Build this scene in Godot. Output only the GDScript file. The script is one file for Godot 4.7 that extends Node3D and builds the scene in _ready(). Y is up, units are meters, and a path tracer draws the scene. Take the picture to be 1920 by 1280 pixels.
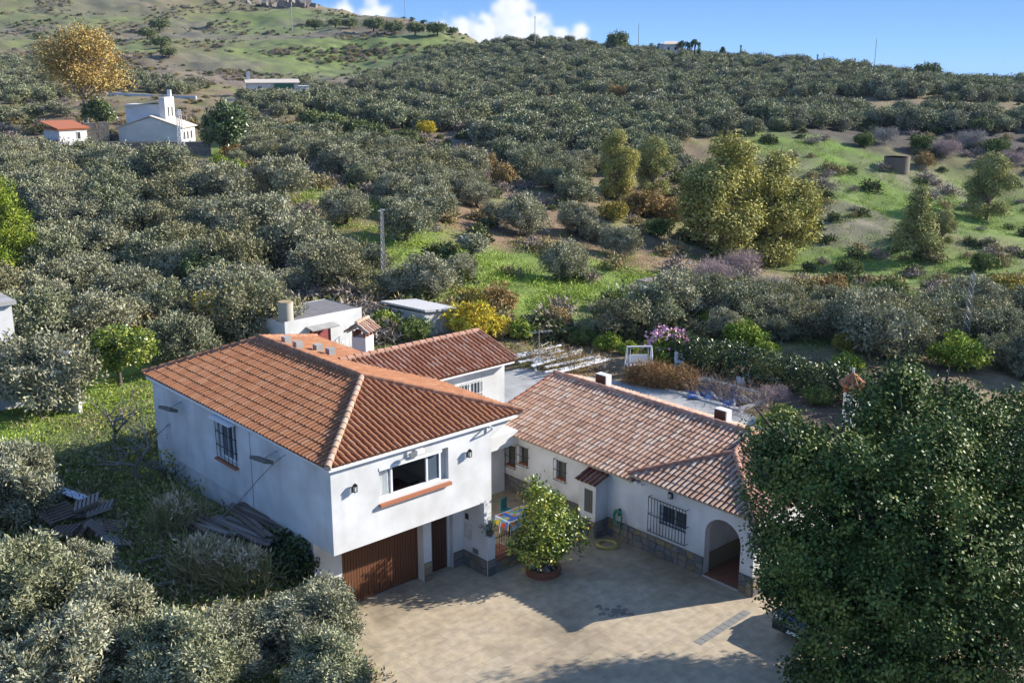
extends Node3D
# A white farmhouse with tiled roofs in an olive valley, seen from the air on a winter afternoon.
const F := 1981.16
const CAM := Vector3(-16.55, 18.32, 26.91)
const SUN := Vector3(1.0, 0.515, 0.47)
var cam_basis := Basis.from_euler(Vector3(deg_to_rad(-14.95), deg_to_rad(-42.043), 0.0))
var counts := {}
var rng := RandomNumberGenerator.new()
var M := {}
var protos := {}
var placed_trees: Array[Vector3] = []

# ---------------------------------------------------------------- helpers
class MB:
	var v := PackedVector3Array()
	var n := PackedVector3Array()
	var c := PackedColorArray()
	var ix := PackedInt32Array()
	var wear: FastNoiseLite = null
	var foot := -99.0
	func tri(a: Vector3, b: Vector3, d: Vector3, col := Color.WHITE) -> void:
		var nn := (b - a).cross(d - a).normalized()
		var k := v.size()
		v.push_back(a); v.push_back(d); v.push_back(b)
		for i in 3:
			n.push_back(nn); c.push_back(col); ix.push_back(k + i)
	func quad(a: Vector3, b: Vector3, d: Vector3, e: Vector3, col := Color.WHITE) -> void:   # counter-clockwise seen from outside
		var nn := (d - a).cross(e - b).normalized()
		var k := v.size()
		v.push_back(a); v.push_back(b); v.push_back(d); v.push_back(e)
		for i in 4:
			n.push_back(nn); c.push_back(col)
		ix.append_array(PackedInt32Array([k, k + 2, k + 1, k, k + 3, k + 2]))
	func box(t: Transform3D, s: Vector3, col := Color.WHITE) -> void:
		var h := s * 0.5
		var p := []
		for i in 8:
			p.append(t * Vector3(h.x if i & 1 else -h.x, h.y if i & 2 else -h.y, h.z if i & 4 else -h.z))
		for q in [[4, 5, 7, 6], [1, 0, 2, 3], [5, 1, 3, 7], [0, 4, 6, 2], [6, 7, 3, 2], [0, 1, 5, 4]]:
			quad(p[q[0]], p[q[1]], p[q[2]], p[q[3]], col)
	func bx(at: Vector3, s: Vector3, col := Color.WHITE) -> void:
		box(Transform3D(Basis(), at), s, col)
	func bar(a: Vector3, b: Vector3, w: float, h: float, col := Color.WHITE) -> void:
		var d := (b - a).normalized()
		var up := Vector3.UP if absf(d.y) < 0.95 else Vector3.RIGHT
		var x := up.cross(d).normalized()
		box(Transform3D(Basis(x, d.cross(x), d), (a + b) * 0.5), Vector3(w, h, a.distance_to(b)), col)
	func tube(pts: Array, radii: Array, seg := 6, col := Color.WHITE, cap := true) -> void:
		var k := v.size()
		var ref := Vector3(0.31, 0.2, 0.93)
		for i in pts.size():
			var d: Vector3 = ((pts[mini(i + 1, pts.size() - 1)] as Vector3) - (pts[maxi(i - 1, 0)] as Vector3)).normalized()
			var x := d.cross(ref).normalized()
			var y := d.cross(x)
			for j in seg:
				var a := TAU * j / seg
				var o := x * cos(a) + y * sin(a)
				v.push_back((pts[i] as Vector3) + o * float(radii[i])); n.push_back(o); c.push_back(col)
		for i in pts.size() - 1:
			for j in seg:
				var a := k + i * seg + j
				var b := k + i * seg + (j + 1) % seg
				ix.append_array(PackedInt32Array([a, a + seg, b, b, a + seg, b + seg]))
		if cap:
			for e in [0, pts.size() - 1]:
				var d: Vector3 = ((pts[1] as Vector3) - (pts[0] as Vector3)).normalized() * (-1.0 if e == 0 else 1.0)
				var q := v.size()
				v.push_back(pts[e]); n.push_back(d); c.push_back(col)
				for j in seg:
					v.push_back(v[k + e * seg + j]); n.push_back(d); c.push_back(col)
				for j in seg:
					if e == 0: ix.append_array(PackedInt32Array([q, q + 1 + j, q + 1 + (j + 1) % seg]))
					else: ix.append_array(PackedInt32Array([q, q + 1 + (j + 1) % seg, q + 1 + j]))
	func poly(pts: Array, up: Vector3, thick: float, col := Color.WHITE) -> void:   # a convex slab, its top through pts
		var m := pts.size()
		var nn := ((pts[1] as Vector3) - (pts[0] as Vector3)).cross((pts[2] as Vector3) - (pts[0] as Vector3))
		var o := pts.duplicate()
		if nn.dot(up) < 0: o.reverse()
		var d := up.normalized() * thick
		for i in range(1, m - 1):
			tri(o[0], o[i], o[i + 1], col)
			tri((o[0] as Vector3) - d, (o[i + 1] as Vector3) - d, (o[i] as Vector3) - d, col)
		for i in m:
			var a: Vector3 = o[i]
			var b: Vector3 = o[(i + 1) % m]
			quad(a - d, b - d, b, a, col)
	func wall(o: Vector3, u: Vector3, w: Vector3, holes: Array, deep: float, col := Color.WHITE) -> void:   # u and w span the wall, holes are Rect2 in metres
		var ul := u.length()
		var wl := w.length()
		var uu := u / ul
		var ww := w / wl
		var nn := uu.cross(ww)
		var xs := [0.0, ul]
		var ys := [0.0, wl]
		for h in holes:
			xs.append(h.position.x); xs.append(h.end.x); ys.append(h.position.y); ys.append(h.end.y)
		xs.sort(); ys.sort()
		for i in xs.size() - 1:
			for j in ys.size() - 1:
				if xs[i + 1] - xs[i] < 0.001 or ys[j + 1] - ys[j] < 0.001: continue
				var mid := Vector2(xs[i] + xs[i + 1], ys[j] + ys[j + 1]) * 0.5
				var open := false
				for h in holes:
					if h.has_point(mid): open = true
				if open: continue
				if wear:
					worn(o + uu * xs[i] + ww * ys[j], uu, ww, xs[i + 1] - xs[i], ys[j + 1] - ys[j], nn)
					continue
				quad(o + uu * xs[i] + ww * ys[j], o + uu * xs[i + 1] + ww * ys[j], o + uu * xs[i + 1] + ww * ys[j + 1], o + uu * xs[i] + ww * ys[j + 1], col)
		for h in holes:
			var a: Vector3 = o + uu * h.position.x + ww * h.position.y
			var b: Vector3 = o + uu * h.end.x + ww * h.position.y
			var d: Vector3 = o + uu * h.end.x + ww * h.end.y
			var e: Vector3 = o + uu * h.position.x + ww * h.end.y
			var t := nn * -deep
			quad(a, a + t, b + t, b, col); quad(b, b + t, d + t, d, col); quad(d, d + t, e + t, e, col); quad(e, e + t, a + t, a, col)
	func worn(o: Vector3, uu: Vector3, ww: Vector3, w: float, h: float, nn: Vector3) -> void:   # limewash with rain runs, and splashed dirt at its foot
		var a := maxi(1, int(ceil(w / 0.22)))
		var b := maxi(1, int(ceil(h / 0.3)))
		var k := v.size()
		for i in a + 1:
			for j in b + 1:
				var p := o + uu * (w * i / a) + ww * (h * j / b)
				var s := p.dot(uu) * 5.0
				var run := smoothstep(0.12, 0.55, wear.get_noise_2d(s, p.y * 0.45 + p.dot(nn) * 7.0)) * 0.075
				var blot := smoothstep(0.0, 0.6, wear.get_noise_2d(s * 0.3 + 90.0, p.y * 1.6 + p.dot(nn) * 3.0)) * 0.05
				var wet := (1.0 - smoothstep(0.0, 0.55, p.y - foot + 0.35 * wear.get_noise_2d(s + 300.0, 3.0))) * 0.26
				var f := 1.0 - run - blot - wet
				v.push_back(p); n.push_back(nn); c.push_back(Color(f, f * (1.0 - 0.02 * (1.0 - f)), f * (1.0 - 0.12 * (1.0 - f) - 0.06 * wet)))
		for i in a:
			for j in b:
				var q := k + i * (b + 1) + j
				ix.append_array(PackedInt32Array([q, q + b + 2, q + b + 1, q, q + 1, q + b + 2]))
	func mesh(mat: Material = null) -> ArrayMesh:
		var arr := []
		arr.resize(Mesh.ARRAY_MAX)
		arr[Mesh.ARRAY_VERTEX] = v; arr[Mesh.ARRAY_NORMAL] = n; arr[Mesh.ARRAY_COLOR] = c; arr[Mesh.ARRAY_INDEX] = ix
		var m := ArrayMesh.new()
		m.add_surface_from_arrays(Mesh.PRIMITIVE_TRIANGLES, arr)
		if mat: m.surface_set_material(0, mat)
		return m

func ray(px: float, py: float) -> Vector3: return cam_basis * Vector3((px - 960.0) / F, -(py - 640.0) / F, -1.0)
func at(px: float, py: float, d: float) -> Vector3: return CAM + ray(px, py) * d
func on(px: float, py: float, axis: int, val: float) -> Vector3:
	var r := ray(px, py)
	return CAM + r * ((val - CAM[axis]) / r[axis])
func pix(p: Vector3) -> Vector3:   # where a point of the valley lies in the view, and how far
	var q := (p - CAM) * cam_basis
	return Vector3(960.0 + F * q.x / -q.z, 640.0 - F * q.y / -q.z, -q.z)
func numbered(called: String, parent: Node) -> String:
	var key := str(parent.get_instance_id()) + called
	counts[key] = counts.get(key, -1) + 1
	return called if counts[key] == 0 else "%s_%03d" % [called, counts[key]]
func put(o: Node3D, called: String, parent: Node = self) -> Node3D:
	o.name = numbered(called, parent)
	parent.add_child(o, true)
	return o
func tag(o: Node3D, label: String, category := "", group := "", kind := "") -> Node3D:
	if label: o.set_meta("label", label)
	if category: o.set_meta("category", category)
	if group: o.set_meta("group", group)
	if kind: o.set_meta("kind", kind)
	return o
func thing(called: String, where: Vector3, label: String, category: String, group := "", turn := 0.0) -> Node3D:
	var o := Node3D.new()
	put(o, called)
	o.position = where
	o.rotation.y = turn
	return tag(o, label, category, group)
func part(called: String, mesh: Mesh, mat: Material, parent: Node, label := "") -> MeshInstance3D:
	var o := MeshInstance3D.new()
	o.mesh = mesh
	if mat: o.material_override = mat
	put(o, called, parent)
	if label: o.set_meta("label", label)
	return o
func built(called: String, b: MB, mat: Material, parent: Node, label := "") -> MeshInstance3D:
	return part(called, b.mesh(mat), null, parent, label)
func box_part(called: String, where: Vector3, size: Vector3, mat: Material, parent: Node, label := "") -> MeshInstance3D:
	var b := MB.new()
	b.bx(where, size)
	return built(called, b, mat, parent, label)
func lin(r: float, g: float, b: float) -> Color: return Color(r, g, b).linear_to_srgb()
func mat(called: String, col: Color, rough := 0.9, extra := {}) -> StandardMaterial3D:
	var m := StandardMaterial3D.new()
	m.resource_name = called
	m.albedo_color = Color(col.r, col.g, col.b).linear_to_srgb()
	m.roughness = rough
	for k in extra: m.set(k, extra[k])
	M[called] = m
	return m
func noise(seed_: int, freq: float, octaves := 4, kind := FastNoiseLite.TYPE_SIMPLEX_SMOOTH) -> FastNoiseLite:
	var f := FastNoiseLite.new()
	f.seed = seed_; f.frequency = freq; f.fractal_octaves = octaves; f.noise_type = kind
	return f
func noise_tex(seed_: int, freq: float, lo: Color, hi: Color, size := 512, octaves := 5) -> NoiseTexture2D:
	var t := NoiseTexture2D.new()
	t.width = size; t.height = size; t.seamless = true
	t.noise = noise(seed_, freq, octaves)
	var g := Gradient.new()
	g.set_color(0, lo.linear_to_srgb()); g.set_color(1, hi.linear_to_srgb())
	t.color_ramp = g
	return t
func triplanar(m: StandardMaterial3D, tex: Texture2D, per_metre: float, bump: Texture2D = null, cm := 1.0, world := true) -> StandardMaterial3D:
	if tex: m.albedo_texture = tex
	m.uv1_triplanar = true
	m.uv1_world_triplanar = world
	m.uv1_scale = Vector3.ONE * per_metre
	if bump:
		m.heightmap_enabled = true; m.heightmap_texture = bump; m.heightmap_scale = cm
	return m
func hang(b: MB, p: Vector3, q: Vector3, sag: float, r: float, col := Color.WHITE) -> void:
	var pts := []
	var rr := []
	for i in 13:
		var t := i / 12.0
		pts.append(p.lerp(q, t) + Vector3.DOWN * sag * 4.0 * t * (1.0 - t)); rr.append(r)
	b.tube(pts, rr, 5, col)

# ---------------------------------------------------------------- the place
func _ready() -> void:
	rng.seed = 20231
	look()
	materials()
	terrain()
	courtyard()
	main_house()
	low_house()
	tree_kinds()
	garden_sheds()
	far_buildings()
	terrace()
	courtyard_things()
	left_yard()
	masts()
	trees()
	shrubs()
	ground_cover()

func look() -> void:
	var cam := Camera3D.new()
	cam.name = "camera"
	cam.transform = Transform3D(cam_basis, CAM)
	cam.fov = 35.805; cam.near = 0.3; cam.far = 4000.0
	add_child(cam)
	cam.current = true
	var env := Environment.new()
	env.background_mode = Environment.BG_SKY
	env.sky = Sky.new()
	var pano := PanoramaSkyMaterial.new()
	pano.panorama = sky_texture()
	pano.energy_multiplier = 1.0
	env.sky.sky_material = pano
	env.ambient_light_source = Environment.AMBIENT_SOURCE_SKY
	env.tonemap_mode = Environment.TONE_MAPPER_LINEAR
	env.tonemap_exposure = 2.0
	env.sdfgi_enabled = true; env.ssao_enabled = true; env.ssil_enabled = true
	env.fog_enabled = true
	env.fog_density = 0.00006
	env.fog_light_color = Color(0.72, 0.82, 0.95)
	var we := WorldEnvironment.new()
	we.name = "world_environment"
	we.environment = env
	add_child(we)
	var sun := DirectionalLight3D.new()
	sun.name = "sun"
	sun.light_color = Color(1.0, 0.975, 0.93)
	sun.light_energy = 1.6
	sun.light_angular_distance = 0.5
	sun.shadow_enabled = true
	add_child(sun)
	sun.look_at_from_position(SUN * 100.0, Vector3.ZERO, Vector3.UP)

func sky_texture() -> ImageTexture:
	var w := 2048
	var h := 1024
	var im := Image.create(w, h, false, Image.FORMAT_RGBF)
	var stops := [[-90.0, Color(0.21, 0.35, 0.58)], [0.0, Color(0.19, 0.34, 0.59)], [0.6, Color(0.17, 0.325, 0.59)], [1.8, Color(0.14, 0.28, 0.53)], [3.2, Color(0.115, 0.24, 0.49)], [8.0, Color(0.115, 0.23, 0.46)], [30.0, Color(0.115, 0.21, 0.43)], [90.0, Color(0.08, 0.15, 0.32)]]
	for y in h:
		var e := 90.0 - 180.0 * (y + 0.5) / h
		var col: Color = stops[-1][1]
		for i in stops.size() - 1:
			if e >= stops[i][0] and e <= stops[i + 1][0]:
				col = (stops[i][1] as Color).lerp(stops[i + 1][1], (e - stops[i][0]) / (stops[i + 1][0] - stops[i][0]))
		im.fill_rect(Rect2i(0, y, w, 1), col)
	# fair-weather clouds: [azimuth from north (-z) towards east (+x), base elevation, width, height] in degrees
	var heaps := [[40.6, 0.0, 1.6, 2.6], [42.0, 0.2, 1.5, 4.1], [43.2, 0.0, 1.3, 2.7], [38.9, 0.0, 1.7, 2.3], [36.8, 0.0, 1.5, 2.0], [44.6, 0.0, 1.1, 1.9], [45.5, 0.3, 0.7, 1.7], [34.9, 0.6, 1.5, 2.5], [33.2, 0.8, 1.6, 2.1], [38.0, 0.0, 6.0, 1.4],
		[-60.0, 1.0, 6.0, 3.0], [-52.0, 1.0, 4.0, 2.4], [110.0, 2.0, 5.0, 3.5], [118.0, 2.0, 6.0, 3.0], [200.0, 4.0, 9.0, 5.0], [212.0, 5.0, 7.0, 4.0], [265.0, 3.0, 8.0, 4.0], [-5.0, 2.0, 5.0, 2.5]]
	var f := noise(5, 0.9, 5)
	var f2 := noise(9, 0.35, 3)
	for y in range(440, 514):
		var e := 90.0 - 180.0 * (y + 0.5) / h
		for x in w:
			var az := 360.0 * (x + 0.5) / w
			var d := -1.0
			var lit := 0.0
			for k in heaps:
				var da := fposmod(az - k[0] + 180.0, 360.0) - 180.0
				if absf(da) > k[2] * 2.5: continue
				var q := Vector2(da / k[2], (e - k[1]) / (k[3]))
				var r := q.length()
				if q.y > -0.3 and r < 1.6:
					var t := 1.0 - r
					if t > d:
						d = t
						lit = clampf(0.55 + 0.55 * q.x + 0.45 * q.y, 0.0, 1.0)
			if d <= -0.5: continue
			d += 0.34 * f.get_noise_2d(az * 1.1, e * 1.5) + 0.1 * f2.get_noise_2d(az * 6.0, e * 6.0) - 0.02
			var a := smoothstep(0.02, 0.26, d)
			if a <= 0.0: continue
			lit = clampf(lit + 0.45 * f.get_noise_2d(az * 1.7 + 40.0, e * 2.2), 0.0, 1.0)
			var cc := Color(0.36, 0.40, 0.48).lerp(Color(0.57, 0.57, 0.58), lit)
			im.set_pixel(x, y, im.get_pixel(x, y).lerp(cc, a * 0.93))
	return ImageTexture.create_from_image(im)

func materials() -> void:
	var mottled := noise_tex(3, 0.012, Color(0.72, 0.70, 0.67), Color(1, 1, 1))
	var grain := noise_tex(4, 0.05, Color(0.3, 0.3, 0.3), Color(1, 1, 1))
	triplanar(mat("plaster", Color(0.70, 0.70, 0.70), 0.93, {"vertex_color_use_as_albedo": true}), noise_tex(11, 0.008, Color(0.72, 0.71, 0.68), Color(1, 1, 1), 512, 6), 0.13, grain, 0.5)
	triplanar(mat("aged_plaster", Color(0.62, 0.61, 0.59), 0.95, {"vertex_color_use_as_albedo": true}), noise_tex(12, 0.012, Color(0.62, 0.6, 0.57), Color(1, 1, 1), 512, 6), 0.3, grain, 0.8)
	triplanar(mat("tile", Color(1, 1, 1), 0.88, {"vertex_color_use_as_albedo": true}), noise_tex(13, 0.03, Color(0.62, 0.6, 0.58), Color(1, 1, 1), 512, 5), 0.6, grain, 0.4)
	triplanar(mat("mortar", Color(0.50, 0.44, 0.38), 0.95), mottled, 0.8, grain, 1.0)
	triplanar(mat("roof_deck", Color(0.24, 0.085, 0.04), 0.95), mottled, 0.8)
	triplanar(mat("stone", Color(1, 1, 1), 0.85, {"vertex_color_use_as_albedo": true}), noise_tex(14, 0.03, Color(0.5, 0.48, 0.46), Color(1, 1, 1)), 1.2, grain, 1.2)
	triplanar(mat("grout", Color(0.20, 0.18, 0.15), 0.95), mottled, 1.0, grain, 0.8)
	triplanar(mat("concrete", Color(0.40, 0.39, 0.37), 0.92), noise_tex(15, 0.008, Color(0.68, 0.66, 0.64), Color(1, 1, 1), 512, 6), 0.2, grain, 0.5)
	triplanar(mat("asphalt", Color(0.20, 0.19, 0.19), 0.92), mottled, 0.2)
	triplanar(mat("wood", Color(0.17, 0.062, 0.022), 0.62), noise_tex(16, 0.04, Color(0.55, 0.52, 0.5), Color(1, 1, 1)), 0.9, grain, 0.4)
	triplanar(mat("dark_wood", Color(0.075, 0.028, 0.014), 0.6), mottled, 0.9)
	triplanar(mat("grey_wood", Color(1, 1, 1), 0.9, {"vertex_color_use_as_albedo": true}), noise_tex(17, 0.05, Color(0.5, 0.5, 0.5), Color(1, 1, 1)), 1.4, grain, 0.6)
	triplanar(mat("bark", Color(1, 1, 1), 0.95, {"vertex_color_use_as_albedo": true}), noise_tex(18, 0.04, Color(0.5, 0.5, 0.5), Color(1, 1, 1)), 1.0, grain, 2.0)
	triplanar(mat("brick_clay", Color(0.27, 0.105, 0.055), 0.9), mottled, 1.5, grain, 0.6)
	triplanar(mat("sill_clay", Color(0.42, 0.16, 0.08), 0.8), mottled, 1.5)
	triplanar(mat("red_paint", Color(0.33, 0.07, 0.065), 0.6), mottled, 0.5)
	triplanar(mat("rock", Color(0.30, 0.26, 0.22), 0.95), noise_tex(19, 0.02, Color(0.4, 0.4, 0.4), Color(1, 1, 1)), 0.15, grain, 20.0)
	triplanar(mat("corrugated", Color(0.46, 0.46, 0.47), 0.8), mottled, 0.4)
	mat("white_paint", Color(0.72, 0.72, 0.72), 0.45)
	mat("iron", Color(0.035, 0.035, 0.038), 0.5, {"metallic": 0.4})
	mat("grey_iron", Color(0.32, 0.33, 0.34), 0.45, {"metallic": 0.7})
	mat("glass", Color(0.08, 0.11, 0.14), 0.05, {"metallic_specular": 0.8})
	mat("dark_inside", Color(0.03, 0.028, 0.026), 0.9)
	mat("curtain", Color(0.62, 0.62, 0.58), 0.95)
	mat("shutter", Color(0.10, 0.10, 0.085), 0.7)
	mat("lamp_glass", Color(0.55, 0.55, 0.5), 0.2)
	mat("paint", Color(1, 1, 1), 0.5, {"vertex_color_use_as_albedo": true})
	mat("cloth", Color(1, 1, 1), 0.9, {"vertex_color_use_as_albedo": true})
	mat("plastic", Color(1, 1, 1), 0.4, {"vertex_color_use_as_albedo": true})
	mat("leaf", Color(1, 1, 1), 0.7, {"metallic_specular": 0.25, "vertex_color_use_as_albedo": true, "backlight_enabled": true, "backlight": Color(0.30, 0.30, 0.12)})
	mat("glossy_leaf", Color(1, 1, 1), 0.38, {"vertex_color_use_as_albedo": true, "backlight_enabled": true, "backlight": Color(0.18, 0.24, 0.06)})
	mat("big_leaf", Color(1, 1, 1), 0.5, {"metallic_specular": 0.3, "vertex_color_use_as_albedo": true, "backlight_enabled": true, "backlight": Color(0.20, 0.24, 0.06)})
	mat("dry_leaf", Color(1, 1, 1), 0.9, {"vertex_color_use_as_albedo": true})
	var earth := mat("earth", Color(1, 1, 1), 0.97, {"vertex_color_use_as_albedo": true})
	triplanar(earth, noise_tex(21, 0.02, Color(0.52, 0.50, 0.46), Color(1, 1, 1), 1024, 6), 0.06, noise_tex(22, 0.06, Color(0.1, 0.1, 0.1), Color(1, 1, 1), 1024, 6), 14.0)
	M["paving"] = paving_material()

func paving_material() -> StandardMaterial3D:   # concrete stamped with a plank-stone pattern
	var n := 512
	var col := Image.create(n, n, false, Image.FORMAT_RGB8)
	var hgt := Image.create(n, n, false, Image.FORMAT_L8)
	var f := noise(31, 0.022, 5)
	var g := noise(33, 0.18, 3)
	var r := RandomNumberGenerator.new()
	r.seed = 4
	var rows := []
	var y := 0
	while y < n:
		var hh := 46 + r.randi_range(0, 21)
		if n - y - hh < 40: hh = n - y
		var cuts := [r.randi_range(15, 100)]
		while cuts[-1] < n - 85: cuts.append(cuts[-1] + r.randi_range(75, 165))
		var tones := []
		for i in cuts.size() + 1: tones.append(r.randf_range(0.95, 1.03))
		rows.append([y, y + hh, cuts, tones])
		y += hh
	for row in rows:
		for py in range(row[0], row[1]):
			for px in n:
				var edge := minf(py - row[0], row[1] - 1 - py)
				var at_cut := 0
				for cu in row[2]:
					edge = minf(edge, absf(px - cu))
					if px > cu: at_cut += 1
				var tone: float = row[3][0 if at_cut == row[2].size() else at_cut]
				var v := tone * (0.88 + 0.24 * f.get_noise_2d(px, py) + 0.12 * g.get_noise_2d(px, py))
				var joint := smoothstep(0.2, 1.6, edge)
				v *= 0.88 + 0.12 * joint
				var cc := Color(0.475 * v, 0.38 * v, 0.255 * v).lerp(Color(0.385 * v, 0.325 * v, 0.24 * v), clampf(0.5 + f.get_noise_2d(py * 0.7 + 300, px * 0.7), 0, 1) * 0.6)
				col.set_pixel(px, py, cc.linear_to_srgb())
				hgt.set_pixel(px, py, Color.from_hsv(0, 0, clampf(joint * 0.7 + 0.25 * g.get_noise_2d(px, py) + 0.15, 0, 1)))
	var m := mat("paving", Color(1, 1, 1), 0.85, {"vertex_color_use_as_albedo": true})
	return triplanar(m, ImageTexture.create_from_image(col), 1.0 / 5.6, ImageTexture.create_from_image(hgt), 0.6)

# ---------------------------------------------------------------- the lie of the land
var land_at := PackedVector2Array()
var land_w := PackedFloat64Array()
var land_plane := Vector3.ZERO
var rough1 := noise(41, 0.09, 3)
var rough2 := noise(42, 0.014, 4)
const LAND_STEP := 0.01

func survey() -> void:
	var p := []
	# levels read round the house, in metres
	for q in [[2, 0, 6], [8, 0, 6], [4, 0, 14], [11, 0, 12], [-1, 0, 10], [-4, 0.2, 18], [16, 0, 14], [22, 0, 8], [26, 0.3, -2], [26, 0.3, -12], [33, 0.3, -8], [32, 0.3, -14], [27, 0.3, -18], [38, 0.3, -6], [36, 0.4, -14],
			[-0.6, 2.1, -4], [-0.6, 2.1, -11], [-3, 2.1, -15], [-4, 2.0, -9], [-5, 1.7, -3], [-3, 1.2, 0.5], [-6, 1.0, 3], [-3.5, 0.5, 5], [-9, 1.0, 0], [-10, 0.4, 8], [-7, 1.6, -12], [4, 2.1, -25], [-1, 2.1, -25], [11, 1.8, -20], [16, 1.6, -24], [21, 1.5, -26], [2, 2.1, -36]]:
		p.append(Vector3(q[0], q[1], q[2]))
	# levels read off the view: x, y and how far off the place is
	for q in [[150, 480, 82], [60, 620, 66], [300, 520, 78], [20, 380, 98], [450, 430, 90], [340, 300, 148], [120, 270, 152], [50, 215, 193], [560, 370, 98], [700, 480, 82], [700, 300, 135], [1000, 440, 102], [1065, 535, 84], [880, 480, 88], [1260, 500, 97], [1200, 560, 80],
			[900, 320, 140], [1000, 280, 156], [800, 250, 164], [1150, 380, 123], [1200, 350, 135], [1400, 490, 117], [1250, 420, 119], [1550, 520, 108], [1500, 620, 74], [1800, 640, 73], [1900, 560, 90], [1700, 540, 103], [1300, 600, 74], [1600, 650, 67], [1750, 450, 123], [1880, 480, 119], [1600, 400, 135], [1850, 370, 152], [1550, 280, 160], [1480, 250, 168], [1700, 322, 156], [1850, 290, 168], [1850, 232, 188], [1650, 235, 186], [1400, 200, 205], [1100, 194, 215], [850, 194, 234], [640, 190, 246], [520, 178, 270], [250, 186, 197], [400, 190, 221], [1700, 190, 205], [1900, 210, 197],
			[1920, 173, 279], [1760, 158, 303], [1600, 142, 320], [1400, 124, 336], [1240, 110, 353], [1060, 94, 369], [900, 88, 394], [860, 66, 460], [760, 43, 508], [640, 28, 558], [580, 15, 590], [520, -4, 623], [1200, 140, 279], [1500, 150, 262], [1000, 130, 303], [850, 140, 328],
			[700, 110, 394], [600, 60, 492], [450, 80, 426], [350, 140, 328], [300, 40, 525], [150, 30, 525], [0, 40, 508], [0, 110, 361], [150, 150, 262], [0, 170, 238], [300, -80, 738], [0, -80, 700], [420, -40, 700], [250, 105, 369]]:
		p.append(at(q[0], q[1], q[2]))
	# the far side of the ridges falls away again
	for q in [[1900, 420, -14], [1500, 480, -6], [1150, 560, 4], [850, 760, 14], [1900, 900, -80], [1500, 900, -70], [1200, 1000, -60], [2200, 600, -60], [2300, 320, -4], [650, 880, 40], [400, 1000, 80], [0, 1000, 90], [1000, 900, -30], [700, 1150, 0]]:
		var e := at(q[0], 111, q[1])
		p.append(Vector3(e.x, q[2], e.z))
	for q in [[-60, -2, 40], [-30, -2, 60], [30, -3, 60], [70, -4, 20], [-70, 6, -40], [90, -6, 60], [-150, 10, 0], [150, -8, 120]]:
		p.append(Vector3(q[0], q[1], q[2]))
	# a thin plate bent through all of them
	var m := p.size()
	var w := m + 3
	var a := []
	for i in m:
		var row := PackedFloat64Array()
		row.resize(w + 1)
		for j in m:
			var dx: float = (p[i].x - p[j].x) * LAND_STEP
			var dz: float = (p[i].z - p[j].z) * LAND_STEP
			var d2 := dx * dx + dz * dz
			row[j] = 0.5 * d2 * log(d2) if d2 > 1e-12 else 0.0
		row[i] += 0.0012
		row[m] = 1.0; row[m + 1] = p[i].x * LAND_STEP; row[m + 2] = p[i].z * LAND_STEP; row[w] = p[i].y
		a.append(row)
	for k in 3:
		var row := PackedFloat64Array()
		row.resize(w + 1)
		for j in m: row[j] = 1.0 if k == 0 else (p[j].x if k == 1 else p[j].z) * LAND_STEP
		a.append(row)
	for k in w:
		var best := k
		for i in range(k, w):
			if absf(a[i][k]) > absf(a[best][k]): best = i
		var t = a[k]; a[k] = a[best]; a[best] = t
		var rk: PackedFloat64Array = a[k]
		for i in range(k + 1, w):
			var ri: PackedFloat64Array = a[i]
			var f := ri[k] / rk[k]
			if f == 0.0: continue
			for j in range(k, w + 1): ri[j] -= f * rk[j]
			a[i] = ri
	var x := PackedFloat64Array()
	x.resize(w)
	for k in range(w - 1, -1, -1):
		var s: float = a[k][w]
		for j in range(k + 1, w): s -= a[k][j] * x[j]
		x[k] = s / a[k][k]
	for i in m:
		land_at.push_back(Vector2(p[i].x, p[i].z) * LAND_STEP)
		land_w.push_back(x[i])
	land_plane = Vector3(x[m], x[m + 1], x[m + 2])

func near_rect(x: float, z: float, x0: float, x1: float, z0: float, z1: float, soft: float) -> float:
	var d := Vector2(maxf(maxf(x0 - x, x - x1), 0.0), maxf(maxf(z0 - z, z - z1), 0.0)).length()
	return 1.0 - smoothstep(0.0, soft, d)

func ground(x: float, z: float) -> float:
	var px := x * LAND_STEP
	var pz := z * LAND_STEP
	var h := land_plane.x + land_plane.y * px + land_plane.z * pz
	for i in land_w.size():
		var q := land_at[i]
		var dx := px - q.x
		var dz := pz - q.y
		var d2 := dx * dx + dz * dz
		if d2 > 1e-12: h += land_w[i] * 0.5 * d2 * log(d2)
	var far := clampf((Vector2(x + 16.5, z - 27.0).length() - 60.0) / 300.0, 0.0, 1.0)
	h += rough1.get_noise_2d(x, z) * lerpf(0.22, 1.0, far) + rough2.get_noise_2d(x, z) * lerpf(0.1, 3.2, far * far)
	# beyond the ridge on the right the land drops out of sight
	var off := Vector2(x - CAM.x, z - CAM.z)
	var far_off := off.length()
	if far_off > 400.0:
		var swing := rad_to_deg(Vector2(0.67, -0.743).angle_to(off))
		h -= (far_off - 400.0) * 0.32 * smoothstep(-4.0, 6.0, swing) + maxf(far_off - 760.0, 0.0) * 0.2
	var pad := maxf(near_rect(x, z, -0.6, 24.0, -0.9, 30.0, 1.2), near_rect(x, z, 0.35, 24.5, -13.0, 0.0, 0.5))
	h = lerpf(h, -0.12, pad)
	h = lerpf(h, 0.2, near_rect(x, z, 24.5, 33.5, -20.0, 3.0, 1.5))
	h = minf(h, lerpf(h, 0.1, near_rect(x, z, 11.0, 28.0, -18.6, 4.3, 0.8)))
	return h

func down(p: Vector3) -> Vector3: return Vector3(p.x, ground(p.x, p.z), p.z)

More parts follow.
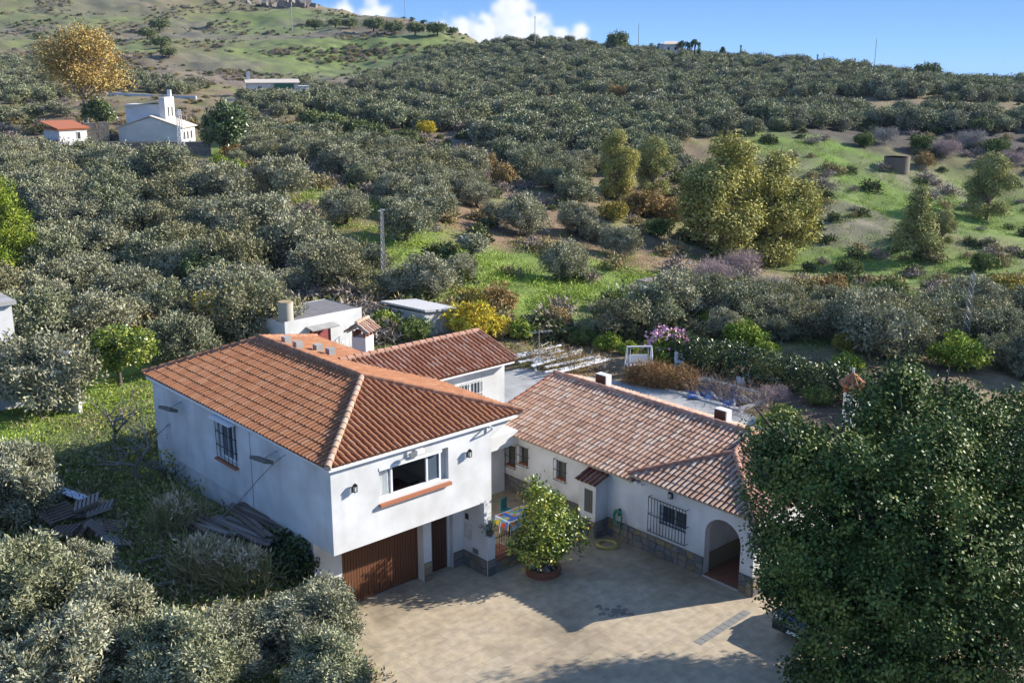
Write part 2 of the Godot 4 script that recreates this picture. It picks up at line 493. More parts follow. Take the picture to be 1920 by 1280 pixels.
func ground_at(px: float, py: float, first := 30.0, last := 900.0) -> Vector3:   # the first ground that this line of sight meets
	var r := ray(px, py)
	var t := first
	var step := 4.0
	while t < last:
		var q := CAM + r * t
		if q.y < ground(q.x, q.z):
			var lo := t - step
			var hi := t
			for i in 9:
				var m := (lo + hi) * 0.5
				var qm := CAM + r * m
				if qm.y < ground(qm.x, qm.z): hi = m
				else: lo = m
			return down(CAM + r * hi)
		t += step
		step = maxf(3.0, t * 0.025)
	return down(CAM + r * last)

const SOIL := Color(0.27, 0.175, 0.10)
const DRY := Color(0.32, 0.25, 0.145)
const WEED := Color(0.16, 0.185, 0.05)
const GRASS := Color(0.195, 0.285, 0.035)
const LUSH := Color(0.16, 0.255, 0.03)
const MEADOW := Color(0.19, 0.245, 0.07)
const SCRUB := Color(0.26, 0.205, 0.165)
var patches := []

func lay_patches() -> void:   # fields and bare ground: where, how wide and how deep (metres), what grows there, how strongly
	for q in [[860, 500, 7, 14, GRASS, 0.9], [790, 470, 6, 10, GRASS, 0.7], [1180, 520, 12, 10, GRASS, 1.0], [940, 520, 7, 12, GRASS, 0.8], [1060, 560, 9, 8, GRASS, 0.9], [1240, 530, 7, 8, GRASS, 1.0], [980, 430, 13, 9, SOIL, 1.0], [1060, 440, 12, 9, SOIL, 1.0], [1140, 465, 11, 10, SOIL, 1.0], [900, 420, 9, 8, SOIL, 0.9], [1230, 480, 8, 10, SOIL, 0.9], [880, 400, 9, 9, SOIL, 0.8],
			[560, 345, 11, 10, DRY, 0.9], [620, 380, 7, 8, GRASS, 0.6], [480, 420, 10, 10, SOIL, 0.6], [960, 300, 14, 14, SCRUB, 0.9], [1010, 285, 12, 14, DRY, 0.8], [860, 265, 9, 12, SCRUB, 0.8], [140, 450, 7, 10, SOIL, 0.9], [330, 480, 8, 9, SOIL, 0.6],
			[1420, 735, 4, 5, Color(0.16, 0.10, 0.07), 1.0], [1500, 745, 5, 6, Color(0.17, 0.11, 0.075), 1.0], [1370, 705, 4, 5, Color(0.16, 0.10, 0.07), 1.0], [150, 760, 8, 6, GRASS, 1.0], [60, 790, 7, 5, GRASS, 1.0], [220, 740, 6, 7, GRASS, 0.9], [170, 870, 5, 6, WEED, 0.9], [90, 860, 5, 5, WEED, 0.9], [240, 850, 4, 5, WEED, 0.8],
			[1530, 290, 13, 22, LUSH, 1.0], [1620, 330, 14, 16, LUSH, 1.0], [1700, 390, 16, 14, LUSH, 1.0], [1840, 420, 14, 16, LUSH, 1.0], [1560, 380, 16, 18, LUSH, 1.0], [1560, 470, 16, 16, LUSH, 1.0], [1660, 560, 12, 9, LUSH, 0.8], [1780, 500, 12, 10, LUSH, 0.9], [1890, 390, 10, 18, LUSH, 0.9], [1600, 420, 9, 9, SCRUB, 0.8], [1720, 340, 8, 7, SCRUB, 0.7],
			[1850, 262, 30, 16, Color(0.075, 0.062, 0.052), 1.0], [1660, 255, 22, 12, Color(0.09, 0.075, 0.06), 1.0], [1480, 330, 9, 12, SCRUB, 0.6], [390, 290, 18, 9, GRASS, 0.7], [300, 300, 9, 5, DRY, 0.8],
			[480, 60, 50, 70, MEADOW, 1.0], [640, 100, 50, 60, MEADOW, 1.0], [780, 90, 30, 60, MEADOW, 1.0], [560, 130, 40, 40, MEADOW, 0.9], [560, 40, 40, 60, MEADOW, 0.9], [100, 30, 50, 70, MEADOW, 0.8], [230, 90, 26, 40, MEADOW, 0.9], [60, 80, 30, 40, MEADOW, 0.7], [420, 30, 40, 50, GRASS, 0.4], [700, 80, 40, 20, GRASS, 0.35], [500, 105, 50, 16, GRASS, 0.4], [270, 100, 18, 16, GRASS, 0.5], [600, 182, 8, 9, GRASS, 1.0],
			[450, 145, 60, 30, SCRUB, 0.75], [300, 130, 30, 30, SCRUB, 0.75], [600, 165, 40, 22, SCRUB, 0.60], [330, 60, 26, 40, SCRUB, 0.75], [480, 68, 60, 14, SCRUB, 0.68], [700, 58, 40, 16, SCRUB, 0.68], [0, 60, 30, 30, SCRUB, 0.60], [50, 120, 30, 20, SCRUB, 0.60], [200, 10, 40, 30, SCRUB, 0.52], [500, 8, 40, 20, SCRUB, 0.60], [640, 38, 40, 14, SCRUB, 0.60]]:
		var g := ground_at(q[0], q[1])
		patches.append([g, q[2], q[3], q[4], q[5]])

func ground_colour(x: float, z: float, fine: FastNoiseLite, wide: FastNoiseLite) -> Color:
	var a := 0.5 + 0.75 * wide.get_noise_2d(x, z)
	var b := 0.5 + 0.9 * fine.get_noise_2d(x, z)
	var c := SOIL.lerp(DRY, clampf(a, 0, 1)).lerp(WEED, smoothstep(0.45, 0.85, b) * 0.75)
	var axis := Vector2(0.67, -0.743)
	for k in patches:
		var dx: float = x - k[0].x
		var dz: float = z - k[0].z
		if absf(dx) > 110.0 or absf(dz) > 110.0: continue
		var deep := dx * axis.x + dz * axis.y
		var side := dx * -axis.y + dz * axis.x
		var r := sqrt(side * side / (k[1] * k[1]) + deep * deep / (k[2] * k[2]))
		if r > 1.7: continue
		var t: float = smoothstep(1.25, 0.65, r + 0.75 * (b - 0.5) + 0.5 * (a - 0.5))
		c = c.lerp(k[3], t * k[4] * clampf(0.75 + 0.7 * (b - 0.35), 0.3, 1.0))
	return c * (0.82 + 0.36 * b) * (0.92 + 0.30 * rough1.get_noise_2d(x * 2.7, z * 2.7))

func terrain() -> void:
	survey()
	lay_patches()
	var fine := noise(51, 0.11, 4)
	var wide := noise(52, 0.02, 4)
	var angles := PackedFloat64Array()
	var a := -100.0
	while a < 100.0:
		angles.push_back(a)
		a += 0.26 if absf(a + 0.13) < 31.0 else (1.0 if absf(a) < 45.0 else 6.0)
	angles.push_back(100.0)
	var radii := PackedFloat64Array()
	var r := 14.0
	while r < 1250.0:
		radii.push_back(r)
		r += maxf(0.42, r * 0.0105)
	var st := MB.new()
	var w := angles.size()
	var cc := Vector2(CAM.x, CAM.z)
	var heading := atan2(-cam_basis.z.x, cam_basis.z.z)   # clockwise from -z
	for j in radii.size():
		for i in w:
			var t := heading + deg_to_rad(angles[i])
			var x := cc.x + sin(t) * radii[j]
			var z := cc.y - cos(t) * radii[j]
			st.v.push_back(Vector3(x, ground(x, z), z))
			st.c.push_back(ground_colour(x, z, fine, wide))
	st.n.resize(st.v.size())
	for j in radii.size():
		for i in w:
			var k := j * w + i
			var du := st.v[j * w + mini(i + 1, w - 1)] - st.v[j * w + maxi(i - 1, 0)]
			var dr := st.v[mini(j + 1, radii.size() - 1) * w + i] - st.v[maxi(j - 1, 0) * w + i]
			st.n[k] = du.cross(dr).normalized()
			if i < w - 1 and j < radii.size() - 1:
				st.ix.append_array(PackedInt32Array([k, k + w, k + 1, k + 1, k + w, k + w + 1]))
	var o := built("terrain", st, M.earth, self)
	tag(o, "", "", "", "structure")

# ---------------------------------------------------------------- roofs, walls and windows
const TILE_W := 0.225
const COURSE := 0.38
var tile_meshes := {}
const ORANGE := [Color(0.40, 0.165, 0.072), Color(0.43, 0.185, 0.085), Color(0.37, 0.147, 0.064), Color(0.45, 0.215, 0.11), Color(0.41, 0.172, 0.078)]
const PINK := [Color(0.57, 0.36, 0.255), Color(0.54, 0.33, 0.225), Color(0.61, 0.42, 0.32), Color(0.51, 0.30, 0.20), Color(0.59, 0.39, 0.285), Color(0.62, 0.47, 0.37), Color(0.40, 0.24, 0.17)]
const RED := [Color(0.41, 0.18, 0.095), Color(0.45, 0.215, 0.125), Color(0.37, 0.155, 0.08), Color(0.49, 0.28, 0.19)]

func tile_mesh(col: Color, key: String) -> Mesh:
	if tile_meshes.has(key): return tile_meshes[key]
	var st := MB.new()
	var long := COURSE + 0.06
	var prof := []
	for i in 7:
		var a := PI - PI * i / 6.0
		prof.append(Vector2(cos(a) * 0.079, sin(a) * 0.070))
	prof.append(Vector2(TILE_W * 0.5, -0.026))
	prof.append(Vector2(TILE_W - 0.079, 0.0))
	for i in prof.size() - 1:
		var p: Vector2 = prof[i]
		var q: Vector2 = prof[i + 1]
		var dirt_shade := 0.62 if key.begins_with("pink") else 1.0
		var cc := col if i < 6 else Color(col.r * 0.45, col.g * 0.34, col.b * 0.30) * dirt_shade   # channel tiles dirty, and painted darker for the shade between covers
		st.quad(Vector3(p.x, p.y + 0.034, long), Vector3(q.x, q.y + 0.034, long), Vector3(q.x, q.y, 0), Vector3(p.x, p.y, 0), cc)
		if i < 6: st.quad(Vector3(p.x * 0.8, p.y * 0.8 + 0.014, long), Vector3(q.x * 0.8, q.y * 0.8 + 0.014, long), Vector3(q.x, q.y + 0.034, long), Vector3(p.x, p.y + 0.034, long), cc)
	tile_meshes[key] = st.mesh(M.tile)
	return tile_meshes[key]

func slope(out: Array, corners: Array, tones: int, seed_ := 1) -> void:   # corners: the first two are the eave, left to right seen from outside
	var r := RandomNumberGenerator.new()
	r.seed = seed_
	var o: Vector3 = corners[0]
	var u: Vector3 = ((corners[1] as Vector3) - o).normalized()
	var n: Vector3 = u.cross((corners[2] as Vector3) - o).normalized()
	var up: Vector3 = n.cross(u)
	var poly := PackedVector2Array()
	var u0 := 1e9
	var u1 := -1e9
	for c in corners:
		var d: Vector3 = (c as Vector3) - o
		poly.push_back(Vector2(d.dot(u), d.dot(up)))
		u0 = minf(u0, d.dot(u)); u1 = maxf(u1, d.dot(u))
	var cols := int((u1 - u0) / TILE_W)
	for i in cols + 1:
		var cu := u0 + (i + 0.4) * TILE_W
		var lo := 1e9
		var hi := -1e9
		for k in poly.size():
			var a := poly[k]
			var b := poly[(k + 1) % poly.size()]
			if (a.x - cu) * (b.x - cu) > 0 or absf(a.x - b.x) < 1e-6: continue
			var y := lerpf(a.y, b.y, (cu - a.x) / (b.x - a.x))
			lo = minf(lo, y); hi = maxf(hi, y)
		if hi - lo < 0.1: continue
		var j := int(floor(lo / COURSE + 0.01))
		while j * COURSE < hi - 0.06:
			var v0 := maxf(j * COURSE, lo) - 0.05
			var v1 := minf((j + 1) * COURSE + 0.01, hi)
			var stretch := (v1 - v0) / (COURSE + 0.06)
			if v1 - v0 > 0.1:
				var lean := Vector3(r.randf_range(-1, 1), r.randf_range(-1, 1), r.randf_range(-1, 1)) * 0.006
				var t := Transform3D(Basis(u + lean * 2.0, n, -up * stretch), o + u * cu + up * v1 + n * (0.012 + lean.y) + u * lean.x)
				out.append([t, r.randi() % tones, (t.origin + Vector3(0, 0, 0.0)).distance_to(CAM)])
			j += 1

func lay_tiles(roof: Node3D, list: Array, tones: Array, key: String, apart := 300) -> void:
	list.sort_custom(func(p, q): return p[2] < q[2])
	for i in mini(apart, list.size()):
		var o := part("roof_tile", tile_mesh(tones[list[i][1]], key + str(list[i][1])), null, roof)
		o.transform = list[i][0]
	if list.size() > apart:
		var mm := MultiMesh.new()
		mm.transform_format = MultiMesh.TRANSFORM_3D
		mm.use_colors = true
		mm.mesh = tile_mesh(Color.WHITE, "white")
		mm.instance_count = list.size() - apart
		for i in range(apart, list.size()):
			mm.set_instance_transform(i - apart, list[i][0])
			mm.set_instance_color(i - apart, tones[list[i][1]])
		var mi := MultiMeshInstance3D.new()
		mi.multimesh = mm
		put(mi, "tile_field", roof)
		mi.set_meta("kind", "stuff")

func ridge(roof: Node3D, a: Vector3, b: Vector3, tones: Array, r := 0.115, bed := true) -> void:   # from the high end to the low end
	var d := (b - a).normalized()
	var x := d.cross(Vector3.UP).normalized()
	var y := x.cross(d)
	var n := int(round(a.distance_to(b) / 0.36))
	var step := a.distance_to(b) / n
	for i in n:
		var key := "ridge%s%s%d" % [str(r), str(tones[0]), i % tones.size()]
		if not tile_meshes.has(key):
			var st := MB.new()
			var col: Color = tones[i % tones.size()]
			for k in 8:
				var p := PI * (-0.08 + 1.16 * k / 8.0)
				var q := PI * (-0.08 + 1.16 * (k + 1) / 8.0)
				var pa := Vector3(-cos(p), sin(p), 0)
				var qa := Vector3(-cos(q), sin(q), 0)
				var e := Vector3(0, 0.018, 0.42)
				st.quad(pa * r + e, qa * r + e, qa * r * 0.86, pa * r * 0.86, col)
				st.quad(pa * r * 0.84 + e, qa * r * 0.84 + e, qa * r + e, pa * r + e, col)
			tile_meshes[key] = st.mesh(M.tile)
		var o := part("ridge_tile", tile_meshes[key], null, roof)
		o.transform = Transform3D(Basis(-x, y, d), a + d * (i * step) + y * (0.055 + 0.004 * sin(i * 2.3)))
	if bed:
		var m := MB.new()
		m.bar(a + y * 0.02, b + y * 0.02, r * 1.75, 0.15)
		built("ridge_mortar", m, M.mortar, roof)

func pane_window(house: Node3D, o: Vector3, u: Vector3, n: Vector3, w: float, h: float, back: float, lights: int, shut := false) -> Node3D:   # o: lower left corner on the wall face
	var win := Node3D.new()
	put(win, "window", house)
	win.transform = Transform3D(Basis(u, Vector3.UP, n), o)
	var f := MB.new()
	var t := 0.055
	for i in lights + 1: f.bx(Vector3(lerpf(t * 0.5, w - t * 0.5, float(i) / lights), h * 0.5, -back), Vector3(t, h, 0.06))
	for yy in [t * 0.5, h - t * 0.5]: f.bx(Vector3(w * 0.5, yy, -back + 0.003), Vector3(w, t, 0.05))
	built("frame", f, M.white_paint if not shut else M.shutter, win)
	for i in lights:
		var s := w / lights
		box_part("shutter" if shut else "pane", Vector3(s * (i + 0.5), h * 0.5, -back - 0.02), Vector3(s - 0.03, h - 0.05, 0.012), M.shutter if shut else M.glass, win)
	if not shut: box_part("dark_room", Vector3(w * 0.5, h * 0.5, -back - 0.2), Vector3(w, h, 0.02), M.dark_inside, win)
	return win

func window_bars(house: Node3D, o: Vector3, u: Vector3, n: Vector3, w: float, h: float, outward: float, upright: int, rails: int, m: Material, thick := 0.018) -> void:
	var g := Node3D.new()
	put(g, "window_bars", house)
	g.transform = Transform3D(Basis(u, Vector3.UP, n), o)
	for i in upright:
		var x := lerpf(0, w, float(i) / (upright - 1))
		box_part("bar", Vector3(x, h * 0.5, outward), Vector3(thick, h, thick), m, g)
	for j in rails:
		var y := lerpf(0.02, h - 0.02, float(j) / (rails - 1))
		var b := MB.new()
		b.bx(Vector3(w * 0.5, y, outward + 0.002), Vector3(w + thick, thick * 1.2, thick * 1.3))
		for x in [0.0, w]: b.bx(Vector3(x, y, outward * 0.5 - 0.02), Vector3(thick, thick, outward + 0.04))
		built("rail", b, m, g)

func wall_lamp(house: Node3D, p: Vector3, n: Vector3) -> void:
	var g := Node3D.new()
	put(g, "wall_lamp", house)
	g.transform = Transform3D(Basis(Vector3.UP.cross(n), Vector3.UP, n), p)
	var b := MB.new()
	b.bx(Vector3(0, -0.02, 0.01), Vector3(0.09, 0.2, 0.02))
	b.tube([Vector3(0, -0.1, 0.02), Vector3(0, -0.13, 0.09), Vector3(0, -0.09, 0.13)], [0.012, 0.012, 0.012], 6)
	for x in [-0.05, 0.05]:
		for z in [0.08, 0.18]: b.bx(Vector3(x, 0.03, z), Vector3(0.012, 0.2, 0.012))
	built("bracket", b, M.iron, g)
	var c := MB.new()
	c.tube([Vector3(0, 0.13, 0.13), Vector3(0, 0.17, 0.13), Vector3(0, 0.22, 0.13)], [0.095, 0.07, 0.012], 8)
	built("cap", c, M.iron, g)
	var d := MB.new()
	d.tube([Vector3(0, -0.085, 0.13), Vector3(0, -0.07, 0.13)], [0.05, 0.075], 8)
	built("cup", d, M.iron, g)
	box_part("lamp_glass", Vector3(0, 0.03, 0.13), Vector3(0.085, 0.18, 0.085), M.lamp_glass, g)

func flagstones(base: Node3D, o: Vector3, u: Vector3, h: float, n: Vector3, seed_: int, tones: Array) -> void:   # irregular slabs bedded on a wall foot
	var r := RandomNumberGenerator.new()
	r.seed = seed_
	var w := u.length()
	var ud := u / w
	var cols := maxi(1, int(round(w / 0.36)))
	var rows := maxi(1, int(round(h / 0.25)))
	var grid := []
	for i in cols + 1:
		var line := []
		for j in rows + 1:
			var q := Vector2(w * i / cols, h * j / rows)
			if i > 0 and i < cols: q.x += r.randf_range(-0.11, 0.11)
			if j > 0 and j < rows: q.y += r.randf_range(-0.075, 0.075)
			line.append(q)
		grid.append(line)
	for i in cols:
		for j in rows:
			var c := [grid[i][j], grid[i + 1][j], grid[i + 1][j + 1], grid[i][j + 1]]
			var mid: Vector2 = (c[0] + c[1] + c[2] + c[3]) * 0.25
			var st := MB.new()
			var top := []
			var foot := []
			var out := r.randf_range(0.028, 0.048)
			for q in c:
				var s: Vector2 = mid + (q - mid) * 0.93
				var e: Vector2 = mid + (q - mid) * 0.86
				foot.append(o + ud * s.x + Vector3.UP * s.y)
				top.append(o + ud * e.x + Vector3.UP * e.y + n * out)
			var col: Color = tones[r.randi() % tones.size()]
			col *= r.randf_range(0.8, 1.15)
			st.quad(top[0], top[1], top[2], top[3], col)
			for k in 4: st.quad(foot[k], foot[(k + 1) % 4], top[(k + 1) % 4], top[k], col)
			built("stone", st, M.stone, base)

const SLATE := [Color(0.19, 0.19, 0.19), Color(0.24, 0.22, 0.19), Color(0.15, 0.155, 0.16), Color(0.28, 0.24, 0.17), Color(0.21, 0.20, 0.18), Color(0.34, 0.26, 0.14)]
const BUFF := [Color(0.33, 0.27, 0.18), Color(0.28, 0.23, 0.16), Color(0.38, 0.31, 0.21)]

func dado(house: Node3D, o: Vector3, u: Vector3, h: float, n: Vector3, seed_: int, tones: Array) -> void:
	var st := MB.new()
	st.wall(o + n * 0.012, u, Vector3.UP * h, [], 0.0)
	var t := n * 0.045
	st.quad(o + Vector3.UP * h, o + Vector3.UP * h + t, o + Vector3.UP * h + t + u, o + Vector3.UP * h + u)
	var base := built("stone_base", st, M.grout, house)
	flagstones(base, o + n * 0.013, u, h, n, seed_, tones)

func boards(door: Node3D, o: Vector3, u: Vector3, w: float, h: float, n: Vector3, count: int, m: Material, called := "board") -> void:
	var s := w / count
	var st := MB.new()
	st.box(Transform3D(Basis(u, Vector3.UP, n), Vector3.ZERO), Vector3(s - 0.018, h, 0.035))
	var mesh := st.mesh(m)
	for i in count:
		var b := part(called, mesh, null, door)
		b.position = o + u * (s * (i + 0.5)) + Vector3.UP * (h * 0.5) + n * (0.004 if i % 2 else 0.0)

func main_house() -> void:
	var X := Vector3.RIGHT
	var Y := Vector3.UP
	var Z := Vector3.BACK
	var hs := thing("main_house", Vector3.ZERO, "two-storey white house with orange tiled hip roof above a brown garage door", "house")
	var w := MB.new()
	w.wear = noise(301, 0.35, 3)
	var fx := 6.71
	w.wall(Vector3(0, 2.87, 0), X * fx, Y * 2.98, [Rect2(1.84, 1.38, 2.91, 1.16)], 0.34)
	w.wall(Vector3(0, 2.87, -13.2), Z * 13.2, Y * 2.98, [Rect2(5.53, 1.25, 1.44, 1.5)], 0.2)
	w.wall(Vector3(fx, 0, 0), -Z * 13.2, Y * 5.85, [], 0.0)
	w.wall(Vector3(fx, 0, -13.2), -X * fx, Y * 5.85, [], 0.0)
	w.quad(Vector3(0, 2.87, -13.2), Vector3(fx, 2.87, -13.2), Vector3(fx, 2.87, 0), Vector3(0, 2.87, 0))
	w.poly([Vector3(fx, 5.28, 0.001), Vector3(7.72, 5.80, 0.001), Vector3(fx, 5.80, 0.001)], Z, 0.3)
	w.bx(Vector3(7.3, 5.86, -6.6), Vector3(1.1, 0.1, 13.3))
	built("upper_wall", w, M.plaster, hs)
	var lo := MB.new()
	lo.wear = noise(302, 0.35, 3)
	lo.foot = 0.0
	lo.wall(Vector3(0.09, -0.3, -13.2), Z * 11.78, Y * 3.165, [], 0.0)
	lo.wall(Vector3(0.09, -0.3, -1.42), X * 5.76, Y * 3.165, [Rect2(1.08, 0.3, 3.3, 2.6), Rect2(4.78, 0.3, 0.9, 2.55)], 0.12)
	lo.wall(Vector3(5.85, 0, -1.42), Z * 0.23, Y * 2.865, [], 0.0)
	lo.wall(Vector3(5.85, 0, -1.19), X * 0.51, Y * 2.865, [], 0.0)
	lo.wall(Vector3(6.36, 0, -1.19), Z * 1.187, Y * 2.868, [Rect2(0.1, 1.88, 0.2, 0.26)], 0.1)
	lo.wall(Vector3(6.36, 0, -0.003), X * 0.348, Y * 2.868, [], 0.0)
	built("lower_wall", lo, M.plaster, hs)
	var pil := MB.new()
	pil.bx(Vector3(4.57, 1.43, -1.24), Vector3(0.36, 2.86, 0.36))
	pil.tube([Vector3(4.57, 2.3, -1.0), Vector3(4.57, 2.55, -0.93), Vector3(4.57, 2.84, -0.72)], [0.09, 0.15, 0.22], 8)
	built("pilaster", pil, M.plaster, hs)
	dado(hs, Vector3(4.39, 0, -1.06), X * 0.36, 0.72, Z, 5, BUFF)
	dado(hs, Vector3(6.36, 0, -1.19), Z * 1.35, 0.62, -X, 6, SLATE)
	dado(hs, Vector3(5.85, 0, -1.19), X * 0.47, 0.62, Z, 7, SLATE)
	dado(hs, Vector3(6.36, 0, 0.18), X * 0.38, 0.62, Z, 8, SLATE)
	# the low gate pillar in front of the corner
	var gp := MB.new()
	gp.bx(Vector3(6.54, 0.74, 0.09), Vector3(0.36, 1.48, 0.176))
	gp.tube([Vector3(6.37, 1.48, 0.09), Vector3(6.71, 1.48, 0.09)], [0.088, 0.088], 10)
	built("gate_pillar", gp, M.plaster, hs)
	box_part("meter_door", Vector3(6.352, 1.43, -0.92), Vector3(0.02, 0.6, 0.44), M.aged_plaster, hs, "beige meter cupboard door on the shaded side wall")
	box_part("grille", Vector3(6.352, 2.01, -0.99), Vector3(0.02, 0.2, 0.16), M.iron, hs)
	box_part("vent", Vector3(6.352, 0.78, -0.5), Vector3(0.03, 0.2, 0.3), M.grey_iron, hs)
	# doors
	var gd := Node3D.new()
	put(gd, "garage_door", hs)
	box_part("door_frame", Vector3(2.82, 1.3, -1.53), Vector3(3.3, 2.6, 0.03), M.dark_wood, gd)
	boards(gd, Vector3(1.18, 0.02, -1.47), X, 3.28, 2.56, Z, 28, M.wood)
	for i in 28: box_part("stud", Vector3(1.18 + 3.28 / 28 * (i + 0.5), 1.27, -1.445), Vector3(0.025, 0.025, 0.02), M.iron, gd)
	var sd := Node3D.new()
	put(sd, "side_door", hs)
	box_part("door_frame", Vector3(5.32, 1.27, -1.53), Vector3(0.9, 2.54, 0.03), M.dark_wood, sd)
	boards(sd, Vector3(4.88, 0.02, -1.47), X, 0.88, 2.5, Z, 7, M.dark_wood)
	# cornice under the eaves
	var co := MB.new()
	co.bx(Vector3(3.86, 5.875, 0.06), Vector3(8.0, 0.11, 0.2))
	co.bx(Vector3(-0.055, 5.87, -6.7), Vector3(0.14, 0.1, 13.6))
	co.bx(Vector3(7.9, 5.87, -6.7), Vector3(0.12, 0.1, 13.3))
	built("cornice", co, M.white_paint, hs)
	# the wide window of the upper floor, and the room behind it
	var win := Node3D.new()
	put(win, "window", hs)
	var fr := MB.new()
	for x in [1.87, 2.42, 3.9, 4.46]: fr.bx(Vector3(x, 4.83, -0.14), Vector3(0.07, 1.14, 0.07))
	for y in [4.29, 5.37]: fr.bx(Vector3(3.16, y, -0.137), Vector3(2.64, 0.08, 0.06))
	fr.bx(Vector3(3.16, 5.35, -0.03), Vector3(2.62, 0.10, 0.1))
	built("frame", fr, M.white_paint, win)
	box_part("pane", Vector3(2.14, 4.83, -0.15), Vector3(0.5, 1.02, 0.012), M.glass, win).material_override = pane_clear()
	box_part("pane", Vector3(4.18, 4.83, -0.15), Vector3(0.5, 1.02, 0.012), M.glass, win)
	var cu := MB.new()
	for i in 9: cu.tube([Vector3(1.92 + i * 0.052, 4.3, -0.26), Vector3(1.92 + i * 0.052, 5.36, -0.26)], [0.034, 0.03], 6)
	built("curtain", cu, M.curtain, win)
	box_part("sill", Vector3(3.3, 4.10, 0.03), Vector3(3.0, 0.11, 0.2), M.sill_clay, win)
	box_part("reveal_shutter", Vector3(4.62, 4.83, -0.2), Vector3(0.24, 1.12, 0.03), M.aged_plaster, win)
	var rm := MB.new()
	rm.bx(Vector3(3.3, 3.0, -2.6), Vector3(6.2, 0.06, 4.4)); rm.bx(Vector3(3.3, 4.4, -4.6), Vector3(6.2, 2.8, 0.06)); rm.bx(Vector3(5.9, 4.4, -2.5), Vector3(0.06, 2.8, 4.2)); rm.bx(Vector3(0.7, 4.4, -2.5), Vector3(0.06, 2.8, 4.2)); rm.bx(Vector3(3.3, 5.75, -2.5), Vector3(6.3, 0.06, 4.4))
	built("room", rm, M.curtain, hs)
	var tb := thing("dining_table", Vector3(3.2, 3.03, -1.7), "dark wooden dining table behind the wide open window of the main house", "table")
	box_part("tabletop", Vector3(0, 0.75, 0), Vector3(1.8, 0.05, 0.9), M.dark_wood, tb)
	for q in [[-0.8, -0.38], [0.8, -0.38], [-0.8, 0.38], [0.8, 0.38]]: box_part("leg", Vector3(q[0], 0.36, q[1]), Vector3(0.07, 0.72, 0.07), M.dark_wood, tb)
	for i in 3:
		var ch := thing("dining_chair", Vector3(2.55 + 0.62 * i, 3.03, -0.95), ["dark dining chair at the left end of the open window", "dark dining chair in the middle of the open window", "dark dining chair at the right end of the open window"][i], "chair", "chairs behind the wide window", PI)
		box_part("seat", Vector3(0, 0.46, 0), Vector3(0.44, 0.05, 0.42), M.dark_wood, ch)
		box_part("backrest", Vector3(0, 0.95, -0.2), Vector3(0.42, 0.35, 0.035), M.dark_wood, ch)
		for q in [[-0.19, -0.19], [0.19, -0.19], [-0.19, 0.18], [0.19, 0.18]]: box_part("leg", Vector3(q[0], 0.45 if q[1] < 0 else 0.22, q[1]), Vector3(0.04, 0.9 if q[1] < 0 else 0.44, 0.04), M.dark_wood, ch)
	# window in the long side wall
	pane_window(hs, Vector3(0, 4.12, -7.67), Z, -X, 1.44, 1.5, 0.16, 3)
	window_bars(hs, Vector3(0, 4.06, -7.7), Z, -X, 1.5, 1.62, 0.06, 6, 4, M.iron)
	box_part("sill", Vector3(-0.06, 4.05, -6.95), Vector3(0.2, 0.07, 1.6), M.sill_clay, hs)
	box_part("window_hood", Vector3(-0.16, 5.72, -6.9), Vector3(0.32, 0.05, 1.5), M.white_paint, hs)
	for z in [-10.7, -3.5]:
		var fl := Node3D.new()
		put(fl, "floodlight", hs)
		var b := MB.new()
		b.box(Transform3D(Basis(Vector3(0.3, 0, 1).normalized(), -0.35), Vector3(-0.5, 5.3, z)), Vector3(0.34, 0.12, 1.0))
		built("lamp_body", b, M.shutter, fl)
		var a := MB.new()
		a.bar(Vector3(0, 5.55, z + 0.2), Vector3(-0.45, 5.36, z + 0.1), 0.03, 0.03)
		built("arm", a, M.grey_iron, fl)
	var cable := MB.new()
	cable.bx(Vector3(-0.006, 4.3, -5.2), Vector3(0.012, 2.9, 0.02))
	cable.tube([Vector3(-0.012, 5.6, -2.7), Vector3(-0.012, 5.15, -3.4), Vector3(-0.012, 4.2, -4.6), Vector3(-0.012, 3.0, -6.0)], [0.008, 0.008, 0.008, 0.008], 4)
	built("cable", cable, M.grey_iron, hs)
	wall_lamp(hs, Vector3(0.82, 4.98, 0), Z)
	wall_lamp(hs, Vector3(5.61, 4.94, 0), Z)
	var sp := Node3D.new()
	put(sp, "security_light", hs)
	var sb := MB.new()
	sb.bx(Vector3(3.05, 5.6, 0.03), Vector3(0.16, 0.16, 0.06)); sb.bar(Vector3(3.05, 5.6, 0.03), Vector3(3.05, 5.62, 0.2), 0.03, 0.03)
	built("bracket", sb, M.white_paint, sp)
	box_part("lamp_body", Vector3(3.02, 5.64, 0.26), Vector3(0.2, 0.14, 0.12), M.grey_iron, sp)
	box_part("lamp_shade", Vector3(3.45, 5.62, 0.1), Vector3(0.3, 0.14, 0.16), M.white_paint, sp)
	var br := MB.new()
	br.bar(Vector3(6.5, 5.78, 0.02), Vector3(6.5, 5.78, 0.36), 0.05, 0.05); br.bar(Vector3(6.5, 5.5, 0.02), Vector3(6.5, 5.76, 0.34), 0.045, 0.045); br.bx(Vector3(6.5, 5.64, 0.025), Vector3(0.05, 0.3, 0.05))
	built("awning_bracket", br, M.white_paint, hs)
	# ---- roof
	var A := Vector3(-0.17, 5.96, 0.14)
	var B := Vector3(-0.06, 5.96, -13.76)
	var C := Vector3(8.02, 5.96, 0.14)
	var R := Vector3(8.02, 6.05, -13.76)
	var D := Vector3(3.92, 7.2, -3.9)
	var E := Vector3(3.92, 7.2, -11.3)
	var TR := 12.46
	var ta := Vector3(7.75, 6.02, -4.98)
	var tb2 := Vector3(TR, 6.02, -4.98)
	var tc := Vector3(TR, 6.78, -7.45)
	var td := Vector3(5.3, 6.78, -7.45)
	var te := Vector3(TR, 6.02, -9.92)
	var tf := Vector3(7.75, 6.02, -9.92)
	var dk := MB.new()
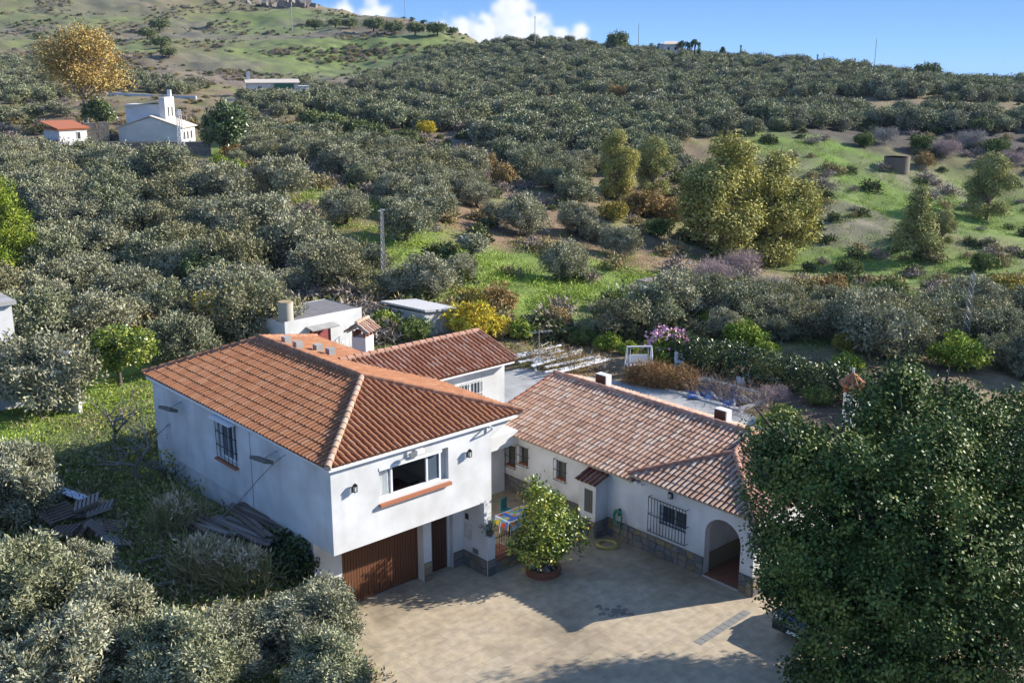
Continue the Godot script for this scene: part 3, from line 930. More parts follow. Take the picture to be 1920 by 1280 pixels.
	dk.poly([A, C, D], Vector3(0, 1, 0.3), 0.07); dk.poly([B, A, D, E], Vector3(-0.3, 1, 0), 0.07); dk.poly([C, R, E, D], Vector3(0.3, 1, 0), 0.07); dk.poly([R, B, E], Vector3(0, 1, -0.3), 0.07)
	dk.poly([ta, tb2, tc, td], Vector3(0, 1, 0.3), 0.07); dk.poly([te, tf, td, tc], Vector3(0, 1, -0.3), 0.07)
	var roof := built("roof", dk, M.roof_deck, hs)
	var list := []
	slope(list, [A, C, D], ORANGE.size(), 1)
	slope(list, [B, A, D, E], ORANGE.size(), 2)
	slope(list, [C, R, E, D], ORANGE.size(), 3)
	slope(list, [R, B, E], ORANGE.size(), 4)
	lay_tiles(roof, list, ORANGE, "orange")
	var tower := built("rear_roof", dk_small(), M.roof_deck, hs)
	list = []
	slope(list, [ta, tb2, tc, td], RED.size(), 5)
	slope(list, [te, tf, td, tc], RED.size(), 6)
	lay_tiles(tower, list, RED, "red")
	var pale := [Color(0.50, 0.32, 0.22), Color(0.46, 0.28, 0.18), Color(0.54, 0.37, 0.27)]
	var rust := [Color(0.42, 0.19, 0.10), Color(0.46, 0.22, 0.12), Color(0.38, 0.16, 0.08)]
	ridge(roof, D, A, pale)
	ridge(roof, D, C, rust)
	ridge(roof, D, E, rust)
	ridge(roof, E, B, rust)
	ridge(roof, E, R, rust)
	ridge(tower, tc, td, [Color(0.50, 0.28, 0.20), Color(0.46, 0.24, 0.16)])
	ridge(tower, tc, tb2, rust, 0.08, false)
	var vents := MB.new()
	for q in [[4.62, -10.4], [4.5, -9.3], [5.3, -9.1], [5.45, -8.4]]:
		box_part("vent_block", Vector3(q[0], 7.2 - (q[0] - 3.92) * 0.29 + 0.2, q[1]), Vector3(0.3, 0.32, 0.3), M.concrete, roof)
	# ---- rear wing walls
	var tw := MB.new()
	tw.wear = noise(305, 0.35, 3)
	tw.wall(Vector3(fx, 0, -5.4), X * (12.15 - fx), Y * 5.98, [Rect2(3.0, 4.3, 1.2, 1.05), Rect2(0.3, 0, 0.95, 2.1)], 0.2)
	tw.wall(Vector3(12.15, 0, -5.4), -Z * 4.2, Y * 5.98, [], 0.0)
	tw.wall(Vector3(12.15, 0, -9.6), -X * 6.0, Y * 5.98, [], 0.0)
	tw.poly([Vector3(12.151, 5.95, -5.4), Vector3(12.151, 5.95, -9.6), Vector3(12.151, 6.65, -7.5)], X, 0.15)
	built("rear_wall", tw, M.plaster, hs)
	var tco := MB.new()
	tco.bx(Vector3(9.9, 5.93, -5.2), Vector3(4.95, 0.1, 0.4))
	built("cornice", tco, M.white_paint, hs)
	pane_window(hs, Vector3(fx + 3.0, 4.3, -5.4), X, Z, 1.2, 1.05, 0.14, 2)
	window_bars(hs, Vector3(fx + 3.0, 4.3, -5.4), X, Z, 1.2, 1.05, 0.05, 8, 3, M.white_paint)
	var bd := Node3D.new()
	put(bd, "back_door", hs)
	boards(bd, Vector3(fx + 0.3, 0.01, -5.52), X, 0.95, 2.08, Z, 6, M.dark_wood)
	# beam and slab over the passage between the two houses
	var bm := MB.new()
	bm.bx(Vector3(9.47, 2.7, -4.72), Vector3(5.5, 0.62, 0.2)); bm.bx(Vector3(9.47, 2.96, -5.1), Vector3(5.5, 0.1, 0.56))
	built("passage_beam", bm, M.plaster, hs)

func dk_small() -> MB:
	var b := MB.new()
	b.bx(Vector3(10.2, 6.72, -7.45), Vector3(4.4, 0.06, 0.2))
	return b

func pane_clear() -> StandardMaterial3D:
	if not M.has("clear"): mat("clear", Color(0.9, 0.95, 0.95), 0.03, {"transparency": BaseMaterial3D.TRANSPARENCY_ALPHA})
	M.clear.albedo_color.a = 0.18
	return M.clear

func low_house() -> void:
	var X := Vector3.RIGHT
	var Y := Vector3.UP
	var Z := Vector3.BACK
	var W := 12.27
	var hs := thing("low_house", Vector3(W, 0, 0), "single-storey white house with weathered pink tiles and arched porch beside the courtyard", "house")
	hs.position = Vector3.ZERO
	var w := MB.new()
	w.wear = noise(303, 0.35, 3)
	w.foot = 0.55
	var s0 := -5.57
	# the wall on the courtyard, seen from -x: u runs along +z
	w.wall(Vector3(W, 0, s0), Z * (5.42 - s0), Y * 2.78, [Rect2(-5.42 - s0, 1.2, 0.6, 0.95), Rect2(-4.58 - s0, 1.5, 0.56, 0.8), Rect2(-2.3 - s0, 1.5, 0.58, 0.82), Rect2(3.26 - s0, 1.37, 1.3, 0.78)], 0.28)
	w.wall(Vector3(W, 2.78, 2.0), Z * 3.42, Y * 0.25, [], 0.0)
	w.wall(Vector3(W, 0, 6.99), Z * 0.56, Y * 3.03, [], 0.0)
	# arch between z 5.42 and 6.99
	var n := 14
	for i in n:
		var a := PI * i / n
		var b := PI * (i + 1) / n
		var za := 6.205 - cos(a) * 0.785
		var zb := 6.205 - cos(b) * 0.785
		var ya := 1.72 + sin(a) * 0.74
		var yb := 1.72 + sin(b) * 0.74
		w.quad(Vector3(W, ya, za), Vector3(W, yb, zb), Vector3(W, 3.03, zb), Vector3(W, 3.03, za))
		w.quad(Vector3(W, ya, za), Vector3(W + 0.32, ya, za), Vector3(W + 0.32, yb, zb), Vector3(W, yb, zb))
	w.quad(Vector3(W, 0, 5.42), Vector3(W + 0.32, 0, 5.42), Vector3(W + 0.32, 1.72, 5.42), Vector3(W, 1.72, 5.42))
	w.quad(Vector3(W + 0.32, 0, 6.99), Vector3(W, 0, 6.99), Vector3(W, 1.72, 6.99), Vector3(W + 0.32, 1.72, 6.99))
	w.wall(Vector3(W, 0, 7.55), X * 6.4, Y * 3.03, [Rect2(1.7, 0.1, 0.6, 0.9)], 0.3)
	w.wall(Vector3(18.67, 0, 7.55), -Z * 3.2, Y * 3.0, [], 0.0)
	w.wall(Vector3(18.2, 0, 4.35), -Z * 11.1, Y * 3.6, [], 0.0)
	w.wall(Vector3(18.2, 0, -6.75), -X * 6.0, Y * 2.85, [], 0.0)
	w.poly([Vector3(12.27, 2.8, -6.751), Vector3(18.2, 2.8, -6.751), Vector3(18.2, 3.6, -6.751), Vector3(16.6, 4.05, -6.751)], -Z, 0.2)
	# porch inside
	w.wall(Vector3(W + 0.32, 0, 5.3), X * 2.8, Y * 3.0, [], 0.0)
	w.wall(Vector3(15.2, 0, 5.3), Z * 2.2, Y * 3.0, [], 0.0)
	w.quad(Vector3(W + 0.3, 2.99, 5.2), Vector3(15.3, 2.99, 5.2), Vector3(15.3, 2.99, 7.5), Vector3(W + 0.3, 2.99, 7.5))
	built("wall", w, M.plaster, hs)
	var pd := MB.new()
	pd.bx(Vector3(13.85, 0.38, 5.32), Vector3(2.5, 0.75, 0.04))
	built("porch_skirting", pd, M.stone_plain if M.has("stone_plain") else mat("stone_plain", Color(0.20, 0.155, 0.10), 0.8), hs)
	# porch floor of red tiles
	var fl := MB.new()
	fl.bx(Vector3(13.75, 0.03, 6.4), Vector3(3.0, 0.06, 2.3))
	var floor_ := built("porch_floor", fl, M.mortar, hs)
	var ft := MB.new()
	ft.bx(Vector3.ZERO, Vector3(0.285, 0.02, 0.285))
	var ftm := ft.mesh(M.brick_clay)
	for i in 9:
		for j in 7:
			var o := part("floor_tile", ftm, null, floor_)
			o.position = Vector3(12.42 + 0.3 * i, 0.065, 5.5 + 0.3 * j)
	dado(hs, Vector3(W, 0, s0), Z * (-0.32 - s0), 0.75, -X, 21, SLATE)
	dado(hs, Vector3(W, 0, 0.62), Z * 4.8, 0.75, -X, 22, SLATE)
	dado(hs, Vector3(W, 0, 6.99), Z * 0.56, 0.75, -X, 23, SLATE)
	dado(hs, Vector3(W, 0, 7.55), X * 0.7, 0.75, Z, 24, SLATE)
	# the little lean-to on the wall
	var an := MB.new()
	an.wear = noise(304, 0.35, 3)
	an.foot = 0.5
	an.wall(Vector3(11.57, 0, -0.3), Z * 0.92, Y * 2.3, [Rect2(0.3, 1.0, 0.46, 0.98)], 0.08)
	an.wall(Vector3(11.57, 0, 0.62), X * 0.7, Y * 2.3, [], 0.0)
	an.tri(Vector3(11.57, 2.3, 0.62), Vector3(12.27, 2.3, 0.62), Vector3(12.27, 2.56, 0.62))
	an.wall(Vector3(12.27, 0, -0.3), -X * 0.7, Y * 2.3, [], 0.0)
	built("lean_to_wall", an, M.plaster, hs)
	dado(hs, Vector3(11.57, 0, -0.3), Z * 0.92, 0.7, -X, 25, SLATE)
	dado(hs, Vector3(11.57, 0, 0.62), X * 0.7, 0.72, Z, 26, SLATE)
	var sh := Node3D.new()
	put(sh, "shutter", hs)
	boards(sh, Vector3(11.64, 1.0, 0.0), Z, 0.46, 0.98, -X, 4, M.shutter, "slat")
	# windows on the courtyard
	for q in [[-5.42, 1.2, 0.6, 0.95], [-4.58, 1.5, 0.56, 0.8], [-2.3, 1.5, 0.58, 0.82]]:
		pane_window(hs, Vector3(W, q[1], q[0]), Z, -X, q[2], q[3], 0.16, 1, true)
		window_bars(hs, Vector3(W, q[1] - 0.05, q[0] - 0.06), Z, -X, q[2] + 0.12, q[3] + 0.12, 0.12, 4, 3, M.iron, 0.014)
		box_part("sill", Vector3(W + 0.05, q[1] + 0.025, q[0] + q[2] * 0.5), Vector3(0.22, 0.05, q[2]), M.sill_clay, hs)
	pane_window(hs, Vector3(W, 1.37, 3.26), Z, -X, 1.3, 0.78, 0.2, 2)
	window_bars(hs, Vector3(W, 1.37, 3.26), Z, -X, 1.3, 0.78, -0.06, 9, 3, M.iron, 0.02)
	window_bars(hs, Vector3(W, 0.98, 2.88), Z, -X, 1.78, 1.42, 0.2, 13, 3, M.iron, 0.018)
	wall_lamp(hs, Vector3(W, 2.67, 3.84), -X)
	box_part("bracket", Vector3(W - 0.12, 2.72, 2.5), Vector3(0.22, 0.06, 0.05), M.white_paint, hs)
	# ---- roofs
	var ez := -6.85
	var a := Vector3(12.0, 2.78, ez)
	var b := Vector3(12.0, 2.78, 2.1)
	var ap := Vector3(14.75, 3.95, 4.75)
	var r1 := Vector3(16.6, 4.14, 4.3)
	var r0 := Vector3(16.6, 4.14, ez)
	var p0 := Vector3(12.0, 3.0, 1.95)
	var p1 := Vector3(12.0, 3.0, 7.72)
	var q1 := Vector3(18.9, 3.0, 7.72)
	var low := Vector3(14.75, 3.60, 4.75)
	var dk := MB.new()
	dk.poly([a, b, low, r1, r0], Vector3(-0.3, 1, 0), 0.08)
	dk.poly([p0, p1, ap], Vector3(-0.35, 1, 0), 0.08)
	dk.poly([p1, q1, r1, ap], Vector3(0, 1, 0.3), 0.08)
	dk.poly([r0, r1, Vector3(18.3, 3.62, 4.3), Vector3(18.3, 3.62, ez)], Vector3(0.3, 1, 0), 0.08)
	dk.quad(low, low + (p0 - ap), p0, ap)
	var roof := built("roof", dk, M.mortar, hs)
	var list := []
	slope(list, [a, b, low, r1, r0], PINK.size(), 11)
	slope(list, [p0, p1, ap], PINK.size() - 1, 12)
	slope(list, [p1, q1, r1, ap], RED.size(), 13)
	slope(list, [Vector3(18.3, 3.62, 4.3), Vector3(18.3, 3.62, ez), r0, r1], PINK.size(), 14)
	lay_tiles(roof, list, PINK, "pink")
	var caps := [Color(0.50, 0.27, 0.19), Color(0.46, 0.23, 0.15), Color(0.53, 0.31, 0.23)]
	ridge(roof, r1, r0, caps, 0.115)
	ridge(roof, ap, p0, [Color(0.44, 0.21, 0.14), Color(0.40, 0.18, 0.11)])
	ridge(roof, ap, p1, caps)
	ridge(roof, ap + Vector3(0, 0.02, 0), r1, caps)
	ridge(roof, r0 + Vector3(0, 0, 0.05), a + Vector3(0, 0, 0.05), [Color(0.36, 0.13, 0.09), Color(0.33, 0.11, 0.07)], 0.09)
	list = []
	slope(list, [Vector3(11.42, 2.3, -0.36), Vector3(11.42, 2.3, 0.7), Vector3(12.27, 2.6, 0.7), Vector3(12.27, 2.6, -0.36)], RED.size(), 15)
	var lean := MB.new()
	lean.poly([Vector3(11.42, 2.3, -0.36), Vector3(11.42, 2.3, 0.7), Vector3(12.265, 2.6, 0.7), Vector3(12.265, 2.6, -0.36)], Vector3(-0.3, 1, 0), 0.05)
	lay_tiles(built("lean_to_roof", lean, M.mortar, hs), list, [Color(0.22, 0.085, 0.05), Color(0.27, 0.11, 0.065), Color(0.18, 0.07, 0.045), Color(0.30, 0.15, 0.10)], "old")
	for q in [[-4.6, 0.66], [2.12, 0.62]]:
		var vb := Node3D.new()
		put(vb, "roof_vent", hs)
		box_part("vent_case", Vector3(17.5, 4.05, q[0]), Vector3(0.36, 0.8, q[1]), M.plaster, vb)
		box_part("vent_shutter", Vector3(17.31, 4.13, q[0] - 0.02), Vector3(0.03, 0.58, q[1] - 0.08), M.dark_wood, vb)
	var ea := MB.new()
	ea.bx(Vector3(12.16, 2.74, -2.2), Vector3(0.22, 0.07, 9.0)); ea.bx(Vector3(12.16, 2.98, 4.8), Vector3(0.22, 0.07, 5.6))
	built("eave", ea, M.plaster, hs)

func courtyard() -> void:
	var st := MB.new()
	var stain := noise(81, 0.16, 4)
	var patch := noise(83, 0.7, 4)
	var paving_tone := func(x: float, z: float) -> Color:   # old stains, and patchy darker brown towards the low house wall
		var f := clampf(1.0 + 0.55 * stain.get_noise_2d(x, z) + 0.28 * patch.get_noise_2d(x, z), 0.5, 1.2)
		var brown_by_wall := smoothstep(9.2, 12.3, x) * smoothstep(8.5, 4.0, z) * clampf(0.7 + 1.2 * patch.get_noise_2d(x + 40, z), 0.0, 1.0)
		return Color(f, f * 0.985, f * 0.96).lerp(Color(0.50, 0.47, 0.38), brown_by_wall * 0.75)
	var step := 0.3
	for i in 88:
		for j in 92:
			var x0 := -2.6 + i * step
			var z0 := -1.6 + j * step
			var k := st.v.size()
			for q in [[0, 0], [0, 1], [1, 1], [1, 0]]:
				st.v.push_back(Vector3(x0 + q[0] * step, 0, z0 + q[1] * step)); st.n.push_back(Vector3.UP); st.c.push_back(paving_tone.call(x0 + q[0] * step, z0 + q[1] * step))
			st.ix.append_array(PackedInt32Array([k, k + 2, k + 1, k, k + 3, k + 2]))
	for q in [[Vector3(-2.6, 0, -1.6), Vector3(-2.6, 0, 26)], [Vector3(-2.6, 0, 26), Vector3(23.8, 0, 26)]]:
		st.quad(q[0] - Vector3.UP * 0.3, q[1] - Vector3.UP * 0.3, q[1], q[0])
	st.bx(Vector3(9.5, -0.152, -3.6), Vector3(5.55, 0.3, 3.98), Color(0.8, 0.78, 0.72))
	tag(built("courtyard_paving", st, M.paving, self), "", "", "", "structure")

# ---------------------------------------------------------------- behind the low house: terrace, pool and garden
func tube_part(called: String, a: Vector3, b: Vector3, r: float, m: Material, parent: Node, seg := 8) -> MeshInstance3D:
	var st := MB.new()
	st.tube([a, b], [r, r], seg)
	return built(called, st, m, parent)

func terrace() -> void:
	var st := MB.new()
	st.poly([Vector3(18.3, 0.3, -14.0), Vector3(25.0, 0.3, -18.2), Vector3(27.3, 0.3, -12.5), Vector3(28.1, 0.3, -9.5), Vector3(28.15, 0.3, -4.4), Vector3(26.9, 0.3, 0.5), Vector3(21.02, 0.3, 4.2), Vector3(18.3, 0.3, 4.3)], Vector3.UP, 0.35)
	st.poly([Vector3(12.2, 0.3, -6.9), Vector3(12.2, 0.3, -15.5), Vector3(18.29, 0.3, -14.01), Vector3(18.29, 0.3, -6.9)], Vector3.UP, 0.35)
	st.poly([Vector3(12.2, 0.3, -15.51), Vector3(13.0, 0.3, -19.0), Vector3(24.98, 0.3, -18.21), Vector3(18.3, 0.3, -14.02)], Vector3.UP, 0.35)
	tag(built("terrace_paving", st, M.concrete, self), "", "", "", "structure")
	# the pool under its blue cover
	var p := thing("swimming_pool", Vector3(29.75, 0.26, -7.0), "small pool with white coping and a crumpled blue cover", "pool")
	for q in [[0, -2.4, 3.5, 0.35], [0, 2.4, 3.5, 0.35], [-1.58, 0, 0.34, 4.45], [1.58, 0, 0.34, 4.45]]:
		box_part("coping", Vector3(q[0], 0.06, q[1]), Vector3(q[2], 0.12, q[3]), M.aged_plaster, p)
	var cv := MB.new()
	var wv := noise(61, 0.9, 3)
	var blue := [Color(0.025, 0.05, 0.15), Color(0.03, 0.075, 0.21), Color(0.04, 0.04, 0.05)]
	for i in 16:
		for j in 24:
			var f := func(a, b): return Vector3(-1.45 + 2.9 * a / 16.0, -0.03 + 0.09 * wv.get_noise_2d(a * 0.8, b * 0.6), -2.25 + 4.5 * b / 24.0)
			cv.quad(f.call(i, j + 1), f.call(i + 1, j + 1), f.call(i + 1, j), f.call(i, j), blue[absi(int(wv.get_noise_2d(i * 0.7 + 50, j * 0.9) * 6.0)) % 3])
	built("cover", cv, M.plastic, p)
	# folded blue covers lying along the near edge
	var where := [[1330, 742, 0.3], [1368, 757, 0.0], [1395, 750, 0.5], [1300, 741, 0.2]]
	for k in 4:
		var g := on(where[k][0], where[k][1], 1, 0.34)
		var c := MB.new()
		for i in 8:
			for j in 5:
				var f := func(a, b): return Vector3(-0.7 + 1.4 * a / 8.0, 0.06 + 0.08 * sin(a * 1.4 + k) * cos(b * 1.1), -0.35 + 0.7 * b / 5.0)
				c.quad(f.call(i, j + 1), f.call(i + 1, j + 1), f.call(i + 1, j), f.call(i, j), Color(0.025, 0.075, 0.23) if j < 4 else Color(0.5, 0.5, 0.48))
		var o := built("tarpaulin", c, M.plastic, self)
		o.position = g
		o.rotation.y = where[k][2] + 0.6
		tag(o, ["crumpled blue and white tarpaulin in the middle of the pool's near edge", "crumpled blue and white tarpaulin at the pool's near right corner", "blue and white tarpaulin at the right end of the pool", "blue and white tarpaulin beside the brush heap"][k], "tarpaulin", "tarpaulins along the pool")
	# heap of cut vine branches
	var bh := thing("brush_heap", down(Vector3(28.6, 0, -10.3)), "long heap of brown cut branches between the swing and the pool", "brush heap")
	var bb := []
	for i in 6: bb.append([Vector3(-0.6 + i * 0.22, 0.5 + 0.15 * sin(i * 1.3), -1.3 + i * 0.5), Vector3(0.8, 0.5, 0.6)])
	part("twigs", crown(620, bb, 14000, 0.42, 0.012, [Color(0.13, 0.07, 0.025), Color(0.26, 0.145, 0.05), Color(0.38, 0.23, 0.09)], {"mat": M.dry_leaf, "bump": 0.6, "inner": 0.35, "lowest": -0.9}), null, bh)
	part("stems", stems(621, bb, 0.07, 0.2, Color(0.2, 0.15, 0.11)), null, bh)
	var lt := thing("loose_branches", Vector3(29.6, 0.35, -6.6), "tangle of bare cut branches lying across the pool cover", "branches")
	part("twigs", crown(625, [[Vector3(0, 0.2, -1.2), Vector3(1.5, 0.3, 1.2)], [Vector3(-0.3, 0.2, 0.9), Vector3(1.4, 0.3, 1.2)], [Vector3(-1.0, 0.2, 2.6), Vector3(1.2, 0.5, 0.9)]], 2600, 0.5, 0.011, [Color(0.13, 0.09, 0.06), Color(0.22, 0.16, 0.11), Color(0.32, 0.26, 0.19)], {"mat": M.dry_leaf, "inner": 0.5, "lowest": -0.9}), null, lt)
	# garden swing
	var a := on(1174, 697, 1, 0.3)
	var b := on(1221, 696, 1, 0.3)
	var sw := thing("garden_swing", (a + b) * 0.5, "white metal garden swing standing at the far edge of the terrace", "swing", "", atan2(-(b - a).z, (b - a).x))
	var w := a.distance_to(b) * 0.5
	for s in [-1, 1]:
		for z in [-0.65, 0.65]: tube_part("leg", Vector3(s * w, 0, z), Vector3(s * (w - 0.03), 1.55, 0), 0.045, M.white_paint, sw)
		tube_part("brace", Vector3(s * w, 0.5, -0.44), Vector3(s * w, 0.5, 0.44), 0.03, M.white_paint, sw)
		tube_part("hanger", Vector3(s * (w - 0.22), 1.55, 0), Vector3(s * (w - 0.22), 0.45, 0.05), 0.015, M.white_paint, sw)
	tube_part("top_bar", Vector3(-w, 1.55, 0), Vector3(w, 1.55, 0), 0.05, M.white_paint, sw)
	box_part("seat", Vector3(0, 0.45, 0.08), Vector3(w * 1.5, 0.06, 0.5), M.white_paint, sw)
	var sb := box_part("backrest", Vector3(0, 0.75, -0.2), Vector3(w * 1.5, 0.5, 0.05), M.white_paint, sw)
	sb.rotation.x = -0.0
	# chair
	var ch := thing("plastic_chair", on(1273, 690, 1, 0.3), "white plastic chair against the dark hedge", "chair", "", -0.7)
	box_part("seat", Vector3(0, 0.42, 0), Vector3(0.5, 0.05, 0.48), M.white_paint, ch)
	box_part("backrest", Vector3(0, 0.72, -0.22), Vector3(0.5, 0.56, 0.04), M.white_paint, ch)
	for q in [[-0.22, -0.2], [0.22, -0.2], [-0.22, 0.2], [0.22, 0.2]]: box_part("leg", Vector3(q[0], 0.2, q[1]), Vector3(0.05, 0.4, 0.05), M.white_paint, ch)
	for s in [-0.26, 0.26]: box_part("armrest", Vector3(s, 0.62, 0), Vector3(0.05, 0.04, 0.46), M.white_paint, ch)
	# bench, boards and tub below the hedge
	var be := thing("garden_bench", down(on(1432, 716, 1, 0.35)), "white slatted bench along the foot of the dark hedge", "bench", "", -1.35)
	for i in 4: box_part("slat", Vector3(0, 0.45, -0.18 + 0.12 * i), Vector3(2.0, 0.035, 0.09), M.white_paint, be)
	box_part("backboard", Vector3(0, 0.72, -0.34), Vector3(2.0, 0.16, 0.04), mat("faded_wood", Color(0.30, 0.20, 0.13), 0.8), be)
	for s in [-0.85, 0.85]: box_part("leg", Vector3(s, 0.21, 0), Vector3(0.08, 0.42, 0.36), M.white_paint, be)
	var tb := MB.new()
	tb.tube([Vector3.ZERO, Vector3(0, 0.4, 0), Vector3(0, 0.4, 0), Vector3(0, 0.1, 0)], [0.24, 0.32, 0.28, 0.22], 12)
	var tub := built("planter_tub", tb, M.white_paint, self)
	tub.position = down(on(1390, 713, 1, 0.35))
	tag(tub, "round white planter tub at the left end of the bench", "planter")
	# the clipped hedge
	var he := thing("hedge", down(Vector3(33.6, 0, -8.0)), "long dark green hedge behind the pool", "hedge")
	var hb := []
	for i in 20: hb.append([Vector3(-0.9 + 0.1 * i + 0.15 * sin(i * 2.1), 0.9 + 0.15 * sin(i * 1.7), -5.0 + i * 0.9), Vector3(0.9, 1.05, 0.85)])
	part("foliage", crown(630, hb, 36000, 0.14, 0.05, [Color(0.02, 0.04, 0.012), Color(0.04, 0.075, 0.02), Color(0.08, 0.12, 0.03), Color(0.20, 0.21, 0.05)], {"mat": M.glossy_leaf, "bump": 0.35, "clump": 8, "lowest": -0.9}), null, he)
	var ol := grow("lime_bush", "oleander", 1252, 650, 105, "flowering bush with pink blossom behind the white chair", "bush", "", 66)
	var fl := crown(640, [[Vector3(0, 1.25, 0), Vector3(1.25, 0.75, 1.25)]], 420, 0.16, 0.08, [Color(0.62, 0.28, 0.42), Color(0.68, 0.42, 0.55), Color(0.55, 0.22, 0.36)], {"mat": M.dry_leaf, "clump": 5, "inner": 0.0, "bump": 0.4, "lowest": 0.0})
	part("blossom", fl, null, ol)
	# vine rows on white beams
	var vp := thing("vine_pergola", Vector3(26.9, 0.1, -17.2), "low pergola of white beams with withered vines at the far end of the terrace", "pergola")
	for i in 13:
		var z := -2.4 + i * 0.38
		var bm := MB.new()
		bm.bar(Vector3(-1.9 - 0.5 * sin(i * 2.1), 0.6 + 0.1 * sin(i * 3.7), z), Vector3(1.8 + 0.5 * sin(i * 1.7), 0.65 + 0.12 * sin(i * 2.9), z + 0.35 + 0.3 * sin(i * 5.1)), 0.17, 0.08)
		built("beam", bm, M.white_paint, vp)
	for q in [[-1.8, -2.3], [1.6, -2.2], [-1.8, 0], [1.8, 0.2], [-1.6, 2.0], [2.0, 2.1]]: box_part("post", Vector3(q[0], 0.3, q[1]), Vector3(0.12, 0.9, 0.12), M.aged_plaster, vp)
	part("vines", crown(650, [[Vector3(0, 0.65, -1.1), Vector3(2.2, 0.3, 1.5)], [Vector3(0.3, 0.65, 1.2), Vector3(2.3, 0.28, 1.5)]], 3000, 0.34, 0.02, [Color(0.14, 0.10, 0.07), Color(0.22, 0.16, 0.11), Color(0.24, 0.17, 0.06), Color(0.46, 0.30, 0.04)], {"mat": M.dry_leaf, "inner": 0.5, "lowest": -1.0}), null, vp)
	var ae := thing("television_aerial", Vector3(25.4, 0.3, -17.2), "television aerial on a thin pole above the vine pergola", "aerial")
	tube_part("pole", Vector3.ZERO, Vector3(0, 2.5, 0), 0.03, M.grey_iron, ae)
	tube_part("boom", Vector3(-0.55, 2.35, -0.2), Vector3(0.8, 2.35, 0.3), 0.02, M.grey_iron, ae)
	for i in 7:
		var c := Vector3(-0.5 + 0.2 * i, 2.35, -0.19 + 0.075 * i)
		tube_part("element", c + Vector3(-0.12, 0, 0.32), c + Vector3(0.12, 0, -0.32), 0.012, M.grey_iron, ae, 5)
	tube_part("element", Vector3(-0.1, 1.55, 0.3), Vector3(0.8, 1.6, 0), 0.015, M.grey_iron, ae, 5)
	# round chimney cap standing behind the big tree
	var cp := at(1600, 708, 44)
	var rc := thing("tiled_chimney", Vector3(cp.x, 0.3, cp.z), "white chimney with a round red tiled cap poking out of the dark tree", "chimney")
	var top := cp.y - 0.3
	box_part("stack", Vector3(0, (top - 0.62) * 0.5, 0), Vector3(0.46, top - 0.62, 0.46), M.plaster, rc)
	box_part("brick_band", Vector3(0, top - 0.57, 0), Vector3(0.54, 0.1, 0.54), M.brick_clay, rc)
	for q in [[-0.2, -0.2], [0.2, -0.2], [-0.2, 0.2], [0.2, 0.2]]: box_part("pier", Vector3(q[0], top - 0.4, q[1]), Vector3(0.12, 0.26, 0.12), M.brick_clay, rc)
	for i in 14:
		var g := TAU * i / 14.0
		var t := MB.new()
		t.tube([Vector3(0, top + 0.2, 0), Vector3(cos(g) * 0.5, top - 0.28, sin(g) * 0.5)], [0.05, 0.095], 6, ORANGE[i % 5])
		built("cap_tile", t, M.tile, rc)
	tube_part("finial", Vector3(0, top + 0.15, 0), Vector3(0, top + 0.42, 0), 0.05, M.aged_plaster, rc)

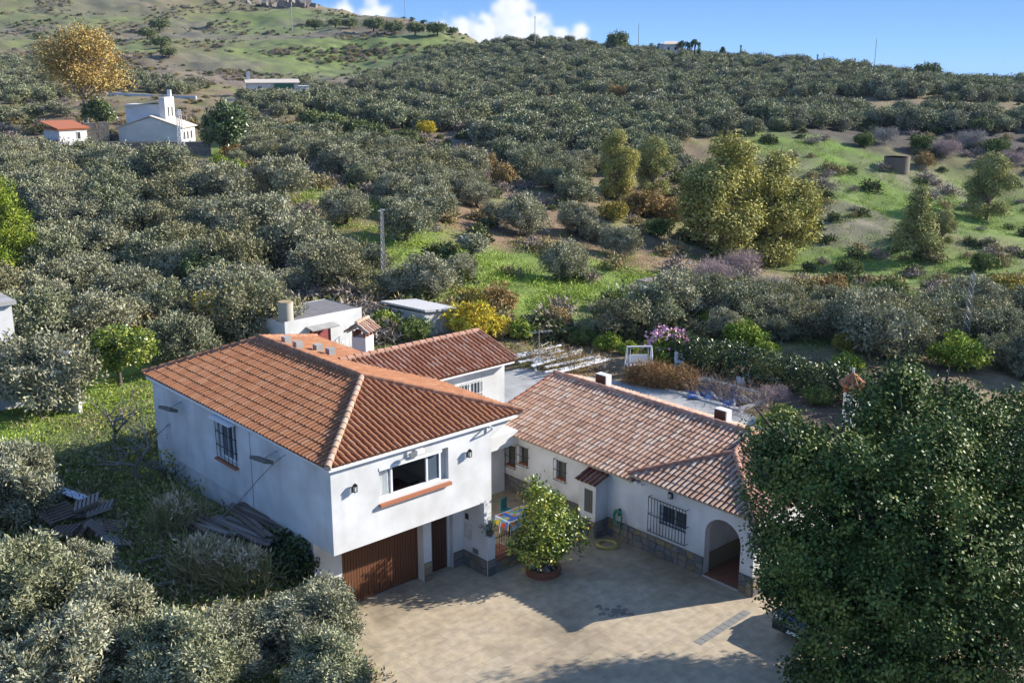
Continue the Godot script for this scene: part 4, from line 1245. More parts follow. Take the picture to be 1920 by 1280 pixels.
# ---------------------------------------------------------------- sheds
func garden_sheds() -> void:
	var f0 := on(533, 602, 1, 4.0) * Vector3(1, 0, 1)
	var f1 := on(678, 586, 1, 3.6) * Vector3(1, 0, 1)
	var u := (f1 - f0).normalized()
	var n := u.cross(Vector3.UP)   # towards the viewer
	var L := f0.distance_to(f1)
	var base := 1.4
	var sh := thing("shed", Vector3.ZERO, "white flat-roofed shed with a red double door", "shed")
	var w := MB.new()
	w.wear = noise(306, 0.35, 3)
	w.foot = base
	var o := f0 + Vector3.UP * base
	w.wall(o, u * L, Vector3.UP * (3.95 - base), [Rect2(1.65, 0, 1.45, 1.85)], 0.12)
	w.wall(o - n * 3.8, n * 3.8, Vector3.UP * (3.85 - base), [], 0.0)
	w.wall(o + u * L, -n * 3.8, Vector3.UP * (3.85 - base), [], 0.0)
	w.wall(o + u * L - n * 3.8, -u * L, Vector3.UP * (3.85 - base), [], 0.0)
	built("wall", w, M.plaster, sh)
	var bs := Basis(u, Vector3.UP, n)
	var rf := MB.new()
	rf.box(Transform3D(bs, f0 + u * L * 0.5 - n * 1.95 + Vector3.UP * 3.78), Vector3(L - 0.1, 0.1, 3.6))
	built("roof", rf, M.asphalt, sh)
	for k in 2:
		var d := MB.new()
		d.box(Transform3D(bs, f0 + u * (2.02 + 0.72 * k) - n * 0.1 + Vector3.UP * (base + 0.92)), Vector3(0.7, 1.84, 0.05))
		built("door", d, M.red_paint, sh)
	var cn := MB.new()
	cn.box(Transform3D(bs * Basis(Vector3.RIGHT, 0.16), f0 + u * 2.35 + n * 0.3 + Vector3.UP * 3.34), Vector3(1.9, 0.07, 0.75))
	built("canopy", cn, M.concrete, sh)
	var rl := MB.new()
	for i in 5:
		var q := f0 + u * (3.5 + 0.28 * i) + n * 0.5
		rl.bar(q + Vector3.UP * (1.6 + 0.12 * i), q + Vector3.UP * (2.4 + 0.12 * i), 0.02, 0.02)
	rl.bar(f0 + u * 3.4 + n * 0.5 + Vector3.UP * 2.38, f0 + u * 4.7 + n * 0.5 + Vector3.UP * 2.94, 0.03, 0.03)
	built("handrail", rl, M.white_paint, sh)
	var tk := MB.new()
	tk.tube([Vector3(0, 0, 0), Vector3(0, 0.06, 0), Vector3(0, 1.02, 0), Vector3(0, 1.06, 0), Vector3(0, 1.12, 0)], [0.42, 0.43, 0.43, 0.46, 0.46], 22)
	var t := thing("water_tank", f0 + u * 0.42 - n * 0.5 + Vector3.UP * 3.84, "round fibre-cement water tank on the corner of the shed roof", "water tank")
	built("barrel", tk, mat("fibre_cement", Color(0.40, 0.37, 0.31), 0.9), t)
	var lid := MB.new()
	lid.tube([Vector3(0, 1.121, 0), Vector3(0, 1.16, 0)], [0.45, 0.40], 22)
	built("lid", lid, mat("rusty_lid", Color(0.33, 0.25, 0.14), 0.9), t)
	# chimney with a little tiled roof
	var c := at(680, 640, 49.5)
	var ck := thing("tiled_chimney", Vector3(c.x, 1.0, c.z), "square white chimney under a small gabled tile roof behind the main roof", "chimney")
	var ct := at(680, 628, 49.5).y - 1.0
	box_part("stack", Vector3(0, ct * 0.5, 0), Vector3(0.82, ct, 0.72), mat("pink_plaster", Color(0.66, 0.55, 0.53), 0.95), ck)
	for q in [[-0.33, -0.28], [0.33, -0.28], [-0.33, 0.28], [0.33, 0.28], [0, 0.28], [0, -0.28]]: box_part("pier", Vector3(q[0], ct + 0.14, q[1]), Vector3(0.12, 0.28, 0.12), M.brick_clay, ck)
	var list := []
	for s in [1, -1]:
		var e0 := Vector3(-0.62 * s, ct + 0.26, 0.55 * s)
		slope(list, [e0, Vector3(0.62 * s, ct + 0.26, 0.55 * s), Vector3(0.62 * s, ct + 0.66, 0), Vector3(-0.62 * s, ct + 0.66, 0)], PINK.size(), 31)
	var dk := MB.new()
	dk.poly([Vector3(-0.6, ct + 0.26, 0.53), Vector3(0.6, ct + 0.26, 0.53), Vector3(0.6, ct + 0.65, 0), Vector3(-0.6, ct + 0.65, 0)], Vector3(0, 1, 0.5), 0.06)
	dk.poly([Vector3(-0.6, ct + 0.26, -0.53), Vector3(0.6, ct + 0.26, -0.53), Vector3(0.6, ct + 0.65, 0), Vector3(-0.6, ct + 0.65, 0)], Vector3(0, 1, -0.5), 0.06)
	var rr := built("roof", dk, M.mortar, ck)
	lay_tiles(rr, list, PINK, "pink")
	ridge(rr, Vector3(-0.6, ct + 0.68, 0), Vector3(0.6, ct + 0.68, 0), PINK.slice(0, 3), 0.1, false)
	ck.rotation.y = 0.5
	# the shed with the flat corrugated roof
	var k := [on(711, 564, 1, 3.1), on(778, 560, 1, 2.8), on(862, 577, 1, 2.75), on(797, 582, 1, 3.05)]
	var mid: Vector3 = (k[0] + k[1] + k[2] + k[3]) * 0.25
	var s2 := thing("garden_shed", Vector3.ZERO, "whitewashed garden shed with a flat grey corrugated roof at the meadow's edge", "shed")
	var b := MB.new()
	b.wear = noise(307, 0.5, 3)
	b.foot = 1.0
	for i in 4:
		var p0: Vector3 = mid + (k[(i + 1) % 4] - mid) * 0.9
		var p1: Vector3 = mid + (k[i] - mid) * 0.9
		b.wall(Vector3(p0.x, 0.4, p0.z), Vector3(p1.x - p0.x, 0, p1.z - p0.z), Vector3.UP * 2.4, [], 0.0)
	built("wall", b, M.aged_plaster, s2)
	var cs := 14
	for h in 2:
		var r := MB.new()
		for i in cs:
			var t0 := (h + float(i) / cs) * 0.5
			var t1 := (h + float(i + 1) / cs) * 0.5
			var y0 := 0.03 if i % 2 else 0.0
			var y1 := 0.0 if i % 2 else 0.03
			r.quad(k[0].lerp(k[3], t1) + Vector3.UP * y1, k[1].lerp(k[2], t1) + Vector3.UP * y1, k[1].lerp(k[2], t0) + Vector3.UP * y0, k[0].lerp(k[3], t0) + Vector3.UP * y0)
		r.poly([k[0].lerp(k[3], h * 0.5) - Vector3.UP * 0.02, k[1].lerp(k[2], h * 0.5) - Vector3.UP * 0.02, k[1].lerp(k[2], h * 0.5 + 0.5) - Vector3.UP * 0.02, k[0].lerp(k[3], h * 0.5 + 0.5) - Vector3.UP * 0.02], Vector3.UP, 0.1)
		built("roof_sheet", r, M.corrugated, s2)
	# the corner of a white house at the left edge
	var e := at(20, 562, 50)
	var lh := thing("white_house", Vector3.ZERO, "corner of a white house cut by the left edge, under a grey parapet slab", "house")
	box_part("wall", Vector3(e.x - 2.52, e.y * 0.5 - 0.1, e.z - 2.0), Vector3(5, e.y - 0.2, 4), M.plaster, lh)
	box_part("roof_slab", Vector3(e.x - 2.4, e.y - 0.1, e.z - 1.9), Vector3(5.1, 0.18, 4.3), M.concrete, lh)
	var pb := thing("white_beam", Vector3.ZERO, "white beam lying on the garden wall left of the citrus tree", "beam")
	tube_part("shaft", at(84, 657, 50), at(131, 661, 49.5), 0.09, M.white_paint, pb)
	var gw := MB.new()
	gw.bar(down(at(60, 668, 50)) + Vector3.UP * 0.9, down(at(140, 672, 49.5)) + Vector3.UP * 0.9, 0.25, 1.9)
	tag(built("garden_wall", gw, M.aged_plaster, self), "low wall under the white beam beside the citrus tree", "wall")

# ---------------------------------------------------------------- houses across the valley
func cottage(called: String, px: float, py: float, d0: float, label: String, turn: float) -> Node3D:
	var g := ground_at(px, py, d0)
	return thing(called, g, label, "house", "", turn)

func face_window(h: Node3D, p: Vector3, s: Vector3, m: Material = null) -> void:
	var w := Node3D.new()
	put(w, "window", h)
	w.position = p
	box_part("frame", Vector3.ZERO, s, M.white_paint, w)
	var q := s
	if s.x < s.z: q = Vector3(s.x + 0.06, s.y - 0.2, s.z - 0.2)
	else: q = Vector3(s.x - 0.2, s.y - 0.2, s.z + 0.06)
	box_part("pane", Vector3.ZERO, q, m if m else M.glass, w)

func gable(h: Node3D, c: Vector3, s: Vector3, rise_to: float, roof_mat: Material, thick := 0.14) -> void:   # a lean-to block: its roof rises from -z... to +z by rise_to
	var b := MB.new()
	b.bx(c + Vector3(0, s.y * 0.5, 0), s)
	var x := s.x * 0.5
	var z := s.z * 0.5
	b.quad(c + Vector3(-x, s.y, z), c + Vector3(x, s.y, z), c + Vector3(x, s.y + rise_to, z), c + Vector3(-x, s.y + rise_to, z)) if absf(rise_to) > 0.0 else null
	built("wall", b, M.plaster, h)
	var r := MB.new()
	r.poly([c + Vector3(-x - 0.2, s.y + 0.06, -z - 0.2), c + Vector3(x + 0.2, s.y + 0.06, -z - 0.2), c + Vector3(x + 0.2, s.y + 0.06 + rise_to, z + 0.2), c + Vector3(-x - 0.2, s.y + 0.06 + rise_to, z + 0.2)], Vector3.UP, thick)
	built("roof", r, roof_mat, h)

func far_buildings() -> void:
	var roof_red := triplanar(mat("far_tiles", Color(0.46, 0.15, 0.07), 0.9), noise_tex(71, 0.05, Color(0.6, 0.6, 0.6), Color(1, 1, 1)), 0.4)
	# small house with a red roof
	var h := cottage("small_house", 128, 272, 60, "small white house with a red mono-pitch roof below the golden tree", 0.12)
	gable(h, Vector3(0.5, -0.3, -1.6), Vector3(4.1, 2.6, 4.6), 0.0, roof_red, 0.2)
	(h.get_child(1) as Node3D).rotation.x = 0.0
	face_window(h, Vector3(1.3, 1.35, 0.71), Vector3(0.6, 1.1, 0.1), M.dark_inside)
	var rp := MB.new()
	rp.poly([Vector3(-1.9, 2.45, 1.0), Vector3(2.9, 2.45, 1.0), Vector3(2.9, 3.3, -4.2), Vector3(-1.9, 3.3, -4.2)], Vector3.UP, 0.12)
	built("roof_slope", rp, roof_red, h)
	# the stepped white house: its wide face lies in shade
	h = cottage("stepped_house", 275, 274, 60, "white house of stepped blocks with a tower window, left of the tall dark tree", -0.78)
	var sh := MB.new()
	sh.bx(Vector3(0.6, 1.2, -3), Vector3(9.4, 3.0, 6))
	sh.poly([Vector3(-4.1, 2.69, 0.001), Vector3(5.3, 2.69, 0.001), Vector3(0.8, 4.2, 0.001)], Vector3.BACK, 6.0)
	built("wall", sh, M.plaster, h)
	var rf := MB.new()
	rf.poly([Vector3(-4.4, 2.75, 0.2), Vector3(0.8, 4.45, 0.2), Vector3(0.8, 4.45, -6.2), Vector3(-4.4, 2.75, -6.2)], Vector3(-0.3, 1, 0), 0.14)
	rf.poly([Vector3(0.8, 4.45, 0.2), Vector3(5.7, 2.75, 0.2), Vector3(5.7, 2.75, -6.2), Vector3(0.8, 4.45, -6.2)], Vector3(0.3, 1, 0), 0.14)
	built("roof", rf, mat("bleached_tiles", Color(0.52, 0.45, 0.38), 0.9), h)
	var up := MB.new()
	up.bx(Vector3(-0.5, 4.4, -3.6), Vector3(6.0, 3.2, 3.6)); up.bx(Vector3(2.2, 4.9, -3.4), Vector3(0.9, 4.2, 3.9))
	built("upper_wall", up, M.plaster, h)
	var ur := MB.new()
	ur.poly([Vector3(-3.8, 5.7, -1.6), Vector3(2.0, 6.5, -1.6), Vector3(2.0, 6.5, -5.6), Vector3(-3.8, 5.7, -5.6)], Vector3.UP, 0.16)
	built("upper_roof", ur, M.bleached_tiles, h)
	for z in [-2.6, -4.1]: face_window(h, Vector3(2.66, 4.9, z), Vector3(0.1, 1.6, 0.7), M.dark_inside)
	box_part("chimney", Vector3(2.3, 7.3, -4.6), Vector3(0.5, 1.4, 0.5), M.plaster, h)
	for z in [-1.2, -2.6, -4.2]: face_window(h, Vector3(5.31, 1.5, z), Vector3(0.1, 1.3, 0.8), M.dark_inside)
	var bp := MB.new()
	bp.bx(Vector3(0.6, 0.2, 0.03), Vector3(9.3, 1.0, 0.08))
	built("stone_plinth", bp, M.rock, h)
	# terrace wall under it and rock wall beside it
	wall_run("terrace_wall", [[205, 283], [260, 284], [320, 283], [395, 282]], 1.3, 0.6, M.rock, "dark stone terrace wall below the stepped white house")
	wall_run("rock_wall", [[162, 270], [185, 268], [205, 268]], 3.0, 1.2, M.rock, "rough stone wall between the red-roofed house and the stepped house")
	# far farmhouse
	h = cottage("farmhouse", 512, 183, 80, "long low white farmhouse at the foot of the bare hill", -0.45)
	h.position.y += 0.6
	gable(h, Vector3(0, -2.3, -2.5), Vector3(12.0, 5.2, 6.0), 0.0, M.bleached_tiles)
	var fr := MB.new()
	fr.poly([Vector3(-6.4, 2.9, 0.9), Vector3(6.4, 2.9, 0.9), Vector3(6.4, 3.7, -2.8), Vector3(-6.4, 3.7, -2.8)], Vector3(0, 1, 0.4), 0.15)
	fr.poly([Vector3(-6.4, 3.7, -2.8), Vector3(6.4, 3.7, -2.8), Vector3(6.4, 2.9, -6.0), Vector3(-6.4, 2.9, -6.0)], Vector3(0, 1, -0.4), 0.15)
	built("roof_slope", fr, M.bleached_tiles, h)
	box_part("awning", Vector3(2.6, 2.0, 1.0), Vector3(4.6, 1.3, 0.12), mat("green_awning", Color(0.02, 0.12, 0.07), 0.7), h)
	face_window(h, Vector3(-3.0, 1.6, 0.56), Vector3(1.2, 1.2, 0.1))
	box_part("chimney", Vector3(-5.4, 4.6, -2.8), Vector3(0.9, 1.6, 0.9), M.plaster, h)
	h = cottage("outhouse", 560, 181, 80, "small white block beside the far farmhouse", -0.35)
	gable(h, Vector3(0, -0.3, -1.5), Vector3(5.2, 2.9, 4), 0.0, M.plaster)
	for x in [-1.2, 1.2]: face_window(h, Vector3(x, 1.4, 0.51), Vector3(0.8, 1.2, 0.1), M.dark_inside)
	h = cottage("water_butt", 643, 184, 80, "green-grey round tank right of the far farmhouse", 0.0)
	h.set_meta("category", "tank")
	var wb := MB.new()
	wb.tube([Vector3(0, -0.3, 0), Vector3(0, 1.3, 0), Vector3(0, 1.9, 0)], [1.1, 1.1, 0.2], 14, Color(0.18, 0.30, 0.28))
	built("barrel", wb, M.paint, h)
	h = cottage("hillside_hut", 905, 262, 80, "tiny white hut with a chimney above the scrubby knoll", -0.3)
	gable(h, Vector3(0, -0.3, -1.0), Vector3(3.0, 1.7, 2.4), 0.0, M.plaster)
	box_part("chimney", Vector3(-1.1, 1.7, -0.8), Vector3(0.5, 1.3, 0.5), M.plaster, h)
	var vs := at(1262, 98, crest_distance(1262))
	h = thing("ridge_villa", vs, "cream villa between cypresses and palms on the ridge", "house", "", -0.5)
	box_part("terrace_wall", Vector3(0, -4.5, -2.5), Vector3(9.0, 7.0, 7.0), M.rock, h)
	gable(h, Vector3(0, -1.0, -2.5), Vector3(6.6, 3.6, 6), 0.0, roof_red)
	var vr := MB.new()
	vr.poly([Vector3(-3.7, 2.5, 0.9), Vector3(3.7, 2.5, 0.9), Vector3(2.0, 3.6, -2.5), Vector3(-2.0, 3.6, -2.5)], Vector3(0, 1, 0.4), 0.15)
	built("roof_slope", vr, M.bleached_tiles, h)
	for x in [-1.8, 0.6]: face_window(h, Vector3(x, 1.2, 0.51), Vector3(0.9, 1.1, 0.1), M.dark_inside)
	# walls along the roads
	wall_run("road_wall", [[196, 180], [250, 184], [310, 187], [368, 189]], 1.0, 0.3, M.plaster, "long white wall along the road behind the stepped house")
	wall_run("road_wall", [[425, 190], [470, 191], [530, 193]], 0.7, 0.3, M.aged_plaster, "pale wall along the road below the far farmhouse")
	wall_run("road_wall", [[930, 194], [1060, 195], [1200, 195], [1320, 194], [1405, 194]], 0.5, 0.3, M.concrete, "thin grey parapet along the road across the middle of the valley side")
	wall_run("road_wall", [[1440, 195], [1520, 193], [1600, 193], [1740, 196]], 0.4, 0.3, M.concrete, "thin grey parapet along the road on the right")
	# the open round reservoir
	var tk := thing("reservoir", ground_at(1681, 318, 60), "open round concrete water tank on the green slope", "water tank")
	var ring := MB.new()
	ring.tube([Vector3(0, -0.5, 0), Vector3(0, 1.9, 0), Vector3(0, 1.9, 0), Vector3(0, 0.5, 0)], [1.85, 1.85, 1.65, 1.65], 26, Color.WHITE, false)
	built("ring", ring, triplanar(mat("old_concrete", Color(0.23, 0.19, 0.145), 0.95), noise_tex(91, 0.02, Color(0.5, 0.48, 0.45), Color(1, 1, 1)), 0.4), tk)
	var wt := MB.new()
	wt.tube([Vector3(0, 0.9, 0), Vector3(0, 0.95, 0)], [1.66, 1.66], 26)
	built("water", wt, M.dark_inside, tk)
	var wl := thing("well_box", ground_at(1268, 504, 50), "small concrete well box on the bare soil by the mauve bush", "well")
	box_part("curb", Vector3(0, 0.35, 0), Vector3(0.7, 0.9, 0.6), M.concrete, wl)
	box_part("lid", Vector3(0, 0.83, 0), Vector3(0.78, 0.07, 0.68), M.concrete, wl)
	var pl := thing("gate_post", ground_at(1205, 548, 45), "short white post with a flat slab top beside the prickly pear", "post")
	box_part("shaft", Vector3(0, 0.4, 0), Vector3(0.5, 1.0, 0.45), M.plaster, pl)
	box_part("slab", Vector3(0.35, 0.96, 0.1), Vector3(1.5, 0.1, 0.9), M.rock, pl)
	var sb := thing("stone_heap", ground_at(1235, 527, 45), "dark stone heap behind the short white post", "stones")
	var r := RandomNumberGenerator.new()
	r.seed = 8
	for i in 7:
		var m := MB.new()
		m.box(Transform3D(Basis.from_euler(Vector3(r.randf(), r.randf() * 3, r.randf())), Vector3(r.randf_range(-0.9, 0.9), 0.15, r.randf_range(-0.3, 0.3))), Vector3(0.6, 0.4, 0.45) * r.randf_range(0.6, 1.1))
		built("stone", m, M.rock, sb)
	# prickly pear
	var pp := thing("prickly_pear", ground_at(1162, 565, 45), "prickly pear with pale grey-green pads left of the short white post", "cactus")
	for i in 46:
		var m := MB.new()
		var c := Vector3(r.randfn() * 0.62, absf(r.randfn()) * 0.42 + 0.35, r.randfn() * 0.5)
		var bs := Basis.from_euler(Vector3(r.randf_range(-0.6, 0.6), r.randf() * PI, r.randf_range(-0.5, 0.5)))
		var pts := []
		for q in [[-0.17, 0.02], [-0.12, 0.1], [0.0, 0.16], [0.12, 0.13], [0.2, 0.02]]: pts.append(q)
		var last := []
		for s in 9:
			var g := TAU * s / 8.0
			var p := Vector3(cos(g) * 0.14, sin(g) * 0.2, 0)
			if s > 0:
				m.tri(c + bs * Vector3(0, 0, 0.035), c + bs * (last[0] as Vector3), c + bs * p, Color(0.19, 0.23, 0.12) if i % 3 else Color(0.27, 0.29, 0.19))
				m.tri(c + bs * Vector3(0, 0, -0.035), c + bs * p, c + bs * (last[0] as Vector3), Color(0.15, 0.19, 0.10))
			last = [p]
		built("pad", m, M.paint, pp)
	# rocks at the top of the bare hill
	var rk := thing("rock_outcrop", ground_at(545, 14, 200, 1000), "grey rock outcrop at the top of the bare hill", "rock")
	for i in 26:
		var m := MB.new()
		m.box(Transform3D(Basis.from_euler(Vector3(r.randf() * 3, r.randf() * 3, r.randf() * 3)), Vector3(r.randfn() * 9.0, r.randf_range(-0.5, 3.0), r.randfn() * 6.0)), Vector3(5.0, 3.5, 4.0) * r.randf_range(0.35, 1.0))
		built("boulder", m, M.rock, rk)

func wall_run(called: String, line: Array, high: float, thick: float, m: Material, label: String) -> void:
	var pts := []
	var d0 := pix(ground_at(line[0][0], line[0][1], 60)).z
	var d1 := lerpf(d0, pix(ground_at(line[-1][0], line[-1][1], 60)).z, 0.5)
	for i in line.size(): pts.append(at(line[i][0], line[i][1], lerpf(d0, d1, float(i) / (line.size() - 1))))
	var st := MB.new()
	for i in pts.size() - 1: st.bar(pts[i] + Vector3.UP * (high * 0.5 - 1.0), pts[i + 1] + Vector3.UP * (high * 0.5 - 1.0), thick, high + 2.0)
	tag(built(called, st, m, self), label, "wall")

# ---------------------------------------------------------------- things in the courtyard
func ring_tube(st: MB, c: Vector3, rx: float, rz: float, r: float, tilt: Basis, col := Color.WHITE, seg := 26) -> void:
	var pts := []
	var rr := []
	for i in seg + 1:
		var a := TAU * i / seg
		pts.append(c + tilt * Vector3(cos(a) * rx, 0, sin(a) * rz)); rr.append(r)
	st.tube(pts, rr, 6, col, false)

func courtyard_things() -> void:
	# lemon tree in its brick ring
	var c := Vector3(8.1, 0, 1.3)
	var pl := thing("planter", c, "round brick planter at the foot of the lemon tree", "planter")
	var bm := MB.new()
	bm.bx(Vector3.ZERO, Vector3(0.17, 0.13, 0.1))
	var bmesh := bm.mesh(M.brick_clay)
	for j in 2:
		for i in 22:
			var o := part("brick", bmesh, null, pl)
			var a := TAU * (i + 0.5 * j) / 22.0
			o.position = Vector3(cos(a) * 0.6, 0.07 + 0.14 * j, sin(a) * 0.6)
			o.rotation.y = -a + PI / 2
	var so := MB.new()
	so.tube([Vector3(0, 0.0, 0), Vector3(0, 0.2, 0)], [0.56, 0.56], 18, Color(0.09, 0.065, 0.045))
	built("soil", so, M.earth, pl)
	var r := RandomNumberGenerator.new()
	r.seed = 12
	for i in 9:
		var st := MB.new()
		st.box(Transform3D(Basis.from_euler(Vector3(r.randf(), r.randf() * 3, r.randf())), Vector3(r.randf_range(-0.4, 0.4), 0.24, r.randf_range(-0.4, 0.4))), Vector3(0.16, 0.1, 0.13) * r.randf_range(0.7, 1.2), Color(0.4, 0.37, 0.33))
		built("stone", st, M.stone, pl)
	var lt := thing("lemon_tree", c + Vector3(0, 0.2, 0), "lemon tree hung with yellow fruit in the courtyard", "tree")
	var lb := [[Vector3(0.0, 1.7, 0.05), Vector3(0.95, 0.9, 0.95)], [Vector3(0.85, 1.4, 0.5), Vector3(0.72, 0.75, 0.72)], [Vector3(-0.85, 1.05, 0.1), Vector3(0.55, 0.6, 0.55)], [Vector3(0.6, 1.75, -0.6), Vector3(0.7, 0.7, 0.7)], [Vector3(-0.4, 1.15, 0.75), Vector3(0.55, 0.6, 0.55)], [Vector3(-0.35, 2.6, 0.0), Vector3(0.4, 0.55, 0.4)], [Vector3(0.2, 1.0, 0.2), Vector3(0.9, 0.55, 0.9)], [Vector3(-0.25, 3.15, -0.1), Vector3(0.2, 0.4, 0.2)], [Vector3(0.55, 2.45, 0.1), Vector3(0.4, 0.45, 0.4)]]
	var lemon_boughs := []
	for q in lb: lemon_boughs.append([q[0], q[1] * 0.85])
	for i in 18:
		var q: Array = lb[r.randi() % 9]
		lemon_boughs.append([(q[0] as Vector3) + Vector3(r.randfn(), r.randfn(), r.randfn()).normalized() * (q[1] as Vector3).x * 0.95, Vector3.ONE * r.randf_range(0.18, 0.34)])
	part("crown", crown(660, lemon_boughs, 10000, 0.13, 0.042, [Color(0.07, 0.11, 0.015), Color(0.16, 0.21, 0.027), Color(0.28, 0.32, 0.045), Color(0.44, 0.44, 0.08)], {"mat": M.glossy_leaf, "bump": 1.0, "clump": 8, "spread": 0.2, "inner": 0.2}), null, lt)
	part("trunk", stems(661, lb.slice(0, 6), 0.07, 0.5, Color(0.15, 0.12, 0.09)), null, lt)
	var fm := SphereMesh.new()
	fm.radius = 0.042; fm.height = 0.1; fm.radial_segments = 8; fm.rings = 5
	fm.material = mat("lemon_skin", Color(0.62, 0.42, 0.02), 0.5)
	for i in 70:
		var b: Array = lb[r.randi() % 7]
		var u := Vector3(r.randfn(), r.randfn() - 0.2, r.randfn()).normalized()
		var o := part("lemon", fm, null, lt)
		o.position = (b[0] as Vector3) + u * (b[1] as Vector3) * 1.0
	# table under a checked cloth
	var tb := thing("garden_table", Vector3(9.75, 0, -2.0), "garden table beside the lemon tree, hidden to its legs by a bright cloth", "table")
	box_part("tabletop", Vector3(0, 0.73, 0), Vector3(1.5, 0.04, 0.9), M.white_paint, tb)
	for q in [[-0.6, -0.3], [0.6, -0.3], [-0.6, 0.3], [0.6, 0.3]]: box_part("leg", Vector3(q[0], 0.36, q[1]), Vector3(0.06, 0.72, 0.06), M.white_paint, tb)
	var dye := [Color(0.55, 0.22, 0.03), Color(0.06, 0.14, 0.42), Color(0.60, 0.46, 0.05), Color(0.12, 0.30, 0.45), Color(0.45, 0.07, 0.05), Color(0.22, 0.38, 0.10), Color(0.62, 0.33, 0.06), Color(0.35, 0.40, 0.52)]
	var cl := MB.new()
	var f := func(i, j):
		var x: float = -1.05 + 2.1 * i / 22.0
		var z: float = -0.78 + 1.56 * j / 16.0
		var over := maxf(absf(x) - 0.72, absf(z) - 0.42)
		var y := 0.765
		if over > 0:
			y -= over * 1.05
			x -= signf(x) * maxf(absf(x) - 0.74, 0.0) * 0.75
			z -= signf(z) * maxf(absf(z) - 0.44, 0.0) * 0.75
			x += 0.03 * sin(j * 1.4); z += 0.03 * sin(i * 1.5)
		return Vector3(x, y, z)
	for i in 22:
		for j in 16: cl.quad(f.call(i, j + 1), f.call(i + 1, j + 1), f.call(i + 1, j), f.call(i, j), dye[((i / 2) * 3 + (j / 2) * 5 + (i / 2) * (j / 2)) % 8])
	var co := built("tablecloth", cl, M.cloth, self)
	co.position = Vector3(9.75, 0, -2.0)
	tag(co, "patchwork cloth of coloured squares draped over the garden table", "tablecloth")
	var cc := [Color(0.03, 0.17, 0.16), Color(0.03, 0.17, 0.16)]
	for k in 2:
		var ch := thing("garden_chair", [Vector3(10.2, 0, -3.0), Vector3(10.75, 0, -1.4)][k], ["teal plastic chair behind the table with the bright cloth", "teal plastic chair between the bright cloth and the low house"][k], "chair", "teal chairs round the garden table", [0.3, -1.5][k])
		var teal: StandardMaterial3D = M.teal if M.has("teal") else mat("teal", cc[0], 0.4)
		box_part("seat", Vector3(0, 0.43, 0), Vector3(0.46, 0.05, 0.45), teal, ch)
		box_part("backrest", Vector3(0, 0.7, -0.21), Vector3(0.46, 0.48, 0.04), teal, ch)
		for q in [[-0.2, -0.2], [0.2, -0.2], [-0.2, 0.2], [0.2, 0.2]]: box_part("leg", Vector3(q[0], 0.21, q[1]), Vector3(0.05, 0.42, 0.05), teal, ch)
	# low wall, step and iron gate between the pillar and the lemon tree
	var lw := thing("low_wall", Vector3(6.72, 0, 0.05), "low dark stone wall topped by the iron gate beside the lemon tree", "wall")
	box_part("core", Vector3(0.85, 0.24, 0.0), Vector3(1.66, 0.48, 0.2), M.grout, lw)
	flagstones(lw, Vector3(0.02, 0, 0.101), Vector3(1.64, 0, 0), 0.46, Vector3.BACK, 41, SLATE)
	box_part("coping", Vector3(0.85, 0.505, 0.0), Vector3(1.7, 0.05, 0.28), M.brick_clay, lw)
	var gt := thing("iron_gate", Vector3(6.74, 0.53, 0.05), "black iron gate with upright bars on the low stone wall", "gate")
	for i in 9: tube_part("bar", Vector3(0.06 + i * 0.085, 0.0, 0), Vector3(0.06 + i * 0.085, 0.82 + 0.12 * sin(PI * i / 8.0), 0), 0.011, M.iron, gt, 5)
	tube_part("post", Vector3(0.8, -0.1, 0), Vector3(0.8, 1.12, 0), 0.028, M.iron, gt)
	for y in [0.06, 0.8]: tube_part("rail", Vector3(0.0, y, 0), Vector3(1.6, y, 0), 0.015, M.iron, gt, 5)
	for i in 8: tube_part("bar", Vector3(0.9 + i * 0.085, 0.0, 0), Vector3(0.9 + i * 0.085, 0.86, 0), 0.011, M.iron, gt, 5)
	tube_part("lamp_arm", Vector3(0.3, 0.9, -0.5), Vector3(0.3, 1.6, -0.5), 0.015, M.white_paint, gt, 5)
	var tl := MB.new()
	tl.bx(Vector3.ZERO, Vector3(0.285, 0.03, 0.285))
	var tlm := tl.mesh(M.brick_clay)
	var stp := thing("tiled_step", Vector3(6.75, 0, -0.25), "red tiled landing behind the iron gate", "step")
	box_part("slab", Vector3(0.85, 0.06, -0.55), Vector3(1.7, 0.12, 1.3), M.mortar, stp)
	for i in 5:
		for j in 4:
			var o := part("floor_tile", tlm, null, stp)
			o.position = Vector3(0.2 + 0.31 * i, 0.13, -1.05 + 0.31 * j)
	var pt := thing("flower_pot", Vector3(6.54, 1.55, 0.09), "dark flower pot with a small plant on the gate pillar", "flower pot")
	var pm := MB.new()
	pm.tube([Vector3.ZERO, Vector3(0, 0.18, 0)], [0.09, 0.14], 12, Color(0.06, 0.05, 0.045))
	built("pot", pm, M.paint, pt)
	part("leaves", crown(670, [[Vector3(0, 0.24, 0), Vector3(0.18, 0.18, 0.18)]], 200, 0.2, 0.014, [Color(0.05, 0.07, 0.03), Color(0.13, 0.15, 0.08)], {"clump": 3, "up": 0.6}), null, pt)
	# hoses
	var hr := thing("hose_reel", Vector3(12.2, 0.95, 1.3), "green garden hose coiled on a wall hook beside the lean-to", "hose")
	var hb := MB.new()
	for i in 6: ring_tube(hb, Vector3(-0.05 - 0.012 * (i % 3), 0.01 * i, 0.01 * sin(i * 2.0)), 0.24 + 0.012 * i, 0.17 + 0.012 * i, 0.017, Basis(Vector3.UP, Vector3(-1, 0, 0), Vector3.BACK), Color(0.02, 0.20, 0.11))
	hb.tube([Vector3(-0.05, -0.2, 0.1), Vector3(-0.06, -0.6, 0.16), Vector3(-0.04, -0.92, 0.25)], [0.017, 0.017, 0.017], 6, Color(0.02, 0.20, 0.11))
	built("coil", hb, M.plastic, hr)
